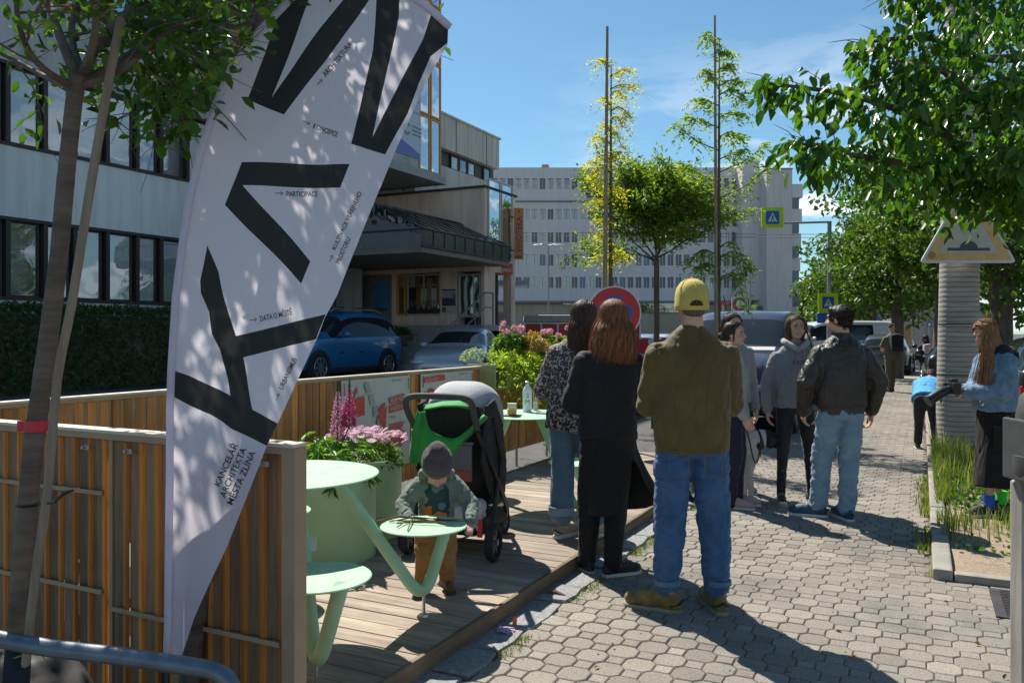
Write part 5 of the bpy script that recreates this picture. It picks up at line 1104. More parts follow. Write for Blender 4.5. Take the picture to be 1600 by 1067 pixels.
# ================================================================ CARS
random.seed(23)
m_tyre = M('tyre_rubber', (.022,.022,.024), .85, .1, 20); m_rim = M('alloy_rim', (.42,.42,.44), .3, 0, metal=.8); m_cargl = glass_mat('car_glass', (.015,.02,.025), .03, .0, .6); m_cargl.node_tree.nodes['Principled BSDF'].inputs['IOR'].default_value = 1.45
m_carpl = M('black_trim', (.025,.025,.027), .5, .1, 20); m_lamp = glass_mat('headlamp_glass', (.45,.47,.5), .08, 0); m_red = M('tail_lamp', (.42,.015,.015), .2, 0); m_plate = M('number_plate', (.6,.6,.58), .4, 0)
def paint(name, col, metal=.35): return M(name, col, .28, .03, 2, metal=metal, coat=.9)
def car(name, label, cat, pos, rz, Lh, Wd, Ht, prof, mat, group=None, plate='', rails=False, rim=None, wheel_r=.33, wheels=None, van=False):
    """prof: list of stations front->rear (x, z_sill, z_belt, z_top, w_belt, w_top) ; x forward"""
    t = thing(name, label, cat, pos, rz, group); hw = Wd/2; bm = bmesh.new(); rings = []
    for (x, zs, zb_, zt_, wb, wt) in prof:
        zm = zs+(zb_-zs)*.45
        half = [(0,zs),(wb*.86,zs),(wb*.985,zs+.06),(wb,zm),(wb*.985,zb_-.03),(wb*.95,zb_)] + ([(wt,zt_-.05),(wt*.86,zt_),(0,zt_+.02)] if zt_ > zb_+.12 else [(wb*.88,zb_+(zt_-zb_)*.7),(wb*.6,zt_),(0,zt_+.015)])
        rings.append([bm.verts.new((x, y, z)) for y, z in half]+[bm.verts.new((x, -y, z)) for y, z in half[1:-1][::-1]])
    n = len(rings[0])
    cab = [p[3] > p[2]+.12 for p in prof]
    for i in range(len(rings)-1):
        for k in range(n):
            f = bm.faces.new((rings[i][k], rings[i][(k+1)%n], rings[i+1][(k+1)%n], rings[i+1][k])); side = k in (5, n-6); topk = k in (6,7,n-8,n-7)
            if cab[i] and cab[i+1] and side: f.material_index = 1
            elif (cab[i] != cab[i+1]) and (topk or side): f.material_index = 1
            if van and cab[i] and cab[i+1] and i > van: f.material_index = 0
    bm.faces.new(rings[0][::-1]); bm.faces.new(rings[-1]); bmesh.ops.recalc_face_normals(bm, faces=bm.faces[:])
    cl = bm.edges.layers.float.new('crease_edge')
    for i, r in enumerate(rings):
        for k in (5, n-5): 
            for e in r[k].link_edges:
                o_ = e.other_vert(r[k])
                if any(o_ == rr[k] for rr in rings) and o_ is not r[k]: e[cl] = .55
    me = bpy.data.meshes.new('b'); bm.to_mesh(me); bm.free(); tmp = bpy.data.objects.new('b', me); C.objects.link(tmp); sb = tmp.modifiers.new('s','SUBSURF'); sb.levels = 2; sb.render_levels = 2
    me2 = eval_mesh(tmp); bpy.data.objects.remove(tmp)
    V_ = [v.co[:] for v in me2.vertices]
    for mi, nm, mm in ((0,'body',mat),(1,'glazing',m_cargl)):
        q = MB(); q.v = list(V_); q.f = [tuple(p.vertices) for p in me2.polygons if p.material_index == mi]; q.m = [0]*len(q.f)
        m3 = q.mesh(nm); b3 = bmesh.new(); b3.from_mesh(m3); bmesh.ops.delete(b3, geom=[v for v in b3.verts if not v.link_faces], context='VERTS'); b3.to_mesh(m3); b3.free(); shade(m3, 50); link(m3, nm, mm, t)
    f0, r0 = prof[0][0], prof[-1][0]; ws = wheels or (f0-.85, r0+.80)
    for x in ws:
        for s_ in (1,-1):
            a = MB(); a.tube([(x, s_*(hw-.23), wheel_r), (x, s_*(hw+.012), wheel_r)], wheel_r+.055, 28); a.build('wheel_arch', m_carpl, t, smooth=40)
            w_ = MB(); R_ = Matrix.Rotation(-s_*PI/2,3,'X'); prof_w = [(0,-.10),(wheel_r*.62,-.10),(wheel_r*.9,-.10),(wheel_r,-.06),(wheel_r,.07),(wheel_r*.93,.105),(wheel_r*.66,.10),(wheel_r*.62,.07),(0,.05)]
            w_.lathe(prof_w,(0,0,0),28); w_.v = [tuple(R_ @ Vector(v)) for v in w_.v]; w_.f = [f[::s_ if s_ > 0 else 1] for f in w_.f]
            wo = w_.build('wheel', m_tyre, t, smooth=40, loc=(x, s_*(hw-.06), wheel_r)); r_ = MB()
            for k in range(5 if rim is None else rim):
                a0 = 2*PI*k/(5 if rim is None else rim); r_.box((cos(a0)*wheel_r*.34, s_*.092, sin(a0)*wheel_r*.34), (wheel_r*.60,.022,wheel_r*.15), mat=Matrix.Rotation(-a0,3,'Y'))
            r_.tube([(0,s_*.07,0),(0,s_*.108,0)], wheel_r*.15, 12); r_.tube([(wheel_r*.63*cos(a), s_*.098, wheel_r*.63*sin(a)) for a in np.linspace(0,2*PI,25)], .016, 6, cap=False); ro = r_.build('rim', m_rim, wo, smooth=40)
    zb_ = prof[1][2]; zl = .62*zb_+.06
    for s_ in (1,-1):
        q = MB(); q.ell((f0-.16, s_*(prof[1][4]-.22), zl+.10), (.16,.26,.085), mat=None) if False else q.ell((f0-.15, s_*(hw-.27), zl+.12), (.17,.25,.075)); q.build('headlight', m_lamp, t, smooth=60)
        q = MB(); q.box((r0+.12, s_*(hw-.16), zb_-.04), (.14,.16,.15)); q.build('tail_light', m_red, t, bevel=.03)
        ia = next(i for i, c in enumerate(cab) if c); xm = prof[ia][0]+.15; q = MB(); q.ell((xm, s_*(hw+.08), prof[ia][2]+.08), (.07,.11,.075)); q.box((xm, s_*(hw-.02), prof[ia][2]+.03),(.05,.10,.03)); q.build('mirror', mat, t, smooth=50)
        q = MB(); 
        for xx in (ws[0]-.75-.1, ws[0]-1.65): 
            if xx > r0+.5: q.box((xx, s_*(hw+.004), zb_-.12),(.16,.03,.028))
        q.build('door_handle', m_carpl, t, bevel=.006)
        q = MB(); q.box(((ws[0]+ws[1])/2, s_*(hw-.03), .27),(ws[0]-ws[1]-.7,.10,.14)); q.build('sill_trim', m_carpl, t, bevel=.02)
    q = MB(); q.box((f0-.02, 0, .40),(.10,Wd*.62,.17)); q.build('grille', m_carpl, t, bevel=.03)
    q = MB(); q.box((f0+.035, 0, .40),(.02,.50,.11)); q.build('number_plate', m_plate, t, bevel=.004)
    if rails:
        zt_ = max(p[3] for p in prof); 
        for s_ in (1,-1): MB().tube([(.55,s_*.56,zt_-.03),(.40,s_*.56,zt_+.045),(-1.35,s_*.56,zt_+.035),(-1.55,s_*.56,zt_-.04)],.018,8).build('roof_rail', m_steel, t, smooth=40)
        for xx in (.1,-.85): MB().box((xx,0,zt_+.075),(.08,1.22,.035)).build('cross_bar', m_carpl, t, bevel=.008)
    return t
SUVp = [(2.22,.40,.62,.66,.62,.5),(2.15,.28,.80,.86,.82,.6),(1.85,.25,.93,.99,.90,.65),(1.30,.24,1.00,1.06,.92,.66),(.98,.24,1.02,1.10,.92,.68),(.28,.24,1.02,1.60,.92,.62),(-.4,.24,1.03,1.67,.92,.64),(-1.3,.25,1.05,1.65,.92,.63),(-1.95,.26,1.06,1.57,.90,.61),(-2.18,.30,1.04,1.12,.86,.60),(-2.22,.40,.90,.96,.80,.6)]
HATp = [(2.02,.36,.55,.58,.60,.5),(1.95,.24,.70,.75,.78,.6),(1.65,.22,.82,.88,.86,.62),(1.15,.22,.90,.96,.87,.64),(.85,.22,.92,1.00,.87,.64),(.10,.22,.93,1.40,.87,.58),(-.5,.22,.94,1.46,.87,.59),(-1.25,.22,.96,1.42,.87,.57),(-1.62,.24,.97,1.30,.86,.55),(-1.95,.28,.95,1.02,.80,.55),(-2.02,.38,.85,.90,.74,.5)]
VANp = [(2.25,.38,.66,.70,.70,.55),(2.20,.26,.88,.95,.90,.7),(1.95,.24,1.02,1.10,.94,.72),(1.55,.24,1.10,1.20,.95,.74),(1.32,.24,1.12,1.21,.95,.76),(.62,.24,1.14,1.80,.95,.74),(.1,.24,1.14,1.88,.95,.76),(-1.3,.25,1.15,1.88,.95,.76),(-2.0,.26,1.15,1.84,.94,.74),(-2.22,.30,1.12,1.75,.90,.70),(-2.28,.40,1.0,1.10,.86,.68)]
WVp = [(2.45,.38,.70,.75,.80,.6),(2.38,.26,.95,1.02,.95,.75),(2.1,.25,1.10,1.18,.98,.78),(1.75,.25,1.16,1.25,.99,.80),(1.05,.25,1.20,1.90,.99,.80),(.5,.25,1.20,1.98,.99,.82),(-1.5,.25,1.20,1.98,.99,.82),(-2.3,.27,1.20,1.96,.98,.81),(-2.45,.30,1.18,1.86,.95,.78),(-2.5,.42,1.1,1.22,.92,.76)]
# blue SUV, heading along the street toward us
a = W(512,573,22.0); car('parked_car', 'blue SUV with roof rails parked by the hedges', 'car', (a.x, a.y, .26), -PI/2-.03, 4.5, 1.84, 1.67, SUVp, paint('blue_paint',(.02,.17,.38),.15), rails=True, rim=8, wheel_r=.35).scale.z = 1.09
a = W(722,560,21.5); car('parked_car', 'silver grey hatchback parked nose toward us by the steps', 'car', (a.x, a.y, .18), -PI/2-TH*.0+.30, 4.05, 1.75, 1.46, HATp, paint('silver_paint',(.40,.42,.46),.2))
c = car('parked_van', 'dark plum people carrier parked behind the group of women', 'van', (-2.66, 14.35, 0), -PI/2, 4.6, 1.9, 1.88, VANp, paint('plum_paint',(.030,.018,.032),.2), wheel_r=.34)
q = MB(); q.tube([(2.20,-.62,.62),(2.16,-.80,.62),(2.13,-.86,.50),(2.14,-.80,.33),(2.21,-.55,.30)],.014,8); q.tube([(2.20,.62,.62),(2.16,.80,.62),(2.13,.86,.50),(2.14,.80,.33),(2.21,.55,.30)],.014,8); q.tube([(2.275,-.62,.68),(2.285,0,.70),(2.275,.62,.68)],.012,8); q.build('chrome_strip', m_steel, c, smooth=40)
q = MB(); q.box((1.40,0,1.26),(.10,1.35,.012), mat=Matrix.Rotation(.5,3,'Y')); q.build('white_dashboard_paper', M('windscreen_paper',(.5,.5,.48),.6,0), c)
q = MB(); q.tube([(.2,-.3,1.88),(.45,-.3,2.12)],.008,6); q.build('aerial', m_carpl, c)
a = W(1298,560,33); v_ = car('parked_van', 'white panel van standing across the street behind the leather jacket', 'van', (a.x, a.y, 0), PI+TH+.10, 5.0, 1.98, 1.98, WVp, paint('white_paint',(.62,.64,.66),.0), van=5, wheel_r=.34)
# distant cars
n_c = [(778,34,.9,(.02,.025,.035),'dark blue car at the foot of the kiosk'),(795,38,.6,(.40,.42,.44),'pale silver estate car beyond the geranium'),(770,44,.2,(.03,.02,.02),'very dark car under the flat kiosk roof'),(1012,40,1.2,(.30,.36,.42),'light blue grey car behind the round sign'),(1040,46,1.1,(.55,.57,.60),'white car left of the capped man\'s shoulder'),(1075,52,1.0,(.35,.38,.42),'grey car farther off between the young trees'),(915,44,1.4,(.03,.03,.04),'black car beyond the red trailer'),(985,50,1.2,(.12,.16,.2),'slate car beyond the round sign'),(1385,31,PI/2-.5,(.06,.065,.07),'dark car parked past the white van')]
base = car('parked_car', n_c[0][4], 'car', (0,0,0), 0, 4.05, 1.75, 1.46, HATp, paint('far_paint_0', n_c[0][3]), 'cars parked at the far end')
for i, (px, d, rz, col, lab) in enumerate(n_c):
    c = base if i == 0 else copy_tree(base); p = cw((px-800)/FPX*d, d, 0); c.location = (p.x, p.y, .1 if px < 900 else 0); c.rotation_euler = (0,0,rz+TH); c['label'] = lab; c['category'] = 'car'; c['group'] = 'cars parked at the far end'
    if i:
        pm = paint('far_paint_%d'%i, col)
        for ch in c.children:
            if ch.name.startswith(('body','mirror')): ch.data = ch.data.copy(); ch.data.materials.clear(); ch.data.materials.append(pm)
c = copy_tree(base); p = W(1506,560,20); c.location = (p.x,p.y,0); c.rotation_euler = (0,0,PI/2); c['label'] = 'dark car with red tail lights just left of the concrete column'; pm = paint('far_paint_x',(.02,.025,.03))
for ch in c.children:
    if ch.name.startswith(('body','mirror')): ch.data = ch.data.copy(); ch.data.materials.clear(); ch.data.materials.append(pm)
c = copy_tree(base); p = W(1640,560,13.5); c.location = (p.x,p.y,0); c.rotation_euler = (0,0,PI/2+.1); c['label'] = 'dark grey car behind the woman with the camera'
for ch in c.children:
    if ch.name.startswith(('body','mirror')): ch.data = ch.data.copy(); ch.data.materials.clear(); ch.data.materials.append(paint('far_paint_y',(.05,.055,.06)))
# red trailer / row of red units
t = thing('food_trailer', 'long low red trailer with ribbed grey top beyond the flowers', 'trailer'); d = 33.0; x0, x1 = (820-800)/FPX*d, (1000-800)/FPX*d
def lbox(mb, xa, xb, za, zb_, da, db2, mi=0):
    c = [cw(x, dd, z) for x in (xa,xb) for dd in (da,db2) for z in (za,zb_)]; mb.add(c, [(0,1,3,2),(4,6,7,5),(0,4,5,1),(2,3,7,6),(0,2,6,4),(1,5,7,3)], mi)
zt = EYE+28/FPX*d; zr = EYE+16/FPX*d; q = MB(); lbox(q,x0,x1,.45,zr,d,d+2.2); q.build('body', M('trailer_red',(.42,.02,.03),.45,.1,3), t, bevel=.03)
q = MB(); lbox(q,x0-.03,x1+.03,zr,zt,d-.04,d+2.24); q.build('roof', M('trailer_grey',(.30,.30,.27),.6,.1,3), t, bevel=.06)
q = MB(); n = 7
for i in range(n+1): xx = x0+(x1-x0)*i/n; lbox(q,xx-.03,xx+.03,.45,zr,d-.03,d-.002)
lbox(q,x0,x1,zr-.05,zr-.001,d-.035,d-.002); lbox(q,x0,x1,1.1,1.14,d-.030,d-.002); q.build('white_frame', M('trailer_white',(.6,.6,.6),.5,0), t)
q = MB(); q.tube([cw(x0+1,d+.3,.3),cw(x0+1,d+.5,.3)],.3,16); q.tube([cw(x1-1,d+.3,.3),cw(x1-1,d+.5,.3)],.3,16); q.build('wheel', m_tyre, t, smooth=40)
# ================================================================ SIGNS
m_sblue = M('sign_blue', (.01,.09,.42), .4, 0); m_swhite = M('sign_white_film', (.62,.64,.64), .4, 0); m_slime = M('fluorescent_border', (.52,.70,.01), .5, .03); m_sred = M('sign_red_film', (.50,.02,.025), .4, .03); m_galv = M('galvanised_pole', (.30,.31,.32), .5, .12, 12, metal=.4); m_syel = M('faded_orange_film', (.60,.36,.10), .5, .15, 8, col2=(.70,.48,.20))
def rrect(w_, h, r, n=5):
    o = []
    for cx, cy, a0 in ((w_/2-r,h/2-r,0),(-w_/2+r,h/2-r,PI/2),(-w_/2+r,-h/2+r,PI),(w_/2-r,-h/2+r,3*PI/2)):
        o += [(cx+r*cos(a0+PI/2*k/n), cy+r*sin(a0+PI/2*k/n)) for k in range(n+1)]
    return o
def crossing_face(t, F, s):
    q = MB(); q.prism(rrect(s*.66,s*.66,s*.03), .006, F @ Matrix.Translation((0,0,.002))); q.build('blue_square', m_sblue, t)
    q = MB(); q.prism([(-s*.25,-s*.22),(s*.25,-s*.22),(0,s*.25)], .004, F @ Matrix.Translation((0,0,.0085))); q.build('white_triangle', m_swhite, t)
    q = MB(); K = F @ Matrix.Translation((0,-s*.02,.0128)) @ Matrix.Scale(s*.9,4)
    q.prism([(.015+.035*cos(a),.125+.035*sin(a)) for a in np.linspace(0,2*PI,12,endpoint=False)],.002,K); q.prism([(-.03,.09),(.04,.09),(.045,-.02),(-.035,-.02)],.002,K); q.prism([(-.035,-.021),(.005,-.021),(-.06,-.17),(-.10,-.17)],.002,K); q.prism([(.006,-.021),(.045,-.021),(.10,-.17),(.06,-.17)],.002,K); q.prism([(.041,.08),(.09,.0),(.075,-.01),(.041,.04)],.002,K); q.prism([(-.031,.08),(-.08,.0),(-.065,-.01),(-.031,.04)],.002,K)
    for k in range(4): q.prism([(-.20+.11*k,-.215),(-.13+.11*k,-.215),(-.13+.11*k,-.18),(-.20+.11*k,-.18)],.002,K)
    q.build('pictogram', m_pdark, t)
d = 30.0; t = thing('crossing_sign', 'lime bordered pedestrian crossing sign hanging on a bent arm pole against the sky', 'sign')
F = frame(W(1207,340,d), RT, UP, -FW); s = 34/FPX*d; MB().prism(rrect(s,s*.94,s*.06), -.05, F).build('lime_board', m_slime, t); crossing_face(t, F, s*.92)
q = MB(); q.tube([Vector(cw((1295-800)/FPX*d,d,0)), W(1296,346,d)],.075,12); q.tube([W(1296,347,d), W(1225,349,d)],.04,8); q.build('arm_pole', m_galv, t, smooth=40)
t = thing('crossing_sign', 'lower lime bordered pedestrian crossing sign beside the pole above the white van', 'sign'); d2 = 29.6
F = frame(W(1294,473,d2), RT, UP, -FW); s = 31/FPX*d2; MB().prism(rrect(s,s*.98,s*.04), -.03, F).build('lime_board', m_slime, t); crossing_face(t, F, s*.9)
q = MB(); q.box(W(1286,497,29.5),(.42,.03,.36),TH); q.build('blue_plate', m_sblue, t)
q = MB(); q.tube([Vector(cw((1294-800)/FPX*(d2+.15),d2+.15,0)), W(1294,460,d2+.15)],.035,8); q.build('post', m_galv, t)
# no stopping sign
d = 10.0; t = thing('no_stopping_sign', 'round red and blue no stopping sign on a pole behind the red haired woman', 'sign'); F = frame(W(960,489,d), RT, UP, -FW); r = 42/FPX*d
cir = lambda r_, n=40: [(r_*cos(a), r_*sin(a)) for a in np.linspace(0,2*PI,n,endpoint=False)]
q = MB(); q.prism(cir(r),-.02,F); q.build('white_rim', m_swhite, t); q = MB(); q.prism(cir(r*.95),.004,F); q.build('red_disc', m_sred, t); q = MB(); 
for k in range(4):
    a0 = k*PI/2+PI/4; pts = [(r*.66*cos(a), r*.66*sin(a)) for a in np.linspace(a0-PI/4+.24,a0+PI/4-.24,9)]+[(r*.19*cos(a0),r*.19*sin(a0))]; F3 = F @ Matrix.Translation((0,0,.0045)) @ Matrix.Rotation(PI/4,4,'Z'); q.prism(pts,.003,F3)
q.build('blue_quarters', m_sblue, t); q = MB(); g_ = cw((963-800)/FPX*(d+.05),d+.05,0); q.tube([g_, g_+UP*2.1],.03,10); q.build('post', m_galv, t)
# red and white barrier blocks
t = thing('barrier_board', 'red and white striped barrier board between the two young tree trunks', 'barrier'); d = 15.5
for i,(a,b_) in enumerate(((992,1013),(1013,1030),(1030,1048),(1048,1075))):
    q = MB(); p0, p1 = W(a,556,d), W(b_,530,d); q.prism([(0,0),((p1-p0).dot(RT),0),((p1-p0).dot(RT),p1.z-p0.z),(0,p1.z-p0.z)],-.04,frame(p0,RT,UP,-FW)); q.build('red_panel' if i%2==0 else 'white_panel', m_sred if i%2==0 else m_swhite, t)
for px in (1000,1065): p = W(px,556,d+.06); q = MB(); q.tube([Vector((p.x,p.y,0)),p],.03,8); q.box((p.x,p.y,.04),(.5,.3,.08)); q.build('foot', m_blackp, t)
# concrete lamp column with triangular sign
m_col, nt, b = new_mat('ribbed_concrete'); v = coords(nt); f = noise_tex(nt, coords(nt,(1,1,9)), 2.2, 5); wv = nt.nodes.new('ShaderNodeTexWave'); wv.bands_direction = 'Z'; wv.inputs['Scale'].default_value = 5.2; wv.inputs['Distortion'].default_value = .9; wv.inputs['Detail'].default_value = 3; wv.inputs['Detail Scale'].default_value = 1.5; nt.links.new(v, wv.inputs[0])
o1 = ramp(nt, [(.3,(.27,.255,.235)),(.7,(.40,.385,.36))], f); o2 = ramp(nt, [(.0,(.55,.54,.52)),(.25,(1,1,1))], wv.outputs['Fac']); nt.links.new(mulc(nt,o1,o2), b.inputs['Base Color']); b.inputs['Roughness'].default_value = .9; add_bump(nt,b,wv.outputs['Fac'],.35,.006)
d = 10.2; p = cw((1494-800)/FPX*d,d,0); t = thing('concrete_column', 'thick ribbed grey concrete lamp column on the planted strip', 'column', p)
q = MB(); n = 60; vs = [(.235-.045*i/n, 8*i/n) for i in range(n+1)]; q.lathe(vs,(0,0,0),40); q.v = [(x+.018*z*CS, y+.018*z*SN, z) for x,y,z in q.v]; q.build('shaft', m_col, t, smooth=40)
q = MB(); q.lathe([(.222,1.60),(.231,1.60),(.231,1.615),(.222,1.615)],(.03,.01,0),36); q.lathe([(.228,.98),(.236,.98),(.236,.992),(.228,.992)],(.02,.01,0),36); q.build('band', m_carpl, t)
q = MB(); q.tube([(.19*CS+.0,.19*SN-.05,1.0),(.20*CS+.03,.2*SN-.07,2.4),(.20*CS+.05,.2*SN-.07,4)],.012,6); q.build('cable', m_carpl, t)
ty = thing('warning_sign', 'faded orange bordered triangular speed bump sign on the concrete column', 'sign'); dS = 9.85; F = frame(W(1513,411,dS), RT, UP, -FW); k = dS/FPX
def tri(hb, ht, r=6, off=0):
    pts = []; A = [(-hb,0),(hb,0),(0,ht)]
    for i in range(3):
        a = Vector(A[i]); p0 = Vector(A[i-1]); p1 = Vector(A[(i+1)%3]); u = (p0-a).normalized()*r; v2 = (p1-a).normalized()*r
        for s_ in np.linspace(0,1,6): pts.append(tuple(((a+u)*(1-s_)**2+a*2*s_*(1-s_)+(a+v2)*s_**2)*k))
    return pts
q = MB(); q.prism(tri(76,131,9),-.02,F); q.build('white_rim', m_swhite, ty); q = MB(); q.prism(tri(69,119,7),.003,F @ Matrix.Translation((0,4*k,0))); q.build('orange_border', m_syel, ty)
q = MB(); q.prism(tri(47,82,1),.003,F @ Matrix.Translation((0,15*k,.0035))); q.build('pale_field', M('faded_cream_film',(.50,.49,.42),.5,.06,6), ty)
q = MB(); q.prism([(x*k,y*k) for x,y in ((-33,19),(33,19),(33,23.5),(-33,23.5))],.002,F @ Matrix.Translation((0,0,.007))); q.prism([(14*k*cos(a), (23.5+11*sin(a))*k) for a in np.linspace(0,PI,16)],.0022,F @ Matrix.Translation((0,0,.0069))); q.build('bump_symbol', m_pdark, ty)
q = MB(); q.prism([((-57+6*cos(a))*k,(12+6*sin(a))*k) for a in np.linspace(0,2*PI,16,endpoint=False)],.002,F @ Matrix.Translation((0,0,.004))); q.build('round_mark', M('sticker_orange',(.45,.20,.07),.5,0), ty)
# lamp posts, traffic bits
t = thing('street_lamp', 'slim two armed street lamp in front of the white building', 'street lamp'); d = 62; q = MB(); g_ = cw((857-800)/FPX*d,d,0); tp = W(857,384,d); q.tube([g_,tp],.06,8); q.tube([tp,tp-RT*.5+UP*.12,tp-RT*.8],.04,6); q.tube([tp,tp+RT*.5+UP*.12,tp+RT*.8],.04,6); q.build('post', m_galv, t)
for s_ in (1,-1): q = MB(); q.ell(tp+RT*s_*.75+UP*.02,(.42,.16,.10),R=Matrix.Rotation(TH,3,'Z')); q.build('lamp_head', M('lamp_white',(.6,.62,.64),.4,0), t, smooth=60)
t = thing('street_lamp', 'single armed street lamp half hidden by the yellow leaved tree', 'street lamp'); d = 60; q = MB(); g_ = cw((944-800)/FPX*d,d,0); tp = W(944,404,d); q.tube([g_,tp],.06,8); q.tube([tp,tp-RT*.7],.04,6); q.build('post', m_galv, t); q = MB(); q.ell(tp-RT*.8,(.42,.16,.10),R=Matrix.Rotation(TH,3,'Z')); q.build('lamp_head', m_swhite, t, smooth=60)
for i,(px,y0,dd,lab) in enumerate(((1164,425,45,'thin grey pole with a dark box left of the crossing sign pole'),(1172,418,48,'thin grey signal pole beside the number 2 billboard'))):
    t = thing('signal_pole', lab, 'pole'); q = MB(); g_ = cw((px-800)/FPX*dd,dd,0); q.tube([g_, W(px,y0,dd)],.05,8); q.build('post', m_galv, t); q = MB(); q.box(W(px,y0,dd),(.22,.2,.55),TH); q.build('signal_head', m_carpl, t, bevel=.03)
# overhead wires
t = thing('overhead_wires', 'pair of thin trolley wires crossing the sky at the end of the street', 'wires'); 
for y in (366,371): q = MB(); q.tube([W(800,y-3,70),W(1180,y,66),W(1420,y+1,60)],.022,4); q.build('wire', m_carpl, t)
# things at the far end of the footpath
def simple_sign(label, px, py, w_px, h_px, d, mat, name='blue_sign', post=True, zpost=0):
    t = thing(name, label, 'sign'); F = frame(W(px,py,d), RT, UP, -FW); k = d/FPX; q = MB(); q.prism(rrect(w_px*k,h_px*k,.05*w_px*k),-.03,F); q.build('board', mat, t); q = MB(); q.prism(rrect(w_px*k*.5,h_px*k*.5,.05*w_px*k),.004,F); q.build('symbol', m_swhite, t)
    if post: q = MB(); g_ = cw((px-800)/FPX*(d+.1),d+.1,0); q.tube([g_, Vector((g_.x,g_.y,W(px,py,d).z+.2))],.035,8); q.build('post', m_galv, t)
simple_sign('blue road sign standing right of the white van', 1370, 506, 13, 22, 44, m_sblue); simple_sign('square blue parking sign left of the concrete column', 1473, 499, 10, 10, 36, m_sblue); simple_sign('small blue sign lower than the parking sign', 1452, 507, 8, 8, 42, m_sblue)
t = thing('notice_stand', 'orange and cream notice stand right of the walking man', 'stand'); q = MB(); d = 34; a, b_ = W(1403,538,d), W(1423,512,d); q.prism([(0,0),((b_-a).dot(RT),0),((b_-a).dot(RT),b_.z-a.z),(0,b_.z-a.z)],-.12,frame(a,RT,UP,-FW)); q.build('board', M('notice_orange',(.50,.27,.13),.6,.15,3), t)
q = MB(); 
for x in (1406,1420): p = W(x,538,d); q.tube([Vector((p.x,p.y,0)),p],.03,6)
q.build('leg', m_galv, t)
t = thing('gate_pillar', 'pale stone gate pillar beyond the notice stand', 'pillar'); q = MB(); d = 38; p = cw((1433-800)/FPX*d,d,0); q.box((p.x,p.y,1.0),(.45,.45,2.0),TH); q.build('shaft', M('pillar_stone',(.50,.43,.38),.7,.1), t, bevel=.02); q = MB(); q.box((p.x,p.y,2.07),(.58,.58,.12),TH); q.build('cap', M('pillar_cap',(.55,.48,.43),.7,.1), t, bevel=.02)
t = thing('far_building', 'low tan building behind the avenue trees', 'building'); q = MB(); d = 75; p = cw((1455-800)/FPX*d,d,0); q.box((p.x,p.y,1.9),(9,6,3.8),TH); q.build('wall', M('tan_render',(.36,.29,.22),.8,.1), t); q = MB(); q.box((p.x-2.0,p.y-3.5,1.9),(2.6,.2,1.1),TH); q.build('window', m_gl, t); q = MB(); q.box((p.x,p.y,3.9),(9.6,6.6,.25),TH); q.build('roof', m_fr, t)
# bin at right edge, galvanised post
p = cw(1.935,2.95,0); m_bin = M('grey_bin_plastic', (.085,.088,.09), .38, .12, 14, bump=.1, bscale=90); m_wpost = M('weathered_grey_post', (.30,.285,.26), .8, .3, 6, bump=.5, bscale=30, stretch=(3,3,.4))
t = thing('litter_bin', 'dark grey litter bin on a weathered post at the right edge', 'litter bin', (p.x,p.y,0), TH)
q = MB(); q.box((-.055,.06,.48),(.085,.085,.96)); q.build('post', m_wpost, t, bevel=.01)
q = MB(); prof = [(0,.80),(.11,.80),(.155,.98),(.165,1.0),(.165,1.06),(.150,1.065)]
q.lathe(prof,(0.035,0.0,0),28); q.build('rim', m_bin, t, smooth=40)
q = MB(); q.lathe([(.150,1.065),(.148,1.20),(.135,1.27),(.10,1.30),(0,1.31)],(0.035,0.0,0),28); q.build('lid', m_bin, t, smooth=40)
q = MB(); q.box((-.115,.02,1.08),(.02,.16,.22)); q.build('back_plate', m_bin, t, bevel=.006)
q = MB(); q.box((.03,-.148,1.17),(.20,.02,.10)); q.build('opening', m_blackp, t, bevel=.01)
# galvanised hoop in the lower left
m_hoop = M('blue_grey_galvanised', (.15,.18,.21), .42, .25, 14, metal=.6, bump=.15, bscale=90)
t = thing('hoop_barrier', 'blue grey galvanised tube hoop with a rounded corner in front of the slats', 'hoop', (0,0,0)); D3 = 2.02
hp = smooth_path(px_path([(-160,965,2.2),(40,1006,2.12),(180,1024,2.06),(300,1041,2.0),(335,1048,1.98),(356,1062,1.97),(364,1084,1.965),(366,1110,1.965)]),5); e = hp[-1]; hp.append(Vector((e.x,e.y,.0))); MB().tube(hp,.0215,16).build('tube', m_hoop, t, smooth=60)
q = MB(); e2 = hp[0]; q.tube([e2+Vector((0,0,.0)), Vector((e2.x,e2.y,0))],.0235,16); q.build('leg', m_hoop, t, smooth=60)
q = MB(); a = W(30,1160,2.32); q.ell((a.x,a.y,.30),(.30,.20,.33)); q.ell((a.x+.22,a.y+.02,.20),(.28,.2,.26)); me = remesh(q.mesh('bag'), .02, 4)
displace(me, lambda v: .018*noise.noise(v*7)+.008*noise.noise(v*19)); o = link(me,'black_bag',M('black_nylon',(.010,.011,.014),.65,.2,30)); shade(me,180); tag(o,'slumped black bag under the galvanised hoop at the lower left', 'bag')
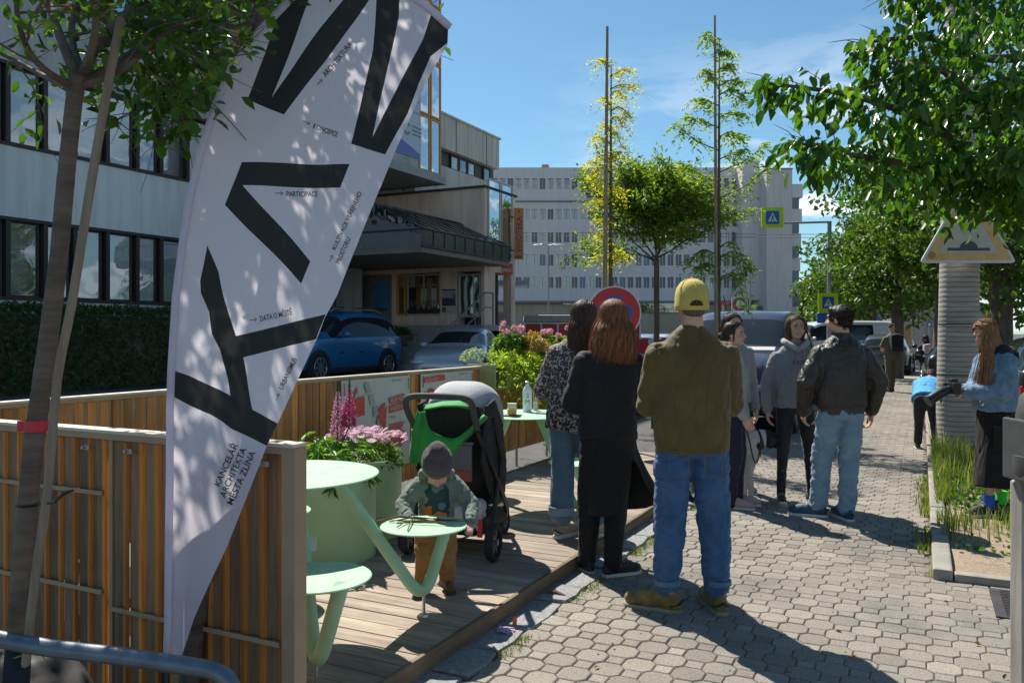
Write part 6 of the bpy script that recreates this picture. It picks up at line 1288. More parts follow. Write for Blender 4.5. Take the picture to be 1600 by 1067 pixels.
# ================================================================ PEOPLE
random.seed(41)
m_skin, nt, b = new_mat('skin'); v = coords(nt); o = ramp(nt, [(.3,(.50,.28,.20)),(.7,(.64,.39,.29))], noise_tex(nt, v, 14, 4)); nt.links.new(o, b.inputs['Base Color']); b.inputs['Roughness'].default_value = .5; b.inputs['Subsurface Weight'].default_value = .12; b.inputs['Subsurface Radius'].default_value = (.8,.3,.15); b.inputs['Subsurface Scale'].default_value = .01
m_lips = M('lips', (.42,.17,.14), .4, .05, 30); m_eye = M('eye_white', (.55,.53,.5), .15, 0); m_iris = M('iris_dark', (.03,.02,.015), .1, 0)
def cloth(name, col, rough=.85, var=.12, weave=.25, col2=None, sc=7, sheen=.2):
    m, nt, b = new_mat(name); v = coords(nt); f = noise_tex(nt, v, sc, 5); o = ramp(nt, [(.3, col if col2 else mul(col,1-var)), (.7, col2 if col2 else mul(col,1+var))], f); nt.links.new(o, b.inputs['Base Color']); b.inputs['Roughness'].default_value = rough
    b.inputs['Sheen Weight'].default_value = sheen; b.inputs['Sheen Roughness'].default_value = .4
    f2 = noise_tex(nt, v, 420, 2); f3 = noise_tex(nt, coords(nt,(1,1,.5)), 24, 3, .5, .6); ad = nt.nodes.new('ShaderNodeMath'); ad.operation = 'MULTIPLY_ADD'; ad.inputs[1].default_value = 2.5; nt.links.new(f3, ad.inputs[0]); nt.links.new(f2, ad.inputs[2]); add_bump(nt, b, ad.outputs[0], weave, .006); return m
def hair_mat(name, c1, c2):
    m, nt, b = new_mat(name); v = coords(nt, (60,60,2.2)); f = noise_tex(nt, v, 3, 4, .6); at = nt.nodes.new('ShaderNodeAttribute'); at.attribute_name = 'tone'
    o = ramp(nt, [(.3,c1),(.7,c2)], f); o2 = ramp(nt, [(0,(.45,.45,.45)),(1,(1.75,1.65,1.55))], at.outputs['Fac']); nt.links.new(mulc(nt,o,o2), b.inputs['Base Color']); b.inputs['Roughness'].default_value = .55; b.inputs['Specular IOR Level'].default_value = .35; b.inputs['Anisotropic'].default_value = .4; add_bump(nt, b, f, .6, .004); return m
def limb(mb, pts, radii, seg=14):
    pts = [Vector(p) for p in pts]; out = [pts[0]]; rr = [radii[0]]
    for i in range(len(pts)-1):
        for k in (1,2,3,4): out.append(pts[i].lerp(pts[i+1], k/4)); rr.append(radii[i]+(radii[i+1]-radii[i])*k/4)
    mb.tube(out, rr, seg)
    for p, r in zip(pts, radii): mb.ell(p, (r,r,r), seg=seg)
def loft(mb, rings, seg=28, ex=2.35):
    vs = []
    for c, ax, ay, rx, ry in rings:
        for k in range(seg):
            a = 2*PI*k/seg; ca, sa = cos(a), sin(a); x = abs(ca)**(2/ex)*(1 if ca >= 0 else -1); y = abs(sa)**(2/ex)*(1 if sa >= 0 else -1); vs.append(Vector(c)+Vector(ax)*x*rx+Vector(ay)*y*ry)
    n = len(rings); fs = [(i*seg+k, i*seg+(k+1)%seg, (i+1)*seg+(k+1)%seg, (i+1)*seg+k) for i in range(n-1) for k in range(seg)]+[tuple(range(seg))[::-1], tuple((n-1)*seg+k for k in range(seg))]
    mb.add(vs, fs)
def folds(A=.010, f=(7,7,10), ridge=True, seed=0, fine=.3, zmask=None):
    def g_(v):
        q = Vector((v.x*f[0]+seed, v.y*f[1], v.z*f[2])); n1 = noise.noise(q)
        cr = -max(0,1-abs(n1)*4.5)**1.4 if ridge else n1; n3 = noise.noise(Vector((v.x*f[0]*1.9+9+seed, v.y*f[1]*1.9, v.z*f[2]*1.7))); cr2 = -max(0,1-abs(n3)*4)**1.4 if ridge else 0
        return A*(.75*cr+.45*cr2+.7*n1)+A*fine*noise.noise(q*2.7)
    return g_
ADULT = dict(hip=.515,knee=.285,sh=.806,neck=.842,head=.925,hs=1.0,shx=.099,hipx=.052)
CHILD = dict(hip=.43,knee=.235,sh=.705,neck=.735,head=.86,hs=1.0,shx=.115,hipx=.06)
class Person:
    def __init__(s, label, pos, rz, H, prop=ADULT, lean=0, roll=0, build=1.0, head_yaw=0, head_pitch=0, legs=None, arms=None, vox=.0065, voxc=.009, female=False, group=None):
        s.t = thing('person', label, 'person', pos, rz, group); s.H = H; s.P = prop; s.vox = vox; s.voxc = voxc; s.b = build; s.female = female
        P = prop; hipc = Vector((0,0,P['hip']))
        s.Tup = Matrix.Translation(hipc) @ Matrix.Rotation(-lean,4,'X') @ Matrix.Rotation(roll,4,'Y') @ Matrix.Translation(-hipc)
        s.legs = legs or {'L':dict(ankle=(-.07,0),toe=12),'R':dict(ankle=(.07,0),toe=-12)}
        s.arms = arms or {}
        s.hc = s.up(0,.005,P['head']); s.Rh = s.Tup.to_3x3() @ Matrix.Rotation(head_yaw,3,'Z') @ Matrix.Rotation(head_pitch,3,'X')
        s.nb = s.up(0,-.008,P['neck']); s.HS = H*.0 + (1.0 if prop is ADULT else .0) or 1.0
        s.hk = prop['hs']*(H/1.74 if prop is ADULT else 1)
        if prop is ADULT: s.hc = s.nb/ H + (s.Rh @ Vector((0,.012,.088))) ; s.hc = s.hc*H
    def up(s, x, y, z): return (s.Tup @ Vector((x,y,z)))*s.H
    def lo(s, x, y, z): return Vector((x,y,z))*s.H
    def leg_pts(s, k):
        L = s.legs[k]; sg = -1 if k == 'L' else 1; P = s.P; hip = s.lo(sg*P['hipx'],0,P['hip']-.02); a = L['ankle']; az = L.get('lift',0)+.048; kn = L.get('knee', ((sg*P['hipx']*.5+a[0]*.5), a[1]*.5+.018)); kz = L.get('kz', P['knee'])
        return [hip, s.lo(kn[0],kn[1],kz), s.lo(a[0],a[1],az)]
    def arm_pts(s, k):
        sg = -1 if k == 'L' else 1; A = s.arms.get(k, {}); P = s.P; sh = s.up(sg*P['shx'],-.004,P['sh']-.036)
        el = s.lo(*A['el']) if 'el' in A else s.up(sg*(P['shx']+.03),-.012,P['sh']-.185); wr = s.lo(*A['wr']) if 'wr' in A else s.up(sg*(P['shx']+.035),.02,P['sh']-.335)
        return [sh, el, wr]
    def torso(s, mb, rows, off=0):
        R = s.Tup.to_3x3(); rings = [(s.up(x,y,z), R @ Vector((1,0,0)), R @ Vector((0,1,0)), rx*s.H*s.b+off, ry*s.H*s.b+off) for z, rx, ry, x, y in rows]; loft(mb, rings)
    def hand(s, mb, k, wr, el):
        A = s.arms.get(k, {}); H = s.H/1.72; H = H if s.P is ADULT else .62; d = Vector(A['hd']).normalized() if 'hd' in A else (wr-el).normalized(); sg = -1 if k == 'L' else 1
        n = Vector(A.get('pn', (-sg,0,0))); n = (n-d*n.dot(d)).normalized(); u = d.cross(n)*(1); curl = A.get('curl',.5)
        # u points from little finger to index side
        if u.y < 0 and 'flip' not in A: u = -u
        pc = wr+d*.045*H; R = Matrix((u, n, d)).transposed(); mb.ell(pc, (.040*H,.016*H,.050*H), R=R)
        mb.ell(wr+d*.01, (.026*H,.020*H,.03*H), R=R)
        for i, (o_, L_) in enumerate(((.030,.070),(.010,.078),(-.011,.072),(-.030,.056))):
            p = wr+d*.082*H+u*o_*H; q = p; dd = d.copy(); pts = [p-d*.02*H, p]
            for j, f_ in enumerate((.45,.30,.25)):
                dd = (Matrix.Rotation(0,3,'X') @ dd); dd = (dd*cos(curl*.55)+n*sin(curl*.55)).normalized(); q = q+dd*L_*f_*H; pts.append(q)
            limb(mb, pts, [.0095*H,.0092*H,.0088*H,.0082*H,.0072*H], 8)
        p = wr+d*.025*H+u*.030*H; td = (d*.65+u*.75+n*.35).normalized(); limb(mb, [p, p+td*.035*H, p+(td+n*.35+d*.3).normalized()*.062*H], [.013*H,.011*H,.009*H], 8)
    def body(s, face=True, eyes=True, smile=False, headonly=False):
        mb = MB(); P = s.P; H = s.H; k_ = .80 if P is ADULT else .8
        s.torso(mb, [(P['hip']-.03,.078*k_,.052*k_,0,0),(P['hip']+.03,.088*k_,.06*k_,0,0),(P['hip']+.11,.072*k_,.05*k_,0,0),(P['sh']-.11,.085*k_,.058*k_,0,0),(P['sh']-.04,.098*k_,.055*k_,0,0),(P['sh'],.088*k_,.045*k_,0,-.004),(P['neck'],.035,.035,0,-.006)])
        for k in 'LR':
            lp = s.leg_pts(k); r = (.036*H,.022*H,.015*H) if P is ADULT else (.045*H,.035*H,.028*H); limb(mb, lp, r); f_ = radians(s.legs[k]['toe']); fd = Vector((-sin(f_),cos(f_),0)); limb(mb, [lp[2], lp[2]+fd*.05*H-Vector((0,0,.018*H)), lp[2]+fd*.09*H-Vector((0,0,.026*H))], [.020*H,.018*H,.012*H])
            ap = s.arm_pts(k); limb(mb, ap, (.024*H,.020*H,.0155*H) if P is ADULT else (.03*H,.026*H,.022*H)); s.hand(mb, k, ap[2], ap[1])
        c = s.hc; R = s.Rh; K = s.hk; Q = lambda x,y,z: c+R @ (Vector((x,y,z))*K)
        limb(mb, [s.nb-Vector((0,0,.02)), Q(0,-.022,-.065)], [.060*K*(.88 if s.female else 1), .056*K*(.85 if s.female else 1)])
        fem = .94 if s.female else 1
        mb.ell(Q(0,-.012,.028),(.076*K,.094*K,.086*K),R=R); mb.ell(Q(0,.022,-.030),(.060*K*fem,.070*K,.076*K),R=R); mb.ell(Q(0,.052,-.082),(.026*K,.026*K,.020*K),R=R); mb.ell(Q(0,.01,-.066),(.050*K*fem,.06*K,.030*K),R=R)
        for sg in (-1,1):
            mb.ell(Q(sg*.034,.064,-.028),(.022*K,.022*K,.024*K),R=R); mb.ell(Q(sg*.077,-.006,-.008),(.008*K,.018*K,.030*K),R=R); mb.ell(Q(sg*.028,.072,.036),(.024*K,.012*K,.008*K),R=R)
        limb(mb, [Q(0,.082,.018), Q(0,.098,-.008), Q(0,.106,-.022)], [.0075*K,.009*K,.0105*K], 10); mb.ell(Q(.011,.094,-.026),(.008*K,.009*K,.007*K),R=R); mb.ell(Q(-.011,.094,-.026),(.008*K,.009*K,.007*K),R=R)
        w_ = .030 if smile else .024
        mb.ell(Q(0,.085,-.049),(w_*K,.010*K,.0055*K),R=R); mb.ell(Q(0,.084,-.058),(w_*.85*K,.010*K,.006*K),R=R)
        me = remesh(mb.mesh('body'), s.vox, 2)
        Ri = R.inverted(); n = len(me.vertices); co = np.empty(n*3,dtype=np.float32); me.vertices.foreach_get('co',co); co = co.reshape(-1,3); L = (co-np.array(c[:]))@np.array(Ri.transposed())/K
        if face:
            for sg in (-1,1):
                g2 = np.exp(-(((L[:,0]-sg*.031)/.016)**2+((L[:,2]-.013)/.011)**2))*(L[:,1]>.03); co -= (np.array((R @ Vector((0,1,0)))[:])[None,:]*g2[:,None]*.008*K)
            mg = np.exp(-((L[:,0]/w_)**2*1.0+((L[:,2]+.0535+ (-.10*0))/.0022)**2))*(L[:,1]>.05); co -= (np.array((R @ Vector((0,1,0)))[:])[None,:]*mg[:,None]*.006*K); me.vertices.foreach_set('co', co.ravel())
        cen = np.array([(co[p.vertices[0]]+co[p.vertices[2]])/2 for p in me.polygons]) if len(me.polygons) else co; LL = (cen-np.array(c[:]))@np.array(Ri.transposed())/K
        mi = ((np.abs(LL[:,0])<w_*.95)&(LL[:,1]>.068)&(LL[:,2]<-.0445)&(LL[:,2]>-.0640)).astype(np.int32); o = link(me,'body',[m_skin,m_lips],s.t); me.polygons.foreach_set('material_index',mi); shade(me,180)
        if eyes:
            for sg in (-1,1):
                e = MB(); e.ell(Q(sg*.031,.066,.0125),(.0135*K,.0125*K,.0070*K),R=R); eo = e.build('eye', m_eye, s.t, smooth=180); i_ = MB(); i_.ell(Q(sg*.031,.0765,.0122),(.0052*K,.0035*K,.0056*K),R=R,seg=12); i_.build('iris', m_iris, eo, smooth=180)
                q = MB(); q.tube([Q(sg*.014,.083,.031), Q(sg*.03,.0835,.036), Q(sg*.047,.074,.031)],[.0022*K,.003*K,.0018*K],6); q.tube([Q(sg*.018,.078,.019), Q(sg*.031,.0815,.023), Q(sg*.045,.073,.018)],[.001*K,.0016*K,.001*K],6); q.build('eyebrow', s.hairm if hasattr(s,'hairm') else m_iris, s.t)
        if smile:
            q = MB(); q.tube([Q(-.022,.083,-.050), Q(-.012,.0925,-.0535), Q(0,.0955,-.0545), Q(.012,.0925,-.0535), Q(.022,.083,-.050)],[.001*K,.0028*K,.0034*K,.0028*K,.001*K],6); q.build('teeth', M('teeth',(.62,.58,.52),.3,0), s.t)
        return s
    def garment(s, nm, mb, mat, fn=None, sm=3, voxel=None, label=None, ang=180):
        me = remesh(mb.mesh(nm), voxel or s.voxc, sm); 
        if fn: displace(me, fn)
        o = link(me, nm, mat, s.t); shade(me, ang)
        if label: o['label'] = label
        return o
    def top(s, mat, rows, sleeve=(.036,.032,.027), upto=1.0, fn=None, nm='jacket', collar=None, cuff=None, ext=0, shr=.038, short=False, label=None):
        mb = MB(); s.torso(mb, rows)
        for k in 'LR':
            sh, el, wr = s.arm_pts(k); H = s.H
            inn = s.up(0,0,s.P['sh']-.035).lerp(sh,.60); 
            if short: limb(mb, [inn, sh, sh.lerp(el,.75)], [shr*H, shr*H, sleeve[1]*H])
            else: 
                w2 = wr.lerp(el,.04); limb(mb, [inn, sh, el, w2], [shr*H*1.0, shr*H, sleeve[1]*H, sleeve[2]*H])
        if collar:
            for a_, r_, h_ in collar: R = s.Tup.to_3x3(); c = s.up(0,-.006,a_); mb.tube([c-R @ Vector((0,0,h_/2)), c+R @ Vector((0,0,h_/2))],[r_,r_*.95],20)
        return s.garment(nm, mb, mat, fn, label=label)
    def trousers(s, mat, r=(.058,.042,.034,.034), waist=None, hem=.03, fn=None, nm='trousers', pel=(.094,.066)):
        mb = MB(); P = s.P; H = s.H; wz = waist or P['hip']+.06
        s.torso(mb, [(P['hip']-.045,pel[0]*.93,pel[1]*.95,0,0),(P['hip'],pel[0],pel[1],0,-.004),(P['hip']+.03,pel[0]*.97,pel[1]*.95,0,-.002),(wz,pel[0]*.9,pel[1]*.88,0,0)])
        for k in 'LR':
            hip, kn, an = s.leg_pts(k); d = (an-kn).normalized(); end = an-d*(hem*H); mid = kn.lerp(end,.45)+Vector((0,-.006*H,0)); limb(mb, [hip+Vector((0,0,.0)), hip.lerp(kn,.5), kn, mid, end], [r[0]*H, (r[0]*.52+r[1]*.48)*H, r[1]*H, r[2]*H, r[3]*H])
        return s.garment(nm, mb, mat, fn)
    def shoe(s, k, upper, sole, L=.285, st=1.0, nm='shoe', high=0, zg=0):
        lp = s.leg_pts(k); f_ = radians(s.legs[k]['toe']); fd = Vector((-sin(f_),cos(f_),0)); rt = Vector((cos(f_),sin(f_),0)); a = lp[2]; lift = s.legs[k].get('lift',0)*s.H; pit = radians(s.legs[k].get('pitch',0)); g0 = Vector((a.x,a.y,lift+zg)); K = L/.285
        Rm = Matrix((rt,fd,Vector((0,0,1)))).transposed() @ Matrix.Rotation(pit,3,'X'); Q = lambda x,y,z: g0+Rm @ (Vector((x,y,z))*K)
        mb = MB(); mb.ell(Q(0,.150,.050),(.043*K*st,.070*K,.036*K),R=Rm); mb.ell(Q(0,.09,.060),(.043*K*st,.085*K,.048*K),R=Rm); mb.ell(Q(0,.0,.065),(.036*K*st,.065*K,.058*K),R=Rm); mb.ell(Q(0,-.035,.055),(.034*K*st,.042*K,.048*K),R=Rm); mb.ell(Q(0,.045,.088),(.030*K*st,.05*K,.032*K),R=Rm)
        limb(mb, [Q(0,-.005,.07), Q(0,-.008,.115+high)], [.037*K,.036*K])
        me = remesh(mb.mesh('u'), .006*max(.7,K), 3); displace(me, lambda v: .0015*noise.noise(v*45)); o = link(me, nm, upper, s.t); shade(me,180)
        out = [(.0,-.082),(.030,-.068),(.036,-.02),(.036,.04),(.046,.10),(.050,.15),(.042,.195),(.020,.218),(0,.222)]; out = [(x*st*.98,y) for x,y in out]; out = out+[(-x,y) for x,y in out[1:-1][::-1]]
        q = MB(); Fm = Rm.to_4x4(); Fm.translation = g0; n = len(out); vs = []; 
        for z, sc_ in ((0,.94),(.006,1.0),(.024,1.0),(.030,.95)): vs += [Fm @ Vector((x*sc_*K,(y-.07)*sc_*K+.07*K,(z+.004*(y>.17)*0)*K)) for x,y in out]
        fs = [(i*n+j, i*n+(j+1)%n, (i+1)*n+(j+1)%n, (i+1)*n+j) for i in range(3) for j in range(n)]+[tuple(range(n))[::-1], tuple(3*n+j for j in range(n))]; q.add(vs, fs); so_ = q.build('sole', sole, o, smooth=35)
        q = MB()
        for i in range(4): y = .075+.024*i; z = .108-.012*i; q.tube([Q(-.024,y,z-.008),Q(0,y+.003,z+.003),Q(.024,y,z-.008)],.0034*K,5)
        q.build('laces', sole, o); q = MB(); q.tube([Q(-.034,-.03,.045),Q(-.022,-.072,.060),Q(0,-.082,.075),Q(.022,-.072,.060),Q(.034,-.03,.045)],.006*K,6); q.build('heel_trim', m_dsh, o, smooth=60); return o
    def hair_long(s, mat, length, n=1100, spread=.5, front=.5, seed=1, part=0.0, vol=1.0, wav=.012, back=.05, side_drop=None, face_open=.95):
        """length below head centre in metres"""
        c = s.hc; R = s.Rh; K = s.hk; rn = random.Random(seed); up = Vector((0,0,1)); fwd = (R @ Vector((0,1,0))); fwd.z = 0; fwd.normalize(); rgt = fwd.cross(up)
        rx, ry, rz_ = .086*K*vol, .102*K*vol, .094*K*vol; ec = c+R @ (Vector((0,-.014,.028))*K)
        def path(a, ph0, L, shr):
            pts = []; r0_ = Vector((part+.04*(1 if cos(a) > 0 else -1), sin(ph0), cos(ph0))).normalized(); e0 = Vector((cos(a), sin(a), -.12)).normalized(); om = max(.05, r0_.angle(e0))
            for i in range(6):
                u = i/5; v_ = (r0_*sin((1-u)*om)+e0*sin(u*om))/sin(om); pts.append(ec+R @ Vector((v_.x*rx*shr, v_.y*ry*shr, v_.z*rz_*shr)))
            e = pts[-1]; o_ = (e-ec); o_.z = 0; side = o_.dot(rgt); bk = -o_.dot(fwd); m_ = 9
            ph_ = rn.uniform(0,6)
            for i in range(1, m_+1):
                u = i/m_; drop = L*u
                q = e+Vector((0,0,-drop)) + rgt*side*(.12*spread*u) - fwd*(back*smoothstep(.1,.6,u))*(1 if bk > -.02 else .0) + rgt*wav*sin(u*5+ph_)*u + fwd*wav*.5*cos(u*4+ph_)*u - rgt*side*.25*smoothstep(0,.35,u)*(1-spread)
                pts.append(q)
            return pts
        # base volume
        mb = MB(); mb.ell(ec+R @ Vector((0,-.012,.004)), (rx*.96,ry*.88,rz_*.95), R=R); A_ = [a for a in np.linspace(PI+ -face_open*.45, 2*PI+face_open*.45, 15)]
        for a in A_: 
            p = path(a, rn.uniform(-.6,.3), length*rn.uniform(.70,.88), .90); mb.tube(p[2:], [.020*K]*4+[.022*K]*4+[.018*K,.016*K,.013*K,.010*K,.006*K], 8)
        me = remesh(mb.mesh('hair'), .008, 2); displace(me, lambda v: .004*noise.noise(Vector((v.x*70,v.y*70,v.z*4)))+.003*noise.noise(v*14)); o = link(me,'hair',mat,s.t); shade(me,180); a_ = me.attributes.new('tone','FLOAT','FACE'); a_.data.foreach_set('value',np.full(len(me.polygons),.35,dtype=np.float32))
        V = []; F = []; T = []
        for i in range(n):
            a = rn.uniform(PI-face_open*.5, 2*PI+face_open*.5); p = path(a, rn.uniform(-1.1,.78), length*rn.uniform(.55,1.15), rn.uniform(.97,1.055) if rn.random() > .10 else rn.uniform(1.05,1.16)); w_ = rn.uniform(.0012,.0028); b0 = len(V)//1; out = (p[5]-ec).normalized(); tn = min(1,max(0,rn.gauss(.5,.3)))
            for j, q in enumerate(p):
                t_ = (p[min(j+1,len(p)-1)]-p[max(j-1,0)]); sd = t_.cross(out); sd = sd.normalized() if sd.length > 1e-6 else rgt; w2 = w_*(1 if j < len(p)-2 else .4); V.append((q+sd*w2)[:]); V.append((q-sd*w2)[:])
            for j in range(len(p)-1): F.append((b0+2*j,b0+2*j+1,b0+2*j+3,b0+2*j+2)); T.append(tn)
        me = fast_mesh('strands', V, F); a_ = me.attributes.new('tone','FLOAT','FACE'); a_.data.foreach_set('value', T); link(me,'strands',mat,o); shade(me,180); return o
    def hair_short(s, mat, vol=1.0, seed=1, line=.030, rough=.006, tuft=900):
        c = s.hc; R = s.Rh; K = s.hk; ec = c+R @ (Vector((0,-.020,.032))*K); mb = MB(); mb.ell(ec,(.083*K*vol,.096*K*vol,.092*K*vol),R=R); mb.ell(c+R @ (Vector((0,-.052,-.020))*K),(.066*K*vol,.048*K,.060*K),R=R); mb.ell(c+R @ (Vector((0,.035,.085))*K),(.060*K*vol,.045*K,.026*K*vol),R=R)
        me = remesh(mb.mesh('hair'), .007, 2); displace(me, lambda v: rough*.8*noise.noise(v*26)+rough*.3*noise.noise(v*60)); o = link(me,'hair',mat,s.t); shade(me,180)
        rn = np.random.default_rng(seed); vs = np.array([v.co[:] for v in me.vertices]); nn = np.array([v.normal[:] for v in me.vertices]); ix = rn.integers(0,len(vs),tuft*2); P = vs[ix]; N = nn[ix]
        m2 = leaves_mesh('strands', P-N*.004, rn.uniform(.018,.032,len(ix)), .15, .05, N*.16+np.array((R @ Vector((0,-.3,-.6)))[:])[None,:], jitter=.35, fold=.1, rgen=rn); link(m2,'strands',mat,o); return o
def pp(px, d, z=0): c = cw((px-800)/FPX*d, d, z); return (c.x, c.y, z)
def rowset(hem, sh, neck, w, dd, y0=0, hip=1.0, waist=.93):
    """torso rings from hem to neck, normalised"""
    zs = [hem, hem+.015, hem+(sh-hem)*.3, hem+(sh-hem)*.6, sh-.075, sh-.040, sh-.010, sh+.012, neck]
    return [(zs[0],w*hip*.97,dd*hip,0,y0),(zs[1],w*hip,dd*hip*1.02,0,y0),(zs[2],w*waist,dd*waist*1.03,0,y0),(zs[3],w*.97,dd*1.05,0,y0),(zs[4],w*.99,dd*1.0,0,y0-.002),(zs[5],w*.93,dd*.88,0,-.006),(zs[6],w*.83,dd*.76,0,-.008),(zs[7],w*.66,dd*.64,0,-.008),(zs[8],.036,.036,0,-.008)]
m_blackh = hair_mat('dark_hair',(.015,.010,.008),(.045,.028,.020)); m_brownh = hair_mat('brown_hair',(.045,.022,.012),(.13,.065,.035)); m_redh = hair_mat('auburn_hair',(.10,.035,.012),(.30,.12,.045)); m_lightb = hair_mat('golden_brown_hair',(.12,.055,.025),(.34,.19,.095)); m_grey_h = hair_mat('grey_stubble',(.16,.13,.11),(.30,.26,.22))
m_jean = cloth('blue_denim',(.020,.075,.19),.8,.2,.3,(.045,.13,.28),9); m_jeanl = cloth('light_denim',(.14,.24,.33),.8,.2,.3,(.22,.33,.42),9); m_jeanm = cloth('mid_denim',(.07,.15,.24),.8,.2,.3,(.13,.22,.32),9); m_jeanj = cloth('denim_jacket',(.085,.165,.28),.8,.2,.4,(.19,.30,.43),11)
m_blk = cloth('black_knit',(.008,.009,.012),.8,.3,.25,sheen=.08); m_blkskirt = cloth('black_skirt',(.006,.006,.007),.85,.3,.2,sheen=.05); m_olivej = cloth('olive_jacket',(.088,.056,.012),.75,.12,.25,(.125,.085,.022),6); m_ylw = cloth('yellow_cotton',(.50,.38,.08),.8,.1,.25,(.62,.48,.12),14)
m_greyh = cloth('grey_sweatshirt',(.22,.235,.265),.85,.06,.2); m_palegrey = cloth('pale_grey_sweatshirt',(.34,.345,.36),.85,.06,.2); m_navy = cloth('navy_cotton',(.010,.013,.035),.8,.2,.2); m_legg = cloth('dark_leggings',(.012,.015,.021),.7,.2,.15)
m_dsh = None
m_white_s = M('white_rubber',(.55,.54,.50),.6,.1,12); m_dsh = cloth('dark_shoe',(.02,.02,.024),.7,.2,.3); m_osh = cloth('olive_suede',(.11,.085,.025),.8,.2,.4,(.24,.19,.06),22); m_osole = M('olive_sole',(.24,.24,.16),.7,.2,30); m_bsh = cloth('beige_shoe',(.38,.31,.25),.8,.15,.3); m_pksh = cloth('pink_shoe',(.42,.30,.28),.8,.15,.3); m_blsh = cloth('navy_runner',(.02,.06,.12),.6,.3,.3)
ntj = m_olivej.node_tree; wv_ = ntj.nodes.new('ShaderNodeTexWave'); wv_.bands_direction = 'X'; wv_.inputs['Scale'].default_value = 6.5; wv_.inputs['Distortion'].default_value = .15; ntj.links.new(coords(ntj), wv_.inputs[0])
rp_ = ramp(ntj, [(.0,(0,0,0)),(.10,(1,1,1))], wv_.outputs['Fac']); bp_ = ntj.nodes.new('ShaderNodeBump'); bp_.inputs['Strength'].default_value = .5; bp_.inputs['Distance'].default_value = .004; ntj.links.new(rp_, bp_.inputs['Height']); ob_ = [n for n in ntj.nodes if n.type == 'BUMP' and n is not bp_][0]; ntj.links.new(ob_.outputs[0], bp_.inputs['Normal']); ntj.links.new(bp_.outputs[0], ntj.nodes['Principled BSDF'].inputs['Normal'])
# leather
m_lea, nt, b = new_mat('black_leather'); v = coords(nt); o = ramp(nt,[(.3,(.012,.010,.009)),(.7,(.030,.026,.024))],noise_tex(nt,v,6,5)); nt.links.new(o,b.inputs['Base Color']); b.inputs['Roughness'].default_value = .40; b.inputs['Specular IOR Level'].default_value = .6; f = noise_tex(nt,v,130,3); f2 = noise_tex(nt,v,18,4,.6,1.5); ad = nt.nodes.new('ShaderNodeMath'); ad.operation='MULTIPLY_ADD'; ad.inputs[1].default_value = 4; nt.links.new(f2,ad.inputs[0]); nt.links.new(f,ad.inputs[2]); add_bump(nt,b,ad.outputs[0],.45,.008)
# leopard
m_leo, nt, b = new_mat('leopard_print'); v = coords(nt,(1,1,1)); vo = nt.nodes.new('ShaderNodeTexVoronoi'); vo.inputs['Scale'].default_value = 58; vo.inputs['Randomness'].default_value = 1; nz = nt.nodes.new('ShaderNodeTexNoise'); nz.inputs['Scale'].default_value = 40; nt.links.new(v,nz.inputs['Vector']); mxv = nt.nodes.new('ShaderNodeMix'); mxv.data_type='RGBA'; mxv.blend_type='LINEAR_LIGHT'; mxv.inputs['Factor'].default_value=.022; nt.links.new(v,mxv.inputs['A']); nt.links.new(nz.outputs['Color'],mxv.inputs['B']); nt.links.new(mxv.outputs['Result'],vo.inputs['Vector'])
o = ramp(nt,[(.0,(.17,.115,.10)),(.24,(.15,.10,.09)),(.30,(.012,.010,.012)),(.56,(.014,.011,.013)),(.64,(.40,.34,.32)),(1,(.48,.42,.40))],vo.outputs['Distance']); nt.links.new(o,b.inputs['Base Color']); b.inputs['Roughness'].default_value=.7; add_bump(nt,b,noise_tex(nt,coords(nt),22,3),.3,.01)
# ---- 1 man in the yellow cap
s = Person('man in a mustard cap, olive jacket and blue jeans, back turned, nearest of the group', pp(1081,4.42), TH-.02, 1.78, build=.97, voxc=.007, arms={'L':dict(el=(-.122,.035,.625),wr=(.01,.125,.655),hd=(1,.1,.15),pn=(0,-1,0),curl=.6),'R':dict(el=(.124,.04,.63),wr=(-.01,.105,.635),hd=(-1,.05,.1),pn=(0,-1,0),curl=.6)}, legs={'L':dict(ankle=(-.075,.0),toe=62,knee=(-.066,.012)),'R':dict(ankle=(.078,.0),toe=6,knee=(.066,.014))}, head_yaw=.05)
s.hairm = m_grey_h; s.body(eyes=True); s.hair_short(m_grey_h,.93,3,rough=.001,tuft=60)
o = s.top(m_olivej, rowset(.485,.815,.865,.122,.080,0,.93,.97), sleeve=(.05,.045,.034), shr=.048, fn=folds(.011,(9,9,4.5),True,3,.35), collar=[(.848,.070,.03)])
q = MB()
for k in range(-5,6):                                            # quilting seams down the back
    x = k*.032*s.H*.7
s.trousers(m_jean, (.061,.052,.047,.040), fn=folds(.012,(7,7,11),True,5,.4), nm='jeans', hem=.036, pel=(.090,.060), waist=.545)
q = MB()
for sg in (-1,1): 
    q = MB(); F = frame(s.lo(sg*.050,-.0665,.465), (1,-sg*-.25,0), (0,.05,1), (sg*.25,-1,.05)); q.tube([F @ Vector((x,y,.004)) for x,y in ((.052,.05),(.048,-.06),(0,-.076),(-.048,-.06),(-.052,.05),(.052,.05))],.0022,5); q.tube([F @ Vector((x,.036+.0,.004)) for x in (-.051,.051)],.0016,5); q.build('back_pocket', M('jean_stitching',(.16,.12,.08),.7,.1) if sg < 0 else bpy.data.materials['jean_stitching'], s.t)
for k in 'LR':
    s.shoe(k, m_osh, m_osole, .315, 1.08); a = s.leg_pts(k)[2]; q = MB(); q.tube([a+Vector((0,-.01,.03)), a+Vector((0,-.01,.10))],[.041,.042],18); q.build('sock', M('grey_sock',(.28,.27,.27),.9,.1,60), s.t, smooth=60); q = MB(); q.lathe([(.066,.0),(.0705,.004),(.0705,.026),(.066,.030)], a+Vector((0,-.004,.070)), 22); q.build('turn_up', m_jeanm, s.t, smooth=50)
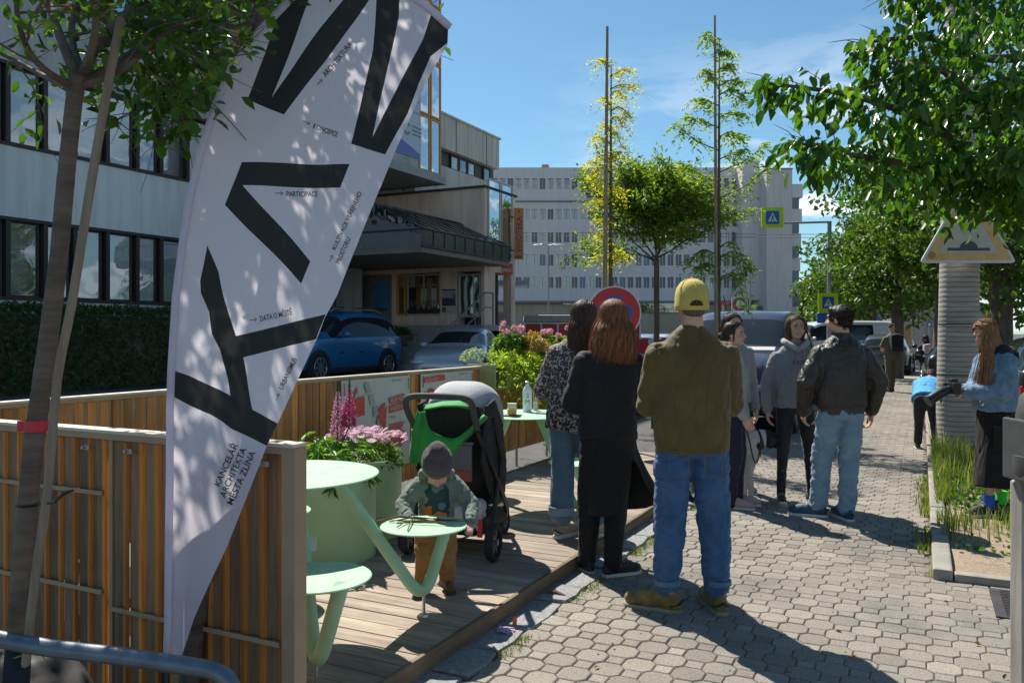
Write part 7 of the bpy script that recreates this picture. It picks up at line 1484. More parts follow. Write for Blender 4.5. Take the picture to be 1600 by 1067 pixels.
# cap
c = s.hc; R = s.Rh; K = s.hk; cp_ = MB(); Rc = R.to_4x4(); Rc.translation = c+R @ (Vector((0,-.008,.028))*K); prof = [(.0,.104),(.03,.100),(.06,.084),(.082,.055),(.0905,.02),(.093,-.030),(.0925,-.056),(.090,-.062),(.088,-.052)]
vs = []; seg = 48
for r_, z in prof: vs += [Rc @ Vector((r_*K*.95*cos(2*PI*k/seg), r_*K*1.13*sin(2*PI*k/seg), (z-.008*(sin(2*PI*k/seg)<0)*(r_>.09))*K)) for k in range(seg)]
fs = [(i*seg+k, i*seg+(k+1)%seg, (i+1)*seg+(k+1)%seg, (i+1)*seg+k) for i in range(len(prof)-1) for k in range(seg)]; cp_.add(vs, fs); co_ = cp_.build('cap', m_ylw, s.t, smooth=180)
q = MB()
for k in range(0,6):
    a = PI/2+k*PI/3; pts = [Rc @ Vector((r_*K*.95*1.012*cos(a), r_*K*1.13*1.012*sin(a), (z+.001)*K)) for r_, z in prof[:6]]; q.tube(pts,.0018,5)
q.ell(Rc @ Vector((0,0,.106*K)),(.009,.009,.006)); q.build('seam', M('cap_thread',(.58,.44,.12),.8,0), co_)
q = MB(); pts = [( .036*cos(t_), .036*sin(t_)) for t_ in np.linspace(0,PI,16)]; vs = []; 
def backpt(x, z, k=1.02): 
    rr = np.interp(z,[-.056,-.03,.02,.055],[.0925,.093,.0905,.082]); a = -PI/2+x/rr; return Rc @ Vector((rr*K*.95*k*cos(a), rr*K*1.13*k*sin(a), z*K))
q.add([backpt(x*np.sqrt(max(0,1-(j/6)**2)), .036*.86*j/6-.042, 1.026) for j in range(7) for x in np.linspace(-.036,.036,15)], [(j*15+i,j*15+i+1,(j+1)*15+i+1,(j+1)*15+i) for j in range(6) for i in range(14)]); q.build('back_opening', M('cap_opening',(.045,.022,.012),.8,0), co_)
q = MB(); q.add([backpt(x,z,1.035) for z in (-.059,-.042) for x in np.linspace(-.044,.044,14)], [(i,i+1,14+i+1,14+i) for i in range(13)]); q.add([backpt(x,z,1.045) for z in (-.060,-.036) for x in np.linspace(-.046,-.036,3)], [(i,i+1,3+i+1,3+i) for i in range(2)]); q.build('strap', m_ylw, co_, smooth=180)
br = MB(); n_ = 16; vs = []
for j in range(4):
    for i in range(n_+1): a = PI/2+(i/n_-.5)*1.9; e = 1+.24*j; vs.append(Rc @ Vector((.088*K*.95*(1+.10*j)*cos(a), .0905*K*1.13*sin(a)+.022*K*j*max(0,sin(a))*1.05, (-.040-.004*j+.010*cos((i/n_-.5)*2.2))*K)))
br.add(vs, [(j*(n_+1)+i, j*(n_+1)+i+1, (j+1)*(n_+1)+i+1, (j+1)*(n_+1)+i) for j in range(3) for i in range(n_)]); br.build('peak', m_ylw, co_, smooth=180)
# ---- 2 woman in black with auburn hair
s = Person('woman in black with long auburn hair, seen from behind at the deck edge', pp(950,5.10), TH+.10, 1.70, female=True, roll=.045, build=.93, voxc=.0075, arms={'L':dict(el=(-.122,.03,.63),wr=(-.06,.12,.60),hd=(.8,.4,0),pn=(0,-1,0)),'R':dict(el=(.145,.02,.62),wr=(.10,.12,.57),hd=(-.6,.5,-.2),pn=(0,-1,0))}, legs={'L':dict(ankle=(-.070,.04),toe=20),'R':dict(ankle=(.012,-.02),toe=-72,knee=(.03,.0))}, head_yaw=-.1, head_pitch=-.12)
s.body(); o = s.top(m_blk, rowset(.50,.815,.86,.118,.074,0,1.0,.93), sleeve=(.05,.046,.034), shr=.044, fn=folds(.008,(7,7,6),True,8,.3), nm='jumper')
mb = MB(); rows = []
H = s.H; seg = 40; vs = []; zr = [.58,.53,.46,.38,.30,.22,.15]
for i, z in enumerate(zr):
    for k in range(seg):
        a = 2*PI*k/seg; f_ = i/6; zz = z if i < 3 else .46-(.46-(.23+.20*math.exp(-(((a-2*PI if a > PI else a)+.80)/.42)**2)+.06*math.exp(-((a-2*PI if a > PI else a)/.3)**2)))*(i-2)/4; w_ = .080+.006*f_+.105*f_**1.6*max(0,cos(a-.1))**5+.006*f_*sin(a*7); d_ = .062+.012*f_+.006*f_*sin(a*5); vs.append(Vector(((cos(a)*w_+.008)*H, sin(a)*d_*H, zz*H)))
mb.add(vs, [(i*seg+k, i*seg+(k+1)%seg, (i+1)*seg+(k+1)%seg, (i+1)*seg+k) for i in range(6) for k in range(seg)]); sk = mb.build('skirt', m_blkskirt, s.t, smooth=180); so_ = sk.modifiers.new('t','SOLIDIFY'); so_.thickness = .004
s.trousers(m_blkskirt, (.052,.046,.040,.034), fn=folds(.006,(9,9,7),True,2,.3), hem=.0, nm='trousers'); s.hair_long(m_redh, .26, 2600, 1.9, seed=3, wav=.026, back=.035, vol=1.03)
for k in 'LR': s.shoe(k, m_dsh, m_white_s, .265, 1.0)
# ---- 3 leopard print
s = Person('woman in a leopard print shirt and cropped wide jeans, leaning toward her neighbour', pp(897,5.62,DZ), TH-.30, 1.62, female=True, roll=.10, arms={'L':dict(el=(-.138,.03,.62),wr=(-.06,.14,.60),hd=(.6,.6,.1),pn=(0,-1,0)),'R':dict(el=(.14,.06,.63),wr=(.06,.15,.62),hd=(-.6,.5,.1),pn=(0,-1,0))}, legs={'L':dict(ankle=(-.055,.0),toe=-25),'R':dict(ankle=(.085,.05),toe=-30)}, head_yaw=-.15)
s.body(); s.top(m_leo, rowset(.455,.815,.86,.120,.082,0,1.02,.98), sleeve=(.05,.048,.036), shr=.045, fn=folds(.010,(7,7,6),True,12,.3), nm='shirt', collar=[(.858,.070,.03)]); s.trousers(m_jeanm, (.058,.052,.052,.053), fn=folds(.006,(8,8,5),True,6,.3), nm='jeans', hem=.052)
s.hair_long(hair_mat('deep_brown_hair',(.028,.014,.010),(.095,.045,.028)), .25, 1400, 1.0, seed=6, back=.03, wav=.018); 
for k in 'LR': s.shoe(k, m_bsh, m_white_s, .26, 1.0); q = MB(); a = s.leg_pts(k)[2]; q.lathe([(.087,0),(.090,.004),(.090,.055),(.086,.058)], a+Vector((0,-.002,.085)), 24); q.build('turn_up', m_jeanl, s.t, smooth=50)
q = MB(); p_ = s.lo(.155,-.02,.36)
for k in range(14): a = k*2.4; q.tube([p_+Vector((0,0,.10)), p_+Vector((.008*cos(a),.008*sin(a),.03)), p_+Vector((.018*cos(a),.018*sin(a),-.05))],[.002,.003,.002],5)
q.ell(p_+Vector((0,0,.03)),(.022,.022,.03)); q.build('tassel', M('teal_tassel',(.02,.25,.20),.7,.2,30), s.t)
# ---- 4,5 two women behind
s = Person('dark haired woman half hidden behind the capped man, facing the camera', pp(1142,7.75), TH+PI+.15, 1.69, female=True, vox=.006, arms={'L':dict(),'R':dict(el=(.14,.0,.62),wr=(.135,.03,.475))}, head_yaw=.15, head_pitch=-.15)
s.hairm = m_blackh; s.body(); s.top(m_greyh, rowset(.50,.815,.86,.112,.072), fn=folds(.007,(9,9,9),True,1,.3), nm='sweatshirt', shr=.04); s.trousers(m_jeanl, (.052,.038,.033,.033), fn=folds(.005,(9,9,9)), nm='jeans'); s.hair_long(m_blackh, .14, 500, .4, seed=9, vol=1.0, face_open=.62)
for k in 'LR': s.shoe(k, m_bsh, m_white_s, .26)
s = Person('woman in pale grey sweatshirt and navy trousers standing between capped man and dog', pp(1146,7.1), TH-PI*.60, 1.60, female=True, vox=.006, arms={'R':dict(el=(.10,-.01,.62),wr=(.09,.06,.49),curl=1.0),'L':dict(el=(-.14,.0,.62),wr=(-.13,.06,.48))}, legs={'L':dict(ankle=(-.04,.02),toe=5),'R':dict(ankle=(.05,-.01),toe=-4)}, head_yaw=-.30, head_pitch=-.05)
s.hairm = m_brownh; s.body(); s.top(m_palegrey, rowset(.50,.815,.86,.112,.074), fn=folds(.008,(9,9,9),True,4,.3), nm='sweatshirt', shr=.042); s.trousers(m_navy, (.053,.042,.036,.033), fn=folds(.005,(9,9,9)), hem=-.02); s.hair_long(m_blackh, .10, 350, .2, seed=10, vol=.985, face_open=.55)
q = MB(); a = s.arm_pts('R'); dd_ = (a[2]-a[1]).normalized(); q.tube([a[2]-dd_*.006, a[2]+dd_*.014], .034, 14); q.build('black_wristband', m_blkskirt, s.t)
for k in 'LR': s.shoe(k, m_pksh, m_white_s, .255)
WB = s
# ---- 6 woman in the hoodie
s = Person('smiling woman in grey hoodie and black leggings, facing the camera beside the leather jacket', pp(1243,7.35), TH+PI-.12, 1.655, female=True, vox=.0055, arms={'R':dict(el=(.150,-.01,.63),wr=(.150,.015,.49),hd=(-.05,.15,-1),pn=(-1,0,0),curl=.7),'L':dict(el=(-.14,.02,.63),wr=(-.10,.08,.50))}, legs={'R':dict(ankle=(.088,.06),toe=-6,knee=(.075,.05)),'L':dict(ankle=(-.078,.02),toe=25)}, head_yaw=.16, head_pitch=.02)
s.hairm = m_brownh; s.body(smile=True); s.top(m_greyh, rowset(.505,.815,.86,.116,.078,.0,.95,.95), sleeve=(.04,.037,.028), fn=folds(.010,(8,8,10),True,14,.3), nm='hoodie', shr=.040, collar=[(.852,.076,.03)])
mb = MB(); mb.tube([s.up(.055,.03,.855), s.up(.03,.055,.835), s.up(0,.062,.815), s.up(-.03,.055,.835), s.up(-.055,.03,.855), s.up(-.06,-.02,.862), s.up(-.03,-.055,.85), s.up(.03,-.055,.85), s.up(.06,-.02,.862), s.up(.055,.03,.855)],.028,10); s.garment('hood', mb, m_palegrey, folds(.004,(20,20,20)))
q = MB(); 
for dx, col in ((-.012,0),(.012,0)): q.tube([s.up(dx,.078,.825), s.up(dx*1.5,.088,.79), s.up(dx*1.8,.0905,.755)],[.003,.003,.004],6)
q.build('drawstring', M('pink_cord',(.40,.06,.16),.7,0), s.t)
q = MB(); add_text(q,'KAZL',.045,frame(s.up(0,.0935,.742),(-1,0,0),(0,0,1),(0,1,0)),'CENTER',1.1); q.build('lettering', M('hoodie_print',(.02,.02,.05),.6,0), s.t)
s.trousers(m_legg, (.050,.034,.027,.024), fn=folds(.004,(12,12,14)), hem=.0, nm='leggings', pel=(.09,.064)); s.hair_long(m_brownh, .19, 1000, .35, seed=12, vol=1.02, face_open=.72, back=.02)
for k in 'LR': o = s.shoe(k, m_dsh, m_white_s, .26, .95, high=.03); q = MB(); f_ = radians(s.legs[k]['toe']); a = s.leg_pts(k)[2]; fd = Vector((-sin(f_),cos(f_),0)); q.ell(Vector((a.x,a.y,.034))+fd*.175,(.036,.036,.026)); q.build('toe_cap', m_white_s, o, smooth=180)
# ---- 7 man in leather jacket
s = Person('man in black leather jacket and light blue jeans, back turned, hands at his sides', pp(1314,6.62), TH+.10, 1.725, build=1.05, voxc=.007, arms={'L':dict(el=(-.165,.0,.64),wr=(-.155,.055,.505),hd=(.1,.3,-1),pn=(1,0,0),curl=.9),'R':dict(el=(.175,-.01,.64),wr=(.165,.03,.505),hd=(0,.2,-1),pn=(-1,0,0),curl=.6)}, legs={'L':dict(ankle=(-.088,.055),toe=58,knee=(-.07,.045)),'R':dict(ankle=(.012,-.03),toe=0,knee=(.038,.0))}, head_yaw=.75, head_pitch=-.03)
s.hairm = m_blackh; s.body(); s.hair_short(m_blackh, 1.03, 4, rough=.010, tuft=1400)
s.top(m_lea, rowset(.530,.815,.87,.120,.082,0,.95,1.0), sleeve=(.055,.050,.036), shr=.050, fn=folds(.0085,(7,7,5),True,22,.45), collar=[(.858,.080,.045)])
mb = MB(); s.torso(mb, [(.495,.098,.070,0,0),(.52,.100,.072,0,0),(.56,.098,.07,0,0)]); m_pl, nt, b = new_mat('plaid_shirt'); v = coords(nt,(1,1,1)); ck = nt.nodes.new('ShaderNodeTexChecker'); ck.inputs['Scale'].default_value = 75; ck.inputs[1].default_value=(.02,.02,.028,1); ck.inputs[2].default_value=(.085,.08,.075,1); nt.links.new(v,ck.inputs[0]); nt.links.new(ck.outputs[0],b.inputs['Base Color']); b.inputs['Roughness'].default_value=.8; s.garment('shirt_tail', mb, m_pl, folds(.006,(14,14,6)))
s.trousers(m_jeanl, (.060,.050,.045,.042), fn=folds(.012,(7,7,10),True,9,.4), nm='jeans', hem=.02)
for k in 'LR': s.shoe(k, m_blsh, m_white_s, .30, 1.05)
q = MB(); add_text; F = frame(s.up(0,-.0905,.775),(1,0,0),(0,0,1),(0,-1,0)); q.prism([(-.06,0),(.06,0),(.06,.003),(-.06,.003)],.002,F); q.build('seam', M('worn_seam',(.10,.09,.08),.5,0), s.t)
# ---- 8 woman with the camera
s = Person('woman in denim jacket and long black skirt looking down at her camera', pp(1554,6.68,.03), TH+PI/2+.05, 1.60, female=True, build=.95, arms={'L':dict(el=(-.115,.035,.625),wr=(-.03,.165,.625),hd=(.3,1,.15),pn=(1,0,0),curl=1.2),'R':dict(el=(.115,.03,.62),wr=(.03,.165,.625),hd=(-.3,1,.1),pn=(-1,0,0),curl=1.2)}, legs={'L':dict(ankle=(-.04,.055),toe=8),'R':dict(ankle=(.06,-.075),toe=-12)}, head_pitch=-.52)
s.hairm = m_brownh; s.body(); s.top(m_jeanj, rowset(.525,.815,.86,.122,.094,0,.98,1.0), sleeve=(.052,.048,.036), shr=.048, fn=folds(.012,(7,7,7),True,30,.4))
mb = MB(); s.torso(mb, [(.80,.090,.066,0,-.01),(.835,.085,.062,0,-.014),(.862,.055,.052,0,-.008)]); mb.ell(s.up(0,-.075,.80),(.11,.055,.09)); s.garment('hood', mb, m_blk, folds(.006,(14,14,14)))
mb = MB(); rows = [(.545,.085,.075,0,-.004),(.50,.093,.083,0,-.004),(.42,.098,.088,0,-.006),(.30,.103,.093,0,-.006),(.20,.108,.098,0,-.006),(.145,.111,.100,0,-.006)]; s.torso(mb, rows[::-1]); s.garment('skirt', mb, m_blkskirt, folds(.010,(9,9,2.2),True,2,.3))
q = MB(); F = frame(s.lo(-.104,.03,.40),(0,1,0),(0,0,1),(-1,0,0)); q.prism([(-.07,-.09),(.07,-.09),(.07,.09),(-.07,.09)],.012,F); q.prism([(-.075,.06),(.075,.06),(.075,.10),(-.075,.10)],.006,F @ Matrix.Translation((0,0,.013))); q.build('cargo_pocket', m_blkskirt, s.t, bevel=.004)
for k, cc in (('L',(.02,.10,.50)),('R',(.06,.70,.05))):
    s.shoe(k, m_dsh, m_white_s, .255, 1.0); a = s.leg_pts(k)[2]; q = MB(); q.tube([a+Vector((0,0,-.01)), a+Vector((0,0,.05)), a+Vector((0,0,.095))],[.040,.041,.044],18); q.build('blue_sock' if k=='L' else 'green_sock', M('sock_'+k, cc,.8,.1,50), s.t, smooth=60)
s.hair_long(m_lightb, .33, 1500, .6, seed=22, vol=1.03, face_open=.55, back=.045, wav=.012)
q = MB()                                                       # hair falling forward over the shoulder
rr = random.Random(6); V = []; F_ = []; T = []
for i in range(420):
    a0 = s.hc+s.Rh @ Vector((-.078+rr.gauss(0,.006),.02+rr.gauss(0,.02),.03+rr.gauss(0,.02))); e_ = s.lo(-.055+rr.gauss(0,.02),.085+rr.gauss(0,.022),.66+rr.gauss(0,.02)); m1_ = a0.lerp(e_,.4)+Vector((-.012,.012,0)); b0 = len(V); w_ = rr.uniform(.0012,.0024)
    for j in range(9):
        u = j/8; p_ = a0*(1-u)**2+m1_*2*u*(1-u)+e_*u*u; V.append((p_+Vector((0,w_,0)))[:]); V.append((p_-Vector((0,w_,0)))[:])
    for j in range(8): F_.append((b0+2*j,b0+2*j+1,b0+2*j+3,b0+2*j+2)); T.append(min(1,max(0,rr.gauss(.6,.3))))
me = fast_mesh('hair_lock', V, F_); a_ = me.attributes.new('tone','FLOAT','FACE'); a_.data.foreach_set('value',T); link(me,'hair_lock',m_lightb,s.t)
# camera in her hands
cpos = s.t.matrix_basis @ s.lo(0,.215,.640); rzc = TH+PI/2+.05
cm = thing('camera', 'black camera with long lens held by the woman in the denim jacket', 'camera', cpos, rzc)
q = MB(); q.box((0,0,0),(.135,.06,.095)); q.box((0,.0,.06),(.055,.055,.035)); q.box((.055,.02,0),(.03,.05,.085)); q.build('body', m_blackp, cm, bevel=.008)
q = MB(); q.tube([(0,.03,-.01),(0,.075,-.025),(0,.135,-.058),(0,.19,-.092)],[.034,.040,.041,.042],22); q.tube([(0,.19,-.092),(0,.212,-.106)],[.046,.050],22); q.build('lens', M('lens_black',(.02,.02,.022),.35,.1,20), cm, smooth=40)
q = MB(); q.tube([(.0,.1,-.04),(.02,.09,-.12),(.01,.10,-.10)],.006,6); q.build('strap', m_blackp, cm)
# ---- 9 bending boy
s = Person('child in a bright blue shirt bending down beside the concrete column', pp(1447,10.5), TH-PI/2+1.0, 1.36, prop=dict(hip=.47,knee=.26,sh=.79,neck=.82,head=.90,hs=.95,shx=.105,hipx=.055), lean=1.08, build=1.16, vox=.010, voxc=.012, arms={'L':dict(el=(-.11,.34,.33),wr=(-.06,.38,.18)),'R':dict(el=(.11,.34,.33),wr=(.06,.38,.18))}, legs={'L':dict(ankle=(-.08,.08),toe=10),'R':dict(ankle=(.10,-.09),toe=-12)}, head_pitch=-.1)
s.P = dict(s.P); s.hairm = m_brownh; s.hk = .92; s.body(eyes=False); s.top(cloth('bright_blue_cotton',(.05,.33,.62),.8,.05,.2), rowset(.46,.79,.83,.115,.085), sleeve=(.04,.042,.03), short=True, fn=folds(.008,(8,8,8)), nm='shirt', shr=.044); s.trousers(cloth('charcoal_trousers',(.025,.022,.026)), (.062,.046,.042,.040), fn=folds(.006,(9,9,9))); s.hair_short(m_brownh,1.03,5)
for k in 'LR': s.shoe(k, m_dsh, m_white_s, .24)
# ---- 10,11 walkers
def backpack(s, mat, w_, h_, d_, z0, label=None):
    mb = MB(); H = s.H; mb.box((0,-.075*H-d_/2,z0*H),(w_,d_,h_)); mb.ell((0,-.075*H-d_*.5,z0*H+h_*.42),(w_*.5,d_*.55,h_*.16)); mb.ell((0,-.075*H-d_*.95,z0*H-h_*.2),(w_*.42,d_*.35,h_*.24)); me = remesh(mb.mesh('bp'),.014,6); o = link(me,'backpack',mat,None); shade(me,180)
    q = MB(); 
    for sg in (-1,1): q.tube([(sg*.10,-.06*H,z0*H-h_*.4),(sg*.12,.0,(s.P['sh']-.10)*H),(sg*.09,.055*H,(s.P['sh']-.03)*H),(sg*.085,.0,(s.P['sh']+.028)*H),(sg*.08,-.065*H,(s.P['sh']-.02)*H)],.013,6)
    st_ = q.build('strap', mat, o); o.location = s.t.location; o.rotation_euler = s.t.rotation_euler; return o
s = Person('man in dark cap and khaki trousers walking away with a rucksack', pp(1394,20.8), TH+.02, 1.74, vox=.011, voxc=.014, arms={'L':dict(el=(-.145,.02,.64),wr=(-.10,.10,.60),hd=(.6,.6,.3)),'R':dict(el=(.15,.02,.64),wr=(.12,.10,.60))}, legs={'L':dict(ankle=(-.035,.0),toe=5),'R':dict(ankle=(.06,.13),toe=0,lift=.01)}, head_pitch=-.15)
s.body(eyes=False); s.top(cloth('grey_brown_tee',(.10,.095,.08)), rowset(.50,.815,.86,.118,.076), sleeve=(.04,.04,.03), short=True, fn=folds(.008,(8,8,8)), nm='shirt', shr=.044); s.trousers(cloth('khaki_trousers',(.10,.085,.055)), (.058,.044,.038,.036), fn=folds(.007,(8,8,8)))
for k in 'LR': s.shoe(k, m_dsh, m_dsh, .30)
q = MB(); q.lathe([(0,.100),(.05,.092),(.082,.055),(.095,.01),(.097,-.01)], s.hc+Vector((0,0,.03)), 24); q.build('cap', cloth('plum_cap',(.035,.012,.022)), s.t, smooth=180)
o = backpack(s, m_blk, .29, .42, .16, .715); tag(o, 'black rucksack on the back of the walking man', 'rucksack')
s = Person('girl in black with a pale backpack walking away beside the man', pp(1446,22.8), TH-.02, 1.44, female=True, vox=.011, voxc=.014, arms={'L':dict(el=(-.16,.0,.66),wr=(-.15,.05,.54)),'R':dict(el=(.165,.0,.66),wr=(.12,.06,.62))}, legs={'L':dict(ankle=(-.05,.06),toe=5),'R':dict(ankle=(.05,-.05),toe=0)})
s.body(eyes=False); s.top(m_blk, rowset(.46,.815,.86,.122,.08), sleeve=(.045,.045,.036), fn=folds(.008,(8,8,8)), nm='jacket', shr=.046); s.trousers(m_legg, (.055,.040,.034,.030), fn=folds(.006,(8,8,8))); s.hair_long(m_blackh,.18,300,.5,seed=31,vol=1.05)
for k in 'LR': s.shoe(k, m_dsh, m_dsh, .24)
o = backpack(s, cloth('pale_pink_nylon',(.42,.33,.40)), .27, .34, .13, .70); tag(o, 'pale pink backpack on the back of the girl in black', 'backpack')
# ---- 12 toddler
TP = dict(hip=.42,knee=.235,sh=.715,neck=.745,head=.845,hs=1.0,shx=.108,hipx=.058)
s = Person('toddler in plum beanie and patterned green jacket leaning over the mint stool', pp(682,4.50,DZ), TH+PI+.12, .86, prop=TP, lean=.18, build=1.02, vox=.005, voxc=.006, arms={'R':dict(el=(.205,.09,.56),wr=(.18,.235,.475),hd=(-.3,1,-.35),pn=(0,0,-1),curl=.5),'L':dict(el=(-.205,.09,.56),wr=(-.20,.235,.475),hd=(.2,1,-.35),pn=(0,0,-1),curl=.5)}, legs={'L':dict(ankle=(-.07,-.01),toe=10),'R':dict(ankle=(.085,.06),toe=-20)}, head_pitch=-.60)
s.hk = .92; s.hc = s.nb+s.Rh @ Vector((0,.022,.092)); s.hairm = m_brownh; s.body()
m_sage = cloth('sage_jacket',(.13,.18,.15),.8,.1,.35,(.19,.25,.21),9)
rows = [(.40,.112,.095,0,0),(.43,.116,.098,0,0),(.55,.112,.095,0,0),(.64,.112,.09,0,0),(.695,.098,.078,0,-.004),(.73,.066,.060,0,-.006),(.76,.052,.05,0,-.006)]
s.top(m_sage, rows, sleeve=(.062,.058,.048), shr=.060, fn=folds(.0055,(16,16,18),True,3,.4), nm='jacket')
m_vest, nt, b = new_mat('patterned_vest'); v = coords(nt); vo = nt.nodes.new('ShaderNodeTexVoronoi'); vo.inputs['Scale'].default_value = 17; nt.links.new(v,vo.inputs['Vector']); o = ramp(nt,[(0,(.10,.20,.19)),(.35,(.10,.20,.19)),(.36,(.012,.05,.055)),(.8,(.02,.07,.07))],vo.outputs['Distance'],'CONSTANT'); sp2 = nt.nodes.new('ShaderNodeSeparateColor'); nt.links.new(vo.outputs['Color'],sp2.inputs[0]); o2 = ramp(nt,[(0,(.0,.0,.0)),(.80,(1,1,1))],sp2.outputs[0],'CONSTANT'); mm = nt.nodes.new('ShaderNodeMix'); mm.data_type='RGBA'; mm.inputs['B'].default_value=(.50,.16,.02,1); nt.links.new(o,mm.inputs['A']); nt.links.new(o2,mm.inputs['Factor']); nt.links.new(mm.outputs['Result'],b.inputs['Base Color']); b.inputs['Roughness'].default_value=.7
mb = MB(); s.torso(mb, [(.42,.098,.088,0,.016),(.55,.094,.088,0,.015),(.66,.090,.080,0,.014),(.705,.070,.066,0,.008)]); s.garment('patterned_front', mb, m_vest, folds(.003,(14,14,16)))
mb = MB(); R_ = s.Tup.to_3x3(); c = s.up(0,.0,.745); mb.tube([c+R_ @ Vector((.065*cos(a),.055*sin(a)+.0,.008*sin(a*3))) for a in np.linspace(0,2*PI,17)], .020, 8); s.garment('neck_warmer', mb, cloth('tan_wool',(.22,.12,.075),.9,.2,.4), folds(.004,(25,25,25)), voxel=.006)
mb = MB(); c = s.up(0,-.06,.73); mb.ell(c,(.085,.055,.05)); mb.ell(s.up(.08,-.01,.745),(.035,.05,.035)); mb.ell(s.up(-.08,-.01,.745),(.035,.05,.035)); s.garment('hood', mb, m_sage, folds(.006,(18,18,18)))
s.trousers(cloth('caramel_cord',(.24,.125,.035),.85,.1,.4,(.34,.18,.06),10), (.078,.066,.058,.054), fn=folds(.008,(14,14,18),True,3,.4), hem=.012, pel=(.112,.098))
for k in 'LR': s.shoe(k, cloth('brown_boot',(.12,.065,.03),.75,.2,.4), M('boot_sole',(.06,.045,.03),.8,.2,30), .155, 1.15, nm='boot', high=.02)
c = s.hc; R = s.Rh; K = s.hk; mb = MB(); mb.ell(c+R @ (Vector((0,-.010,.040))*K),(.094*K,.110*K,.098*K),R=R); mb.ell(c+R @ (Vector((0,-.025,.11))*K),(.060*K,.070*K,.055*K),R=R); me = remesh(mb.mesh('beanie'),.005,3)
bm = bmesh.new(); bm.from_mesh(me); pn = (R @ Vector((0,-.16,-1))).normalized(); bmesh.ops.bisect_plane(bm, geom=bm.verts[:]+bm.edges[:]+bm.faces[:], plane_co=c+R @ (Vector((0,.03,.022))*K), plane_no=pn, clear_outer=True); bm.to_mesh(me); bm.free(); displace(me, lambda v: .0035*(.5-abs(noise.noise(Vector((v.x*22,v.y*22,v.z*16))))*1.8)); o = link(me,'beanie',cloth('plum_grey_knit',(.060,.045,.052),.9,.1,.5,(.085,.066,.075)),s.t); shade(me,180); sd = o.modifiers.new('t','SOLIDIFY'); sd.thickness = .004; sd.offset = -1
# ================================================================ DOG
dgp = pp(1160,7.35); t = thing('dog', 'large white dog with black and tan face on a lead beside the women', 'dog', dgp, TH-.05)
mb = MB(); rings = []
for x, z, ry, rz_ in ((-.52,.50,.07,.08),(-.46,.50,.115,.12),(-.30,.50,.115,.115),(-.12,.485,.12,.135),(.02,.475,.13,.155),(.10,.49,.11,.14),(.15,.51,.085,.11)): rings.append((Vector((x,0,z)),(0,1,0),(0,0,1),ry,rz_))
loft(mb, rings, 20, 2.1); limb(mb, [(.08,0,.53),(.17,0,.56),(.22,0,.56)], [.105,.085,.075])
mb.ell((.255,0,.545),(.085,.072,.070)); limb(mb, [(.28,0,.53),(.34,0,.490),(.385,0,.462)], [.052,.038,.027]); mb.ell((.395,0,.466),(.016,.018,.015)); limb(mb,[(.30,0,.50),(.36,0,.455)],[.035,.022])
for sg in (-1,1):
    limb(mb, [(.06,sg*.07,.42),(.04,sg*.075,.27),(.055,sg*.075,.15),(.05,sg*.075,.05)], [.065,.04,.028,.026]); mb.ell((.075,sg*.075,.028),(.045,.032,.028)); limb(mb, [(-.42,sg*.08,.44),(-.36,sg*.085,.30),(-.50,sg*.08,.19),(-.48,sg*.08,.05)], [.09,.055,.03,.025]); mb.ell((-.455,sg*.08,.028),(.045,.03,.028))
limb(mb, [(-.52,0,.54),(-.64,0,.50),(-.72,0,.38),(-.70,0,.28)], [.03,.045,.045,.015])
me = remesh(mb.mesh('dog'), .011, 3); displace(me, lambda v: .007*noise.noise(Vector((v.x*12,v.y*30,v.z*12)))+.004*noise.noise(v*45))
m_dw = M('white_fur',(.52,.50,.47),.9,.1,30,bump=.5,bscale=120); m_dbk = M('black_fur',(.012,.012,.013),.7,.2,30,bump=.5,bscale=120); m_dt = M('tan_fur',(.28,.14,.06),.85,.2,30,bump=.5,bscale=120)
o = link(me,'body',[m_dw,m_dbk,m_dt],t); shade(me,180); mi = []
for p in me.polygons:
    c = p.center; k = 0
    if c.x > .19: k = 1 if c.z > .495-(c.x-.2)*.28+.02*noise.noise(c*20) else 2
    if c.x > .34 and abs(c.y) < .012 and c.z > .45: k = 0
    elif c.x > .385: k = 1
    if c.x < .1 and noise.noise(c*3.1+Vector((4,0,0))) > .12: k = 1
    if .10 < c.x < .19 and noise.noise(c*9) > .25: k = 1
    mi.append(k)
me.polygons.foreach_set('material_index', mi)
for sg in (-1,1):
    q = MB(); q.ell((.235,sg*.078,.535),(.038,.014,.055),R=Matrix.Rotation(.35,3,'Y')); q.build('ear', m_dbk, t, smooth=180); q = MB(); q.ell((.302,sg*.040,.548),(.009,.006,.009)); q.build('eye', m_iris, t, smooth=180)
q = MB(); q.lathe([(.088,-.012),(.095,-.010),(.095,.010),(.088,.012)],(0,0,0),24); q.v = [tuple(Matrix.Translation((.15,0,.55)) @ Matrix.Rotation(1.35,4,'Y') @ Vector(v)) for v in q.v]; q.build('collar', m_blackp, t)
h_ = t.matrix_basis.inverted() @ (WB.t.matrix_basis @ WB.arm_pts('R')[2]); q = MB(); q.tube(smooth_path([Vector((.14,-.09,.56)), Vector((.10,-.14,.38)), Vector((.06,-.16,.40)), h_.lerp(Vector((.06,-.16,.40)),.5), h_-Vector((0,0,.06))],5),.006,6); o = q.build('dog_lead', m_blackp, loc=dgp); o.rotation_euler = (0,0,TH-.05); tag(o,'black looped lead from the dog to the woman in navy trousers', 'lead')
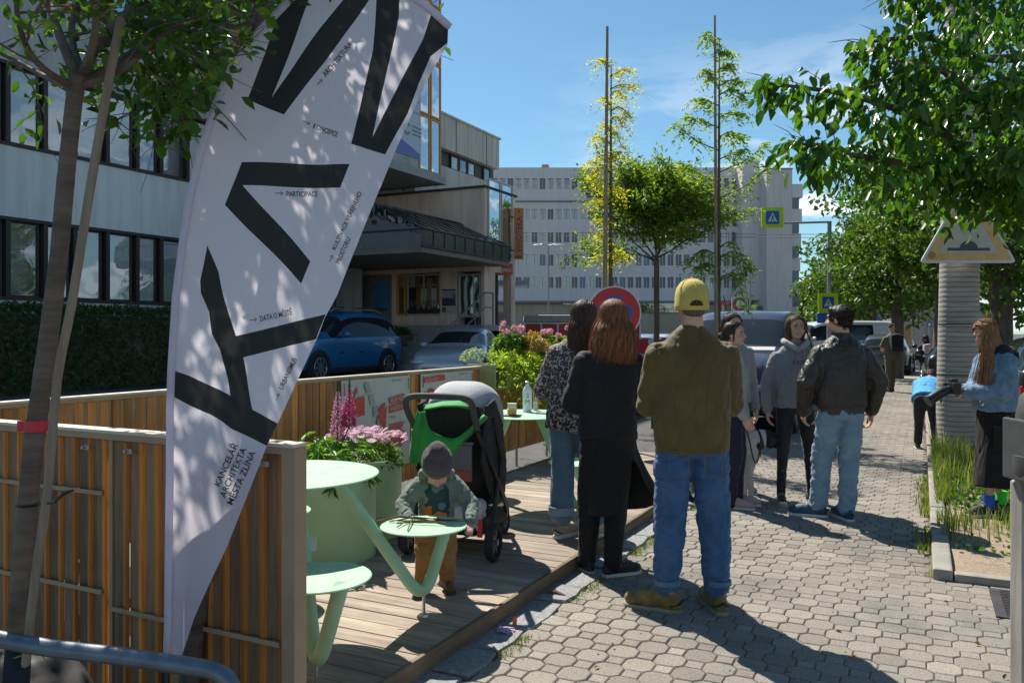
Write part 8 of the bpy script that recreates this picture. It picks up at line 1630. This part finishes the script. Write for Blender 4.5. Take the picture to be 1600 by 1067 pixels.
# ================================================================ PUSHCHAIR
m_pblk = cloth('pushchair_black',(.010,.011,.013),.8,.2,.3,sheen=.1); m_pgrn = cloth('green_sling',(.015,.24,.035),.75,.12,.3,(.03,.34,.06),5); m_pgry = cloth('pale_grey_canopy',(.42,.43,.45),.8,.06,.3); m_foam = M('foam_grip',(.06,.06,.062),.75,.1,60,bump=.3,bscale=300); m_framep = M('pushchair_frame',(.03,.03,.032),.35,.1,10,metal=.4)
pc = cw((725-800)/FPX*5.38, 5.38, DZ); pr = thing('pushchair', 'black pushchair with grey canopy and a green sling hung over its back', 'pushchair', pc, TH-.31)
q = MB(); hb = smooth_path([Vector(p) for p in ((-.205,-.30,.80),(-.215,-.385,.90),(-.215,-.43,.975),(-.18,-.445,1.01),(-.09,-.45,1.02),(.09,-.45,1.02),(.18,-.445,1.01),(.215,-.43,.975),(.215,-.385,.90),(.205,-.30,.80))],4); q.tube(hb,.0195,14); q.build('handlebar', m_foam, pr, smooth=60)
q = MB()
for x in (-.03,.03,.085): q.tube([(x,-.45,1.02),(x+.004,-.45,1.02)],.0205,14)
q.build('grip_ring', m_framep, pr)
for sg in (-1,1):
    q = MB(); q.tube(smooth_path([Vector(p) for p in ((sg*.21,-.32,.80),(sg*.24,-.20,.62),(sg*.25,-.02,.42),(sg*.22,.22,.24),(sg*.15,.42,.13))],4),.016,10); q.tube([(sg*.25,-.06,.46),(sg*.262,-.16,.28),(sg*.262,-.24,.115)],.016,10); q.tube([(sg*.25,-.02,.42),(sg*.25,.02,.60),(sg*.235,-.1,.86)],.012,8); q.build('side_frame', m_framep, pr, smooth=60)
q = MB(); q.tube([(-.26,-.24,.115),(.26,-.24,.115)],.012,8); q.tube([(-.22,-.12,.3),(.22,-.12,.3)],.010,8); q.build('axle', m_framep, pr)
def pwheel(x, y, r, w_):
    q = MB(); n0 = len(q.v); q.lathe([(r*.72,-w_/2),(r*.92,-w_/2),(r,-w_*.2),(r,w_*.2),(r*.92,w_/2),(r*.72,w_/2),(r*.72,-w_/2)],(0,0,0),32); q.v = [(z,px,py) for px,py,z in q.v]; o = q.build('wheel', m_tyre, pr, smooth=40, loc=(x,y,r)); s2 = MB()
    for k in range(6): a = k*PI/3; s2.box((0,cos(a)*r*.38,sin(a)*r*.38),(w_*.5,r*.75,.016),mat=Matrix.Rotation(a,3,'X'))
    s2.tube([(-w_*.6,0,0),(w_*.6,0,0)],.018,12); s2.build('rim', M('wheel_grey',(.12,.12,.13),.4,0) , o, smooth=40)
for x in (-.285,.285): pwheel(x,-.24,.115,.05)
for x in (-.13,.13): pwheel(x,.44,.085,.036)
# seat shell
mb = MB(); loft(mb, [(Vector((0,y,z)),(1,0,0),n_,rx,ry) for y,z,rx,ry,n_ in ((.16,.30,.17,.06,(0,.3,.95)),(.02,.34,.20,.07,(0,.5,.85)),(-.06,.45,.215,.07,(0,.93,.35)),(-.12,.65,.22,.06,(0,.95,.3)),(-.19,.85,.215,.05,(0,.95,.3)),(-.24,.955,.19,.035,(0,.95,.3)))]); mb.box((0,.10,.35),(.38,.28,.08))
me = remesh(mb.mesh('s'),.012,5); displace(me, folds(.009,(9,9,9),True,3,.3)); link(me,'seat',m_pblk,pr); shade(me,180)
for sg in (-1,1):
    mb = MB(); mb.prism([(-.30,.62),(-.27,.80),(-.22,.95),(-.05,.98),(.12,.80),(.20,.50),(.16,.30),(-.02,.28),(-.16,.40)],.02,frame((sg*.225-.01,0,0),(0,1,0),(0,0,1),(1,0,0))); me = remesh(mb.mesh('s'),.010,5); displace(me, folds(.006,(9,9,9),True,5,.3)); link(me,'side_panel',m_pblk,pr); shade(me,180)
# canopy: segmented hood
def hood(nm, mat, a0, a1, r, w_, cy=-.06, cz=.80, n=14):
    q = MB(); vs = []; m_ = 18
    for i in range(n+1):
        a = a0+(a1-a0)*i/n
        for j in range(m_+1):
            t_ = -1+2*j/m_; e = (1-abs(t_)**3.2)**.42; puff = 1+.03*abs(sin((a-a0)/(a1-a0)*PI*2.0)); rr_ = r*(.30+.70*e)*puff; vs.append((t_*w_, cy+cos(a)*rr_*1.05, cz+sin(a)*rr_))
    q.add(vs, [(i*(m_+1)+j, i*(m_+1)+j+1, (i+1)*(m_+1)+j+1, (i+1)*(m_+1)+j) for i in range(n) for j in range(m_)]); o = q.build(nm, mat, pr, smooth=180); sd = o.modifiers.new('t','SOLIDIFY'); sd.thickness = .006; return o
hood('canopy', m_pgry, .10, PI*.80, .275, .215, cy=.02)
q = MB(); q.tube([(-.245,-.06,.80),(-.245,.10,.86),(-.24,.20,.96),(-.18,.235,1.03),(0,.245,1.055),(.18,.235,1.03),(.24,.20,.96),(.245,.10,.86),(.245,-.06,.80)],.012,8); 
# basket
mb = MB(); mb.box((0,.06,.19),(.40,.52,.12)); me = remesh(mb.mesh('b'),.014,8); displace(me, folds(.01,(9,9,9),True,6,.3)); link(me,'basket',m_pblk,pr); shade(me,180)
mb = MB(); mb.ell((.07,-.17,.26),(.14,.075,.085)); mb.ell((.15,-.18,.31),(.07,.05,.06)); me = remesh(mb.mesh('b'),.01,4); displace(me, folds(.016,(10,10,10),True,9,.5)); o = link(me,'crumpled_bag',M('pale_plastic_bag',(.50,.50,.52),.45,.05,9)); shade(me,180); o.location = pc; o.rotation_euler = (0,0,TH-.31); tag(o,'crumpled pale grey bag stuffed in the pushchair basket','bag')
q = MB(); q.box((.205,-.262,.20),(.035,.010,.11)); q.build('red_reflector', M('red_reflector',(.55,.03,.04),.35,.05), pr, bevel=.003)
q = MB(); q.box((.09,-.292,.60),(.15,.012,.22)); q.box((.09,-.292,.722),(.17,.02,.018)); q.build('mesh_pocket', M('grey_mesh_pocket',(.12,.12,.13),.7,.2,90), pr, bevel=.003); q = MB(); q.box((.10,-.300,.525),(.12,.008,.06),mat=Matrix.Rotation(.12,3,'Y')); q.build('red_booklet', M('red_booklet',(.30,.06,.035),.6,.1,5), pr, bevel=.002)
# green sling: cloth tied round the back with a dipping neck and a hanging tail
def ppx(x, y, off): # pixel on the sloping back plane of the pushchair
    d = 5.02+(y-640)*.0010+off+ (x-700)*.0006; return W(x,y,d)
Ai = [(664,642),(668,660),(675,673),(697,683),(714,683),(735,667),(755,647)]; Ao = [(650,646),(648,690),(658,728),(692,742),(713,708),(738,678),(763,652)]
def cr(P, n): return smooth_path([Vector((x,y,0)) for x,y in P], n)
a1_, a2_ = cr(Ai,4), cr(Ao,4); q = MB(); m_ = 8; vs = []
for i in range(len(a1_)):
    for j in range(m_+1): p = a1_[i].lerp(a2_[i], j/m_); vs.append(ppx(p.x,p.y,-.03*sin(j/m_*PI)+.012*noise.noise(Vector((p.x*.05,p.y*.05,0)))))
n_ = len(a1_); q.add(vs, [(i*(m_+1)+j, i*(m_+1)+j+1, (i+1)*(m_+1)+j+1, (i+1)*(m_+1)+j) for i in range(n_-1) for j in range(m_)])
tl = [((652,640),(662,650)),((646,665),(660,680)),((642,695),(655,712)),((640,718),(650,730))]; vs = []
for i,(p0,p1) in enumerate(tl):
    for j in range(4): u = j/3; vs.append(ppx(p0[0]*(1-u)+p1[0]*u, p0[1]*(1-u)+p1[1]*u, -.02+.02*sin(j*2+i)))
q.add(vs, [(i*4+j,i*4+j+1,(i+1)*4+j+1,(i+1)*4+j) for i in range(3) for j in range(3)])
tl = [((662,641),(666,634)),((690,636),(692,628)),((715,636),(718,627)),((745,641),(748,633))]; vs = []
for i,(p0,p1) in enumerate(tl):
    for j in range(4): u = j/3; vs.append(ppx(p0[0]*(1-u)+p1[0]*u, p0[1]*(1-u)+p1[1]*u, .05+.10*u))
q.add(vs, [(i*4+j,i*4+j+1,(i+1)*4+j+1,(i+1)*4+j) for i in range(3) for j in range(3)])
o = q.build('green_sling', m_pgrn, None, smooth=180); sd = o.modifiers.new('t','SOLIDIFY'); sd.thickness = .006; tag(o,'bright green cloth sling tied across the back of the pushchair','sling')
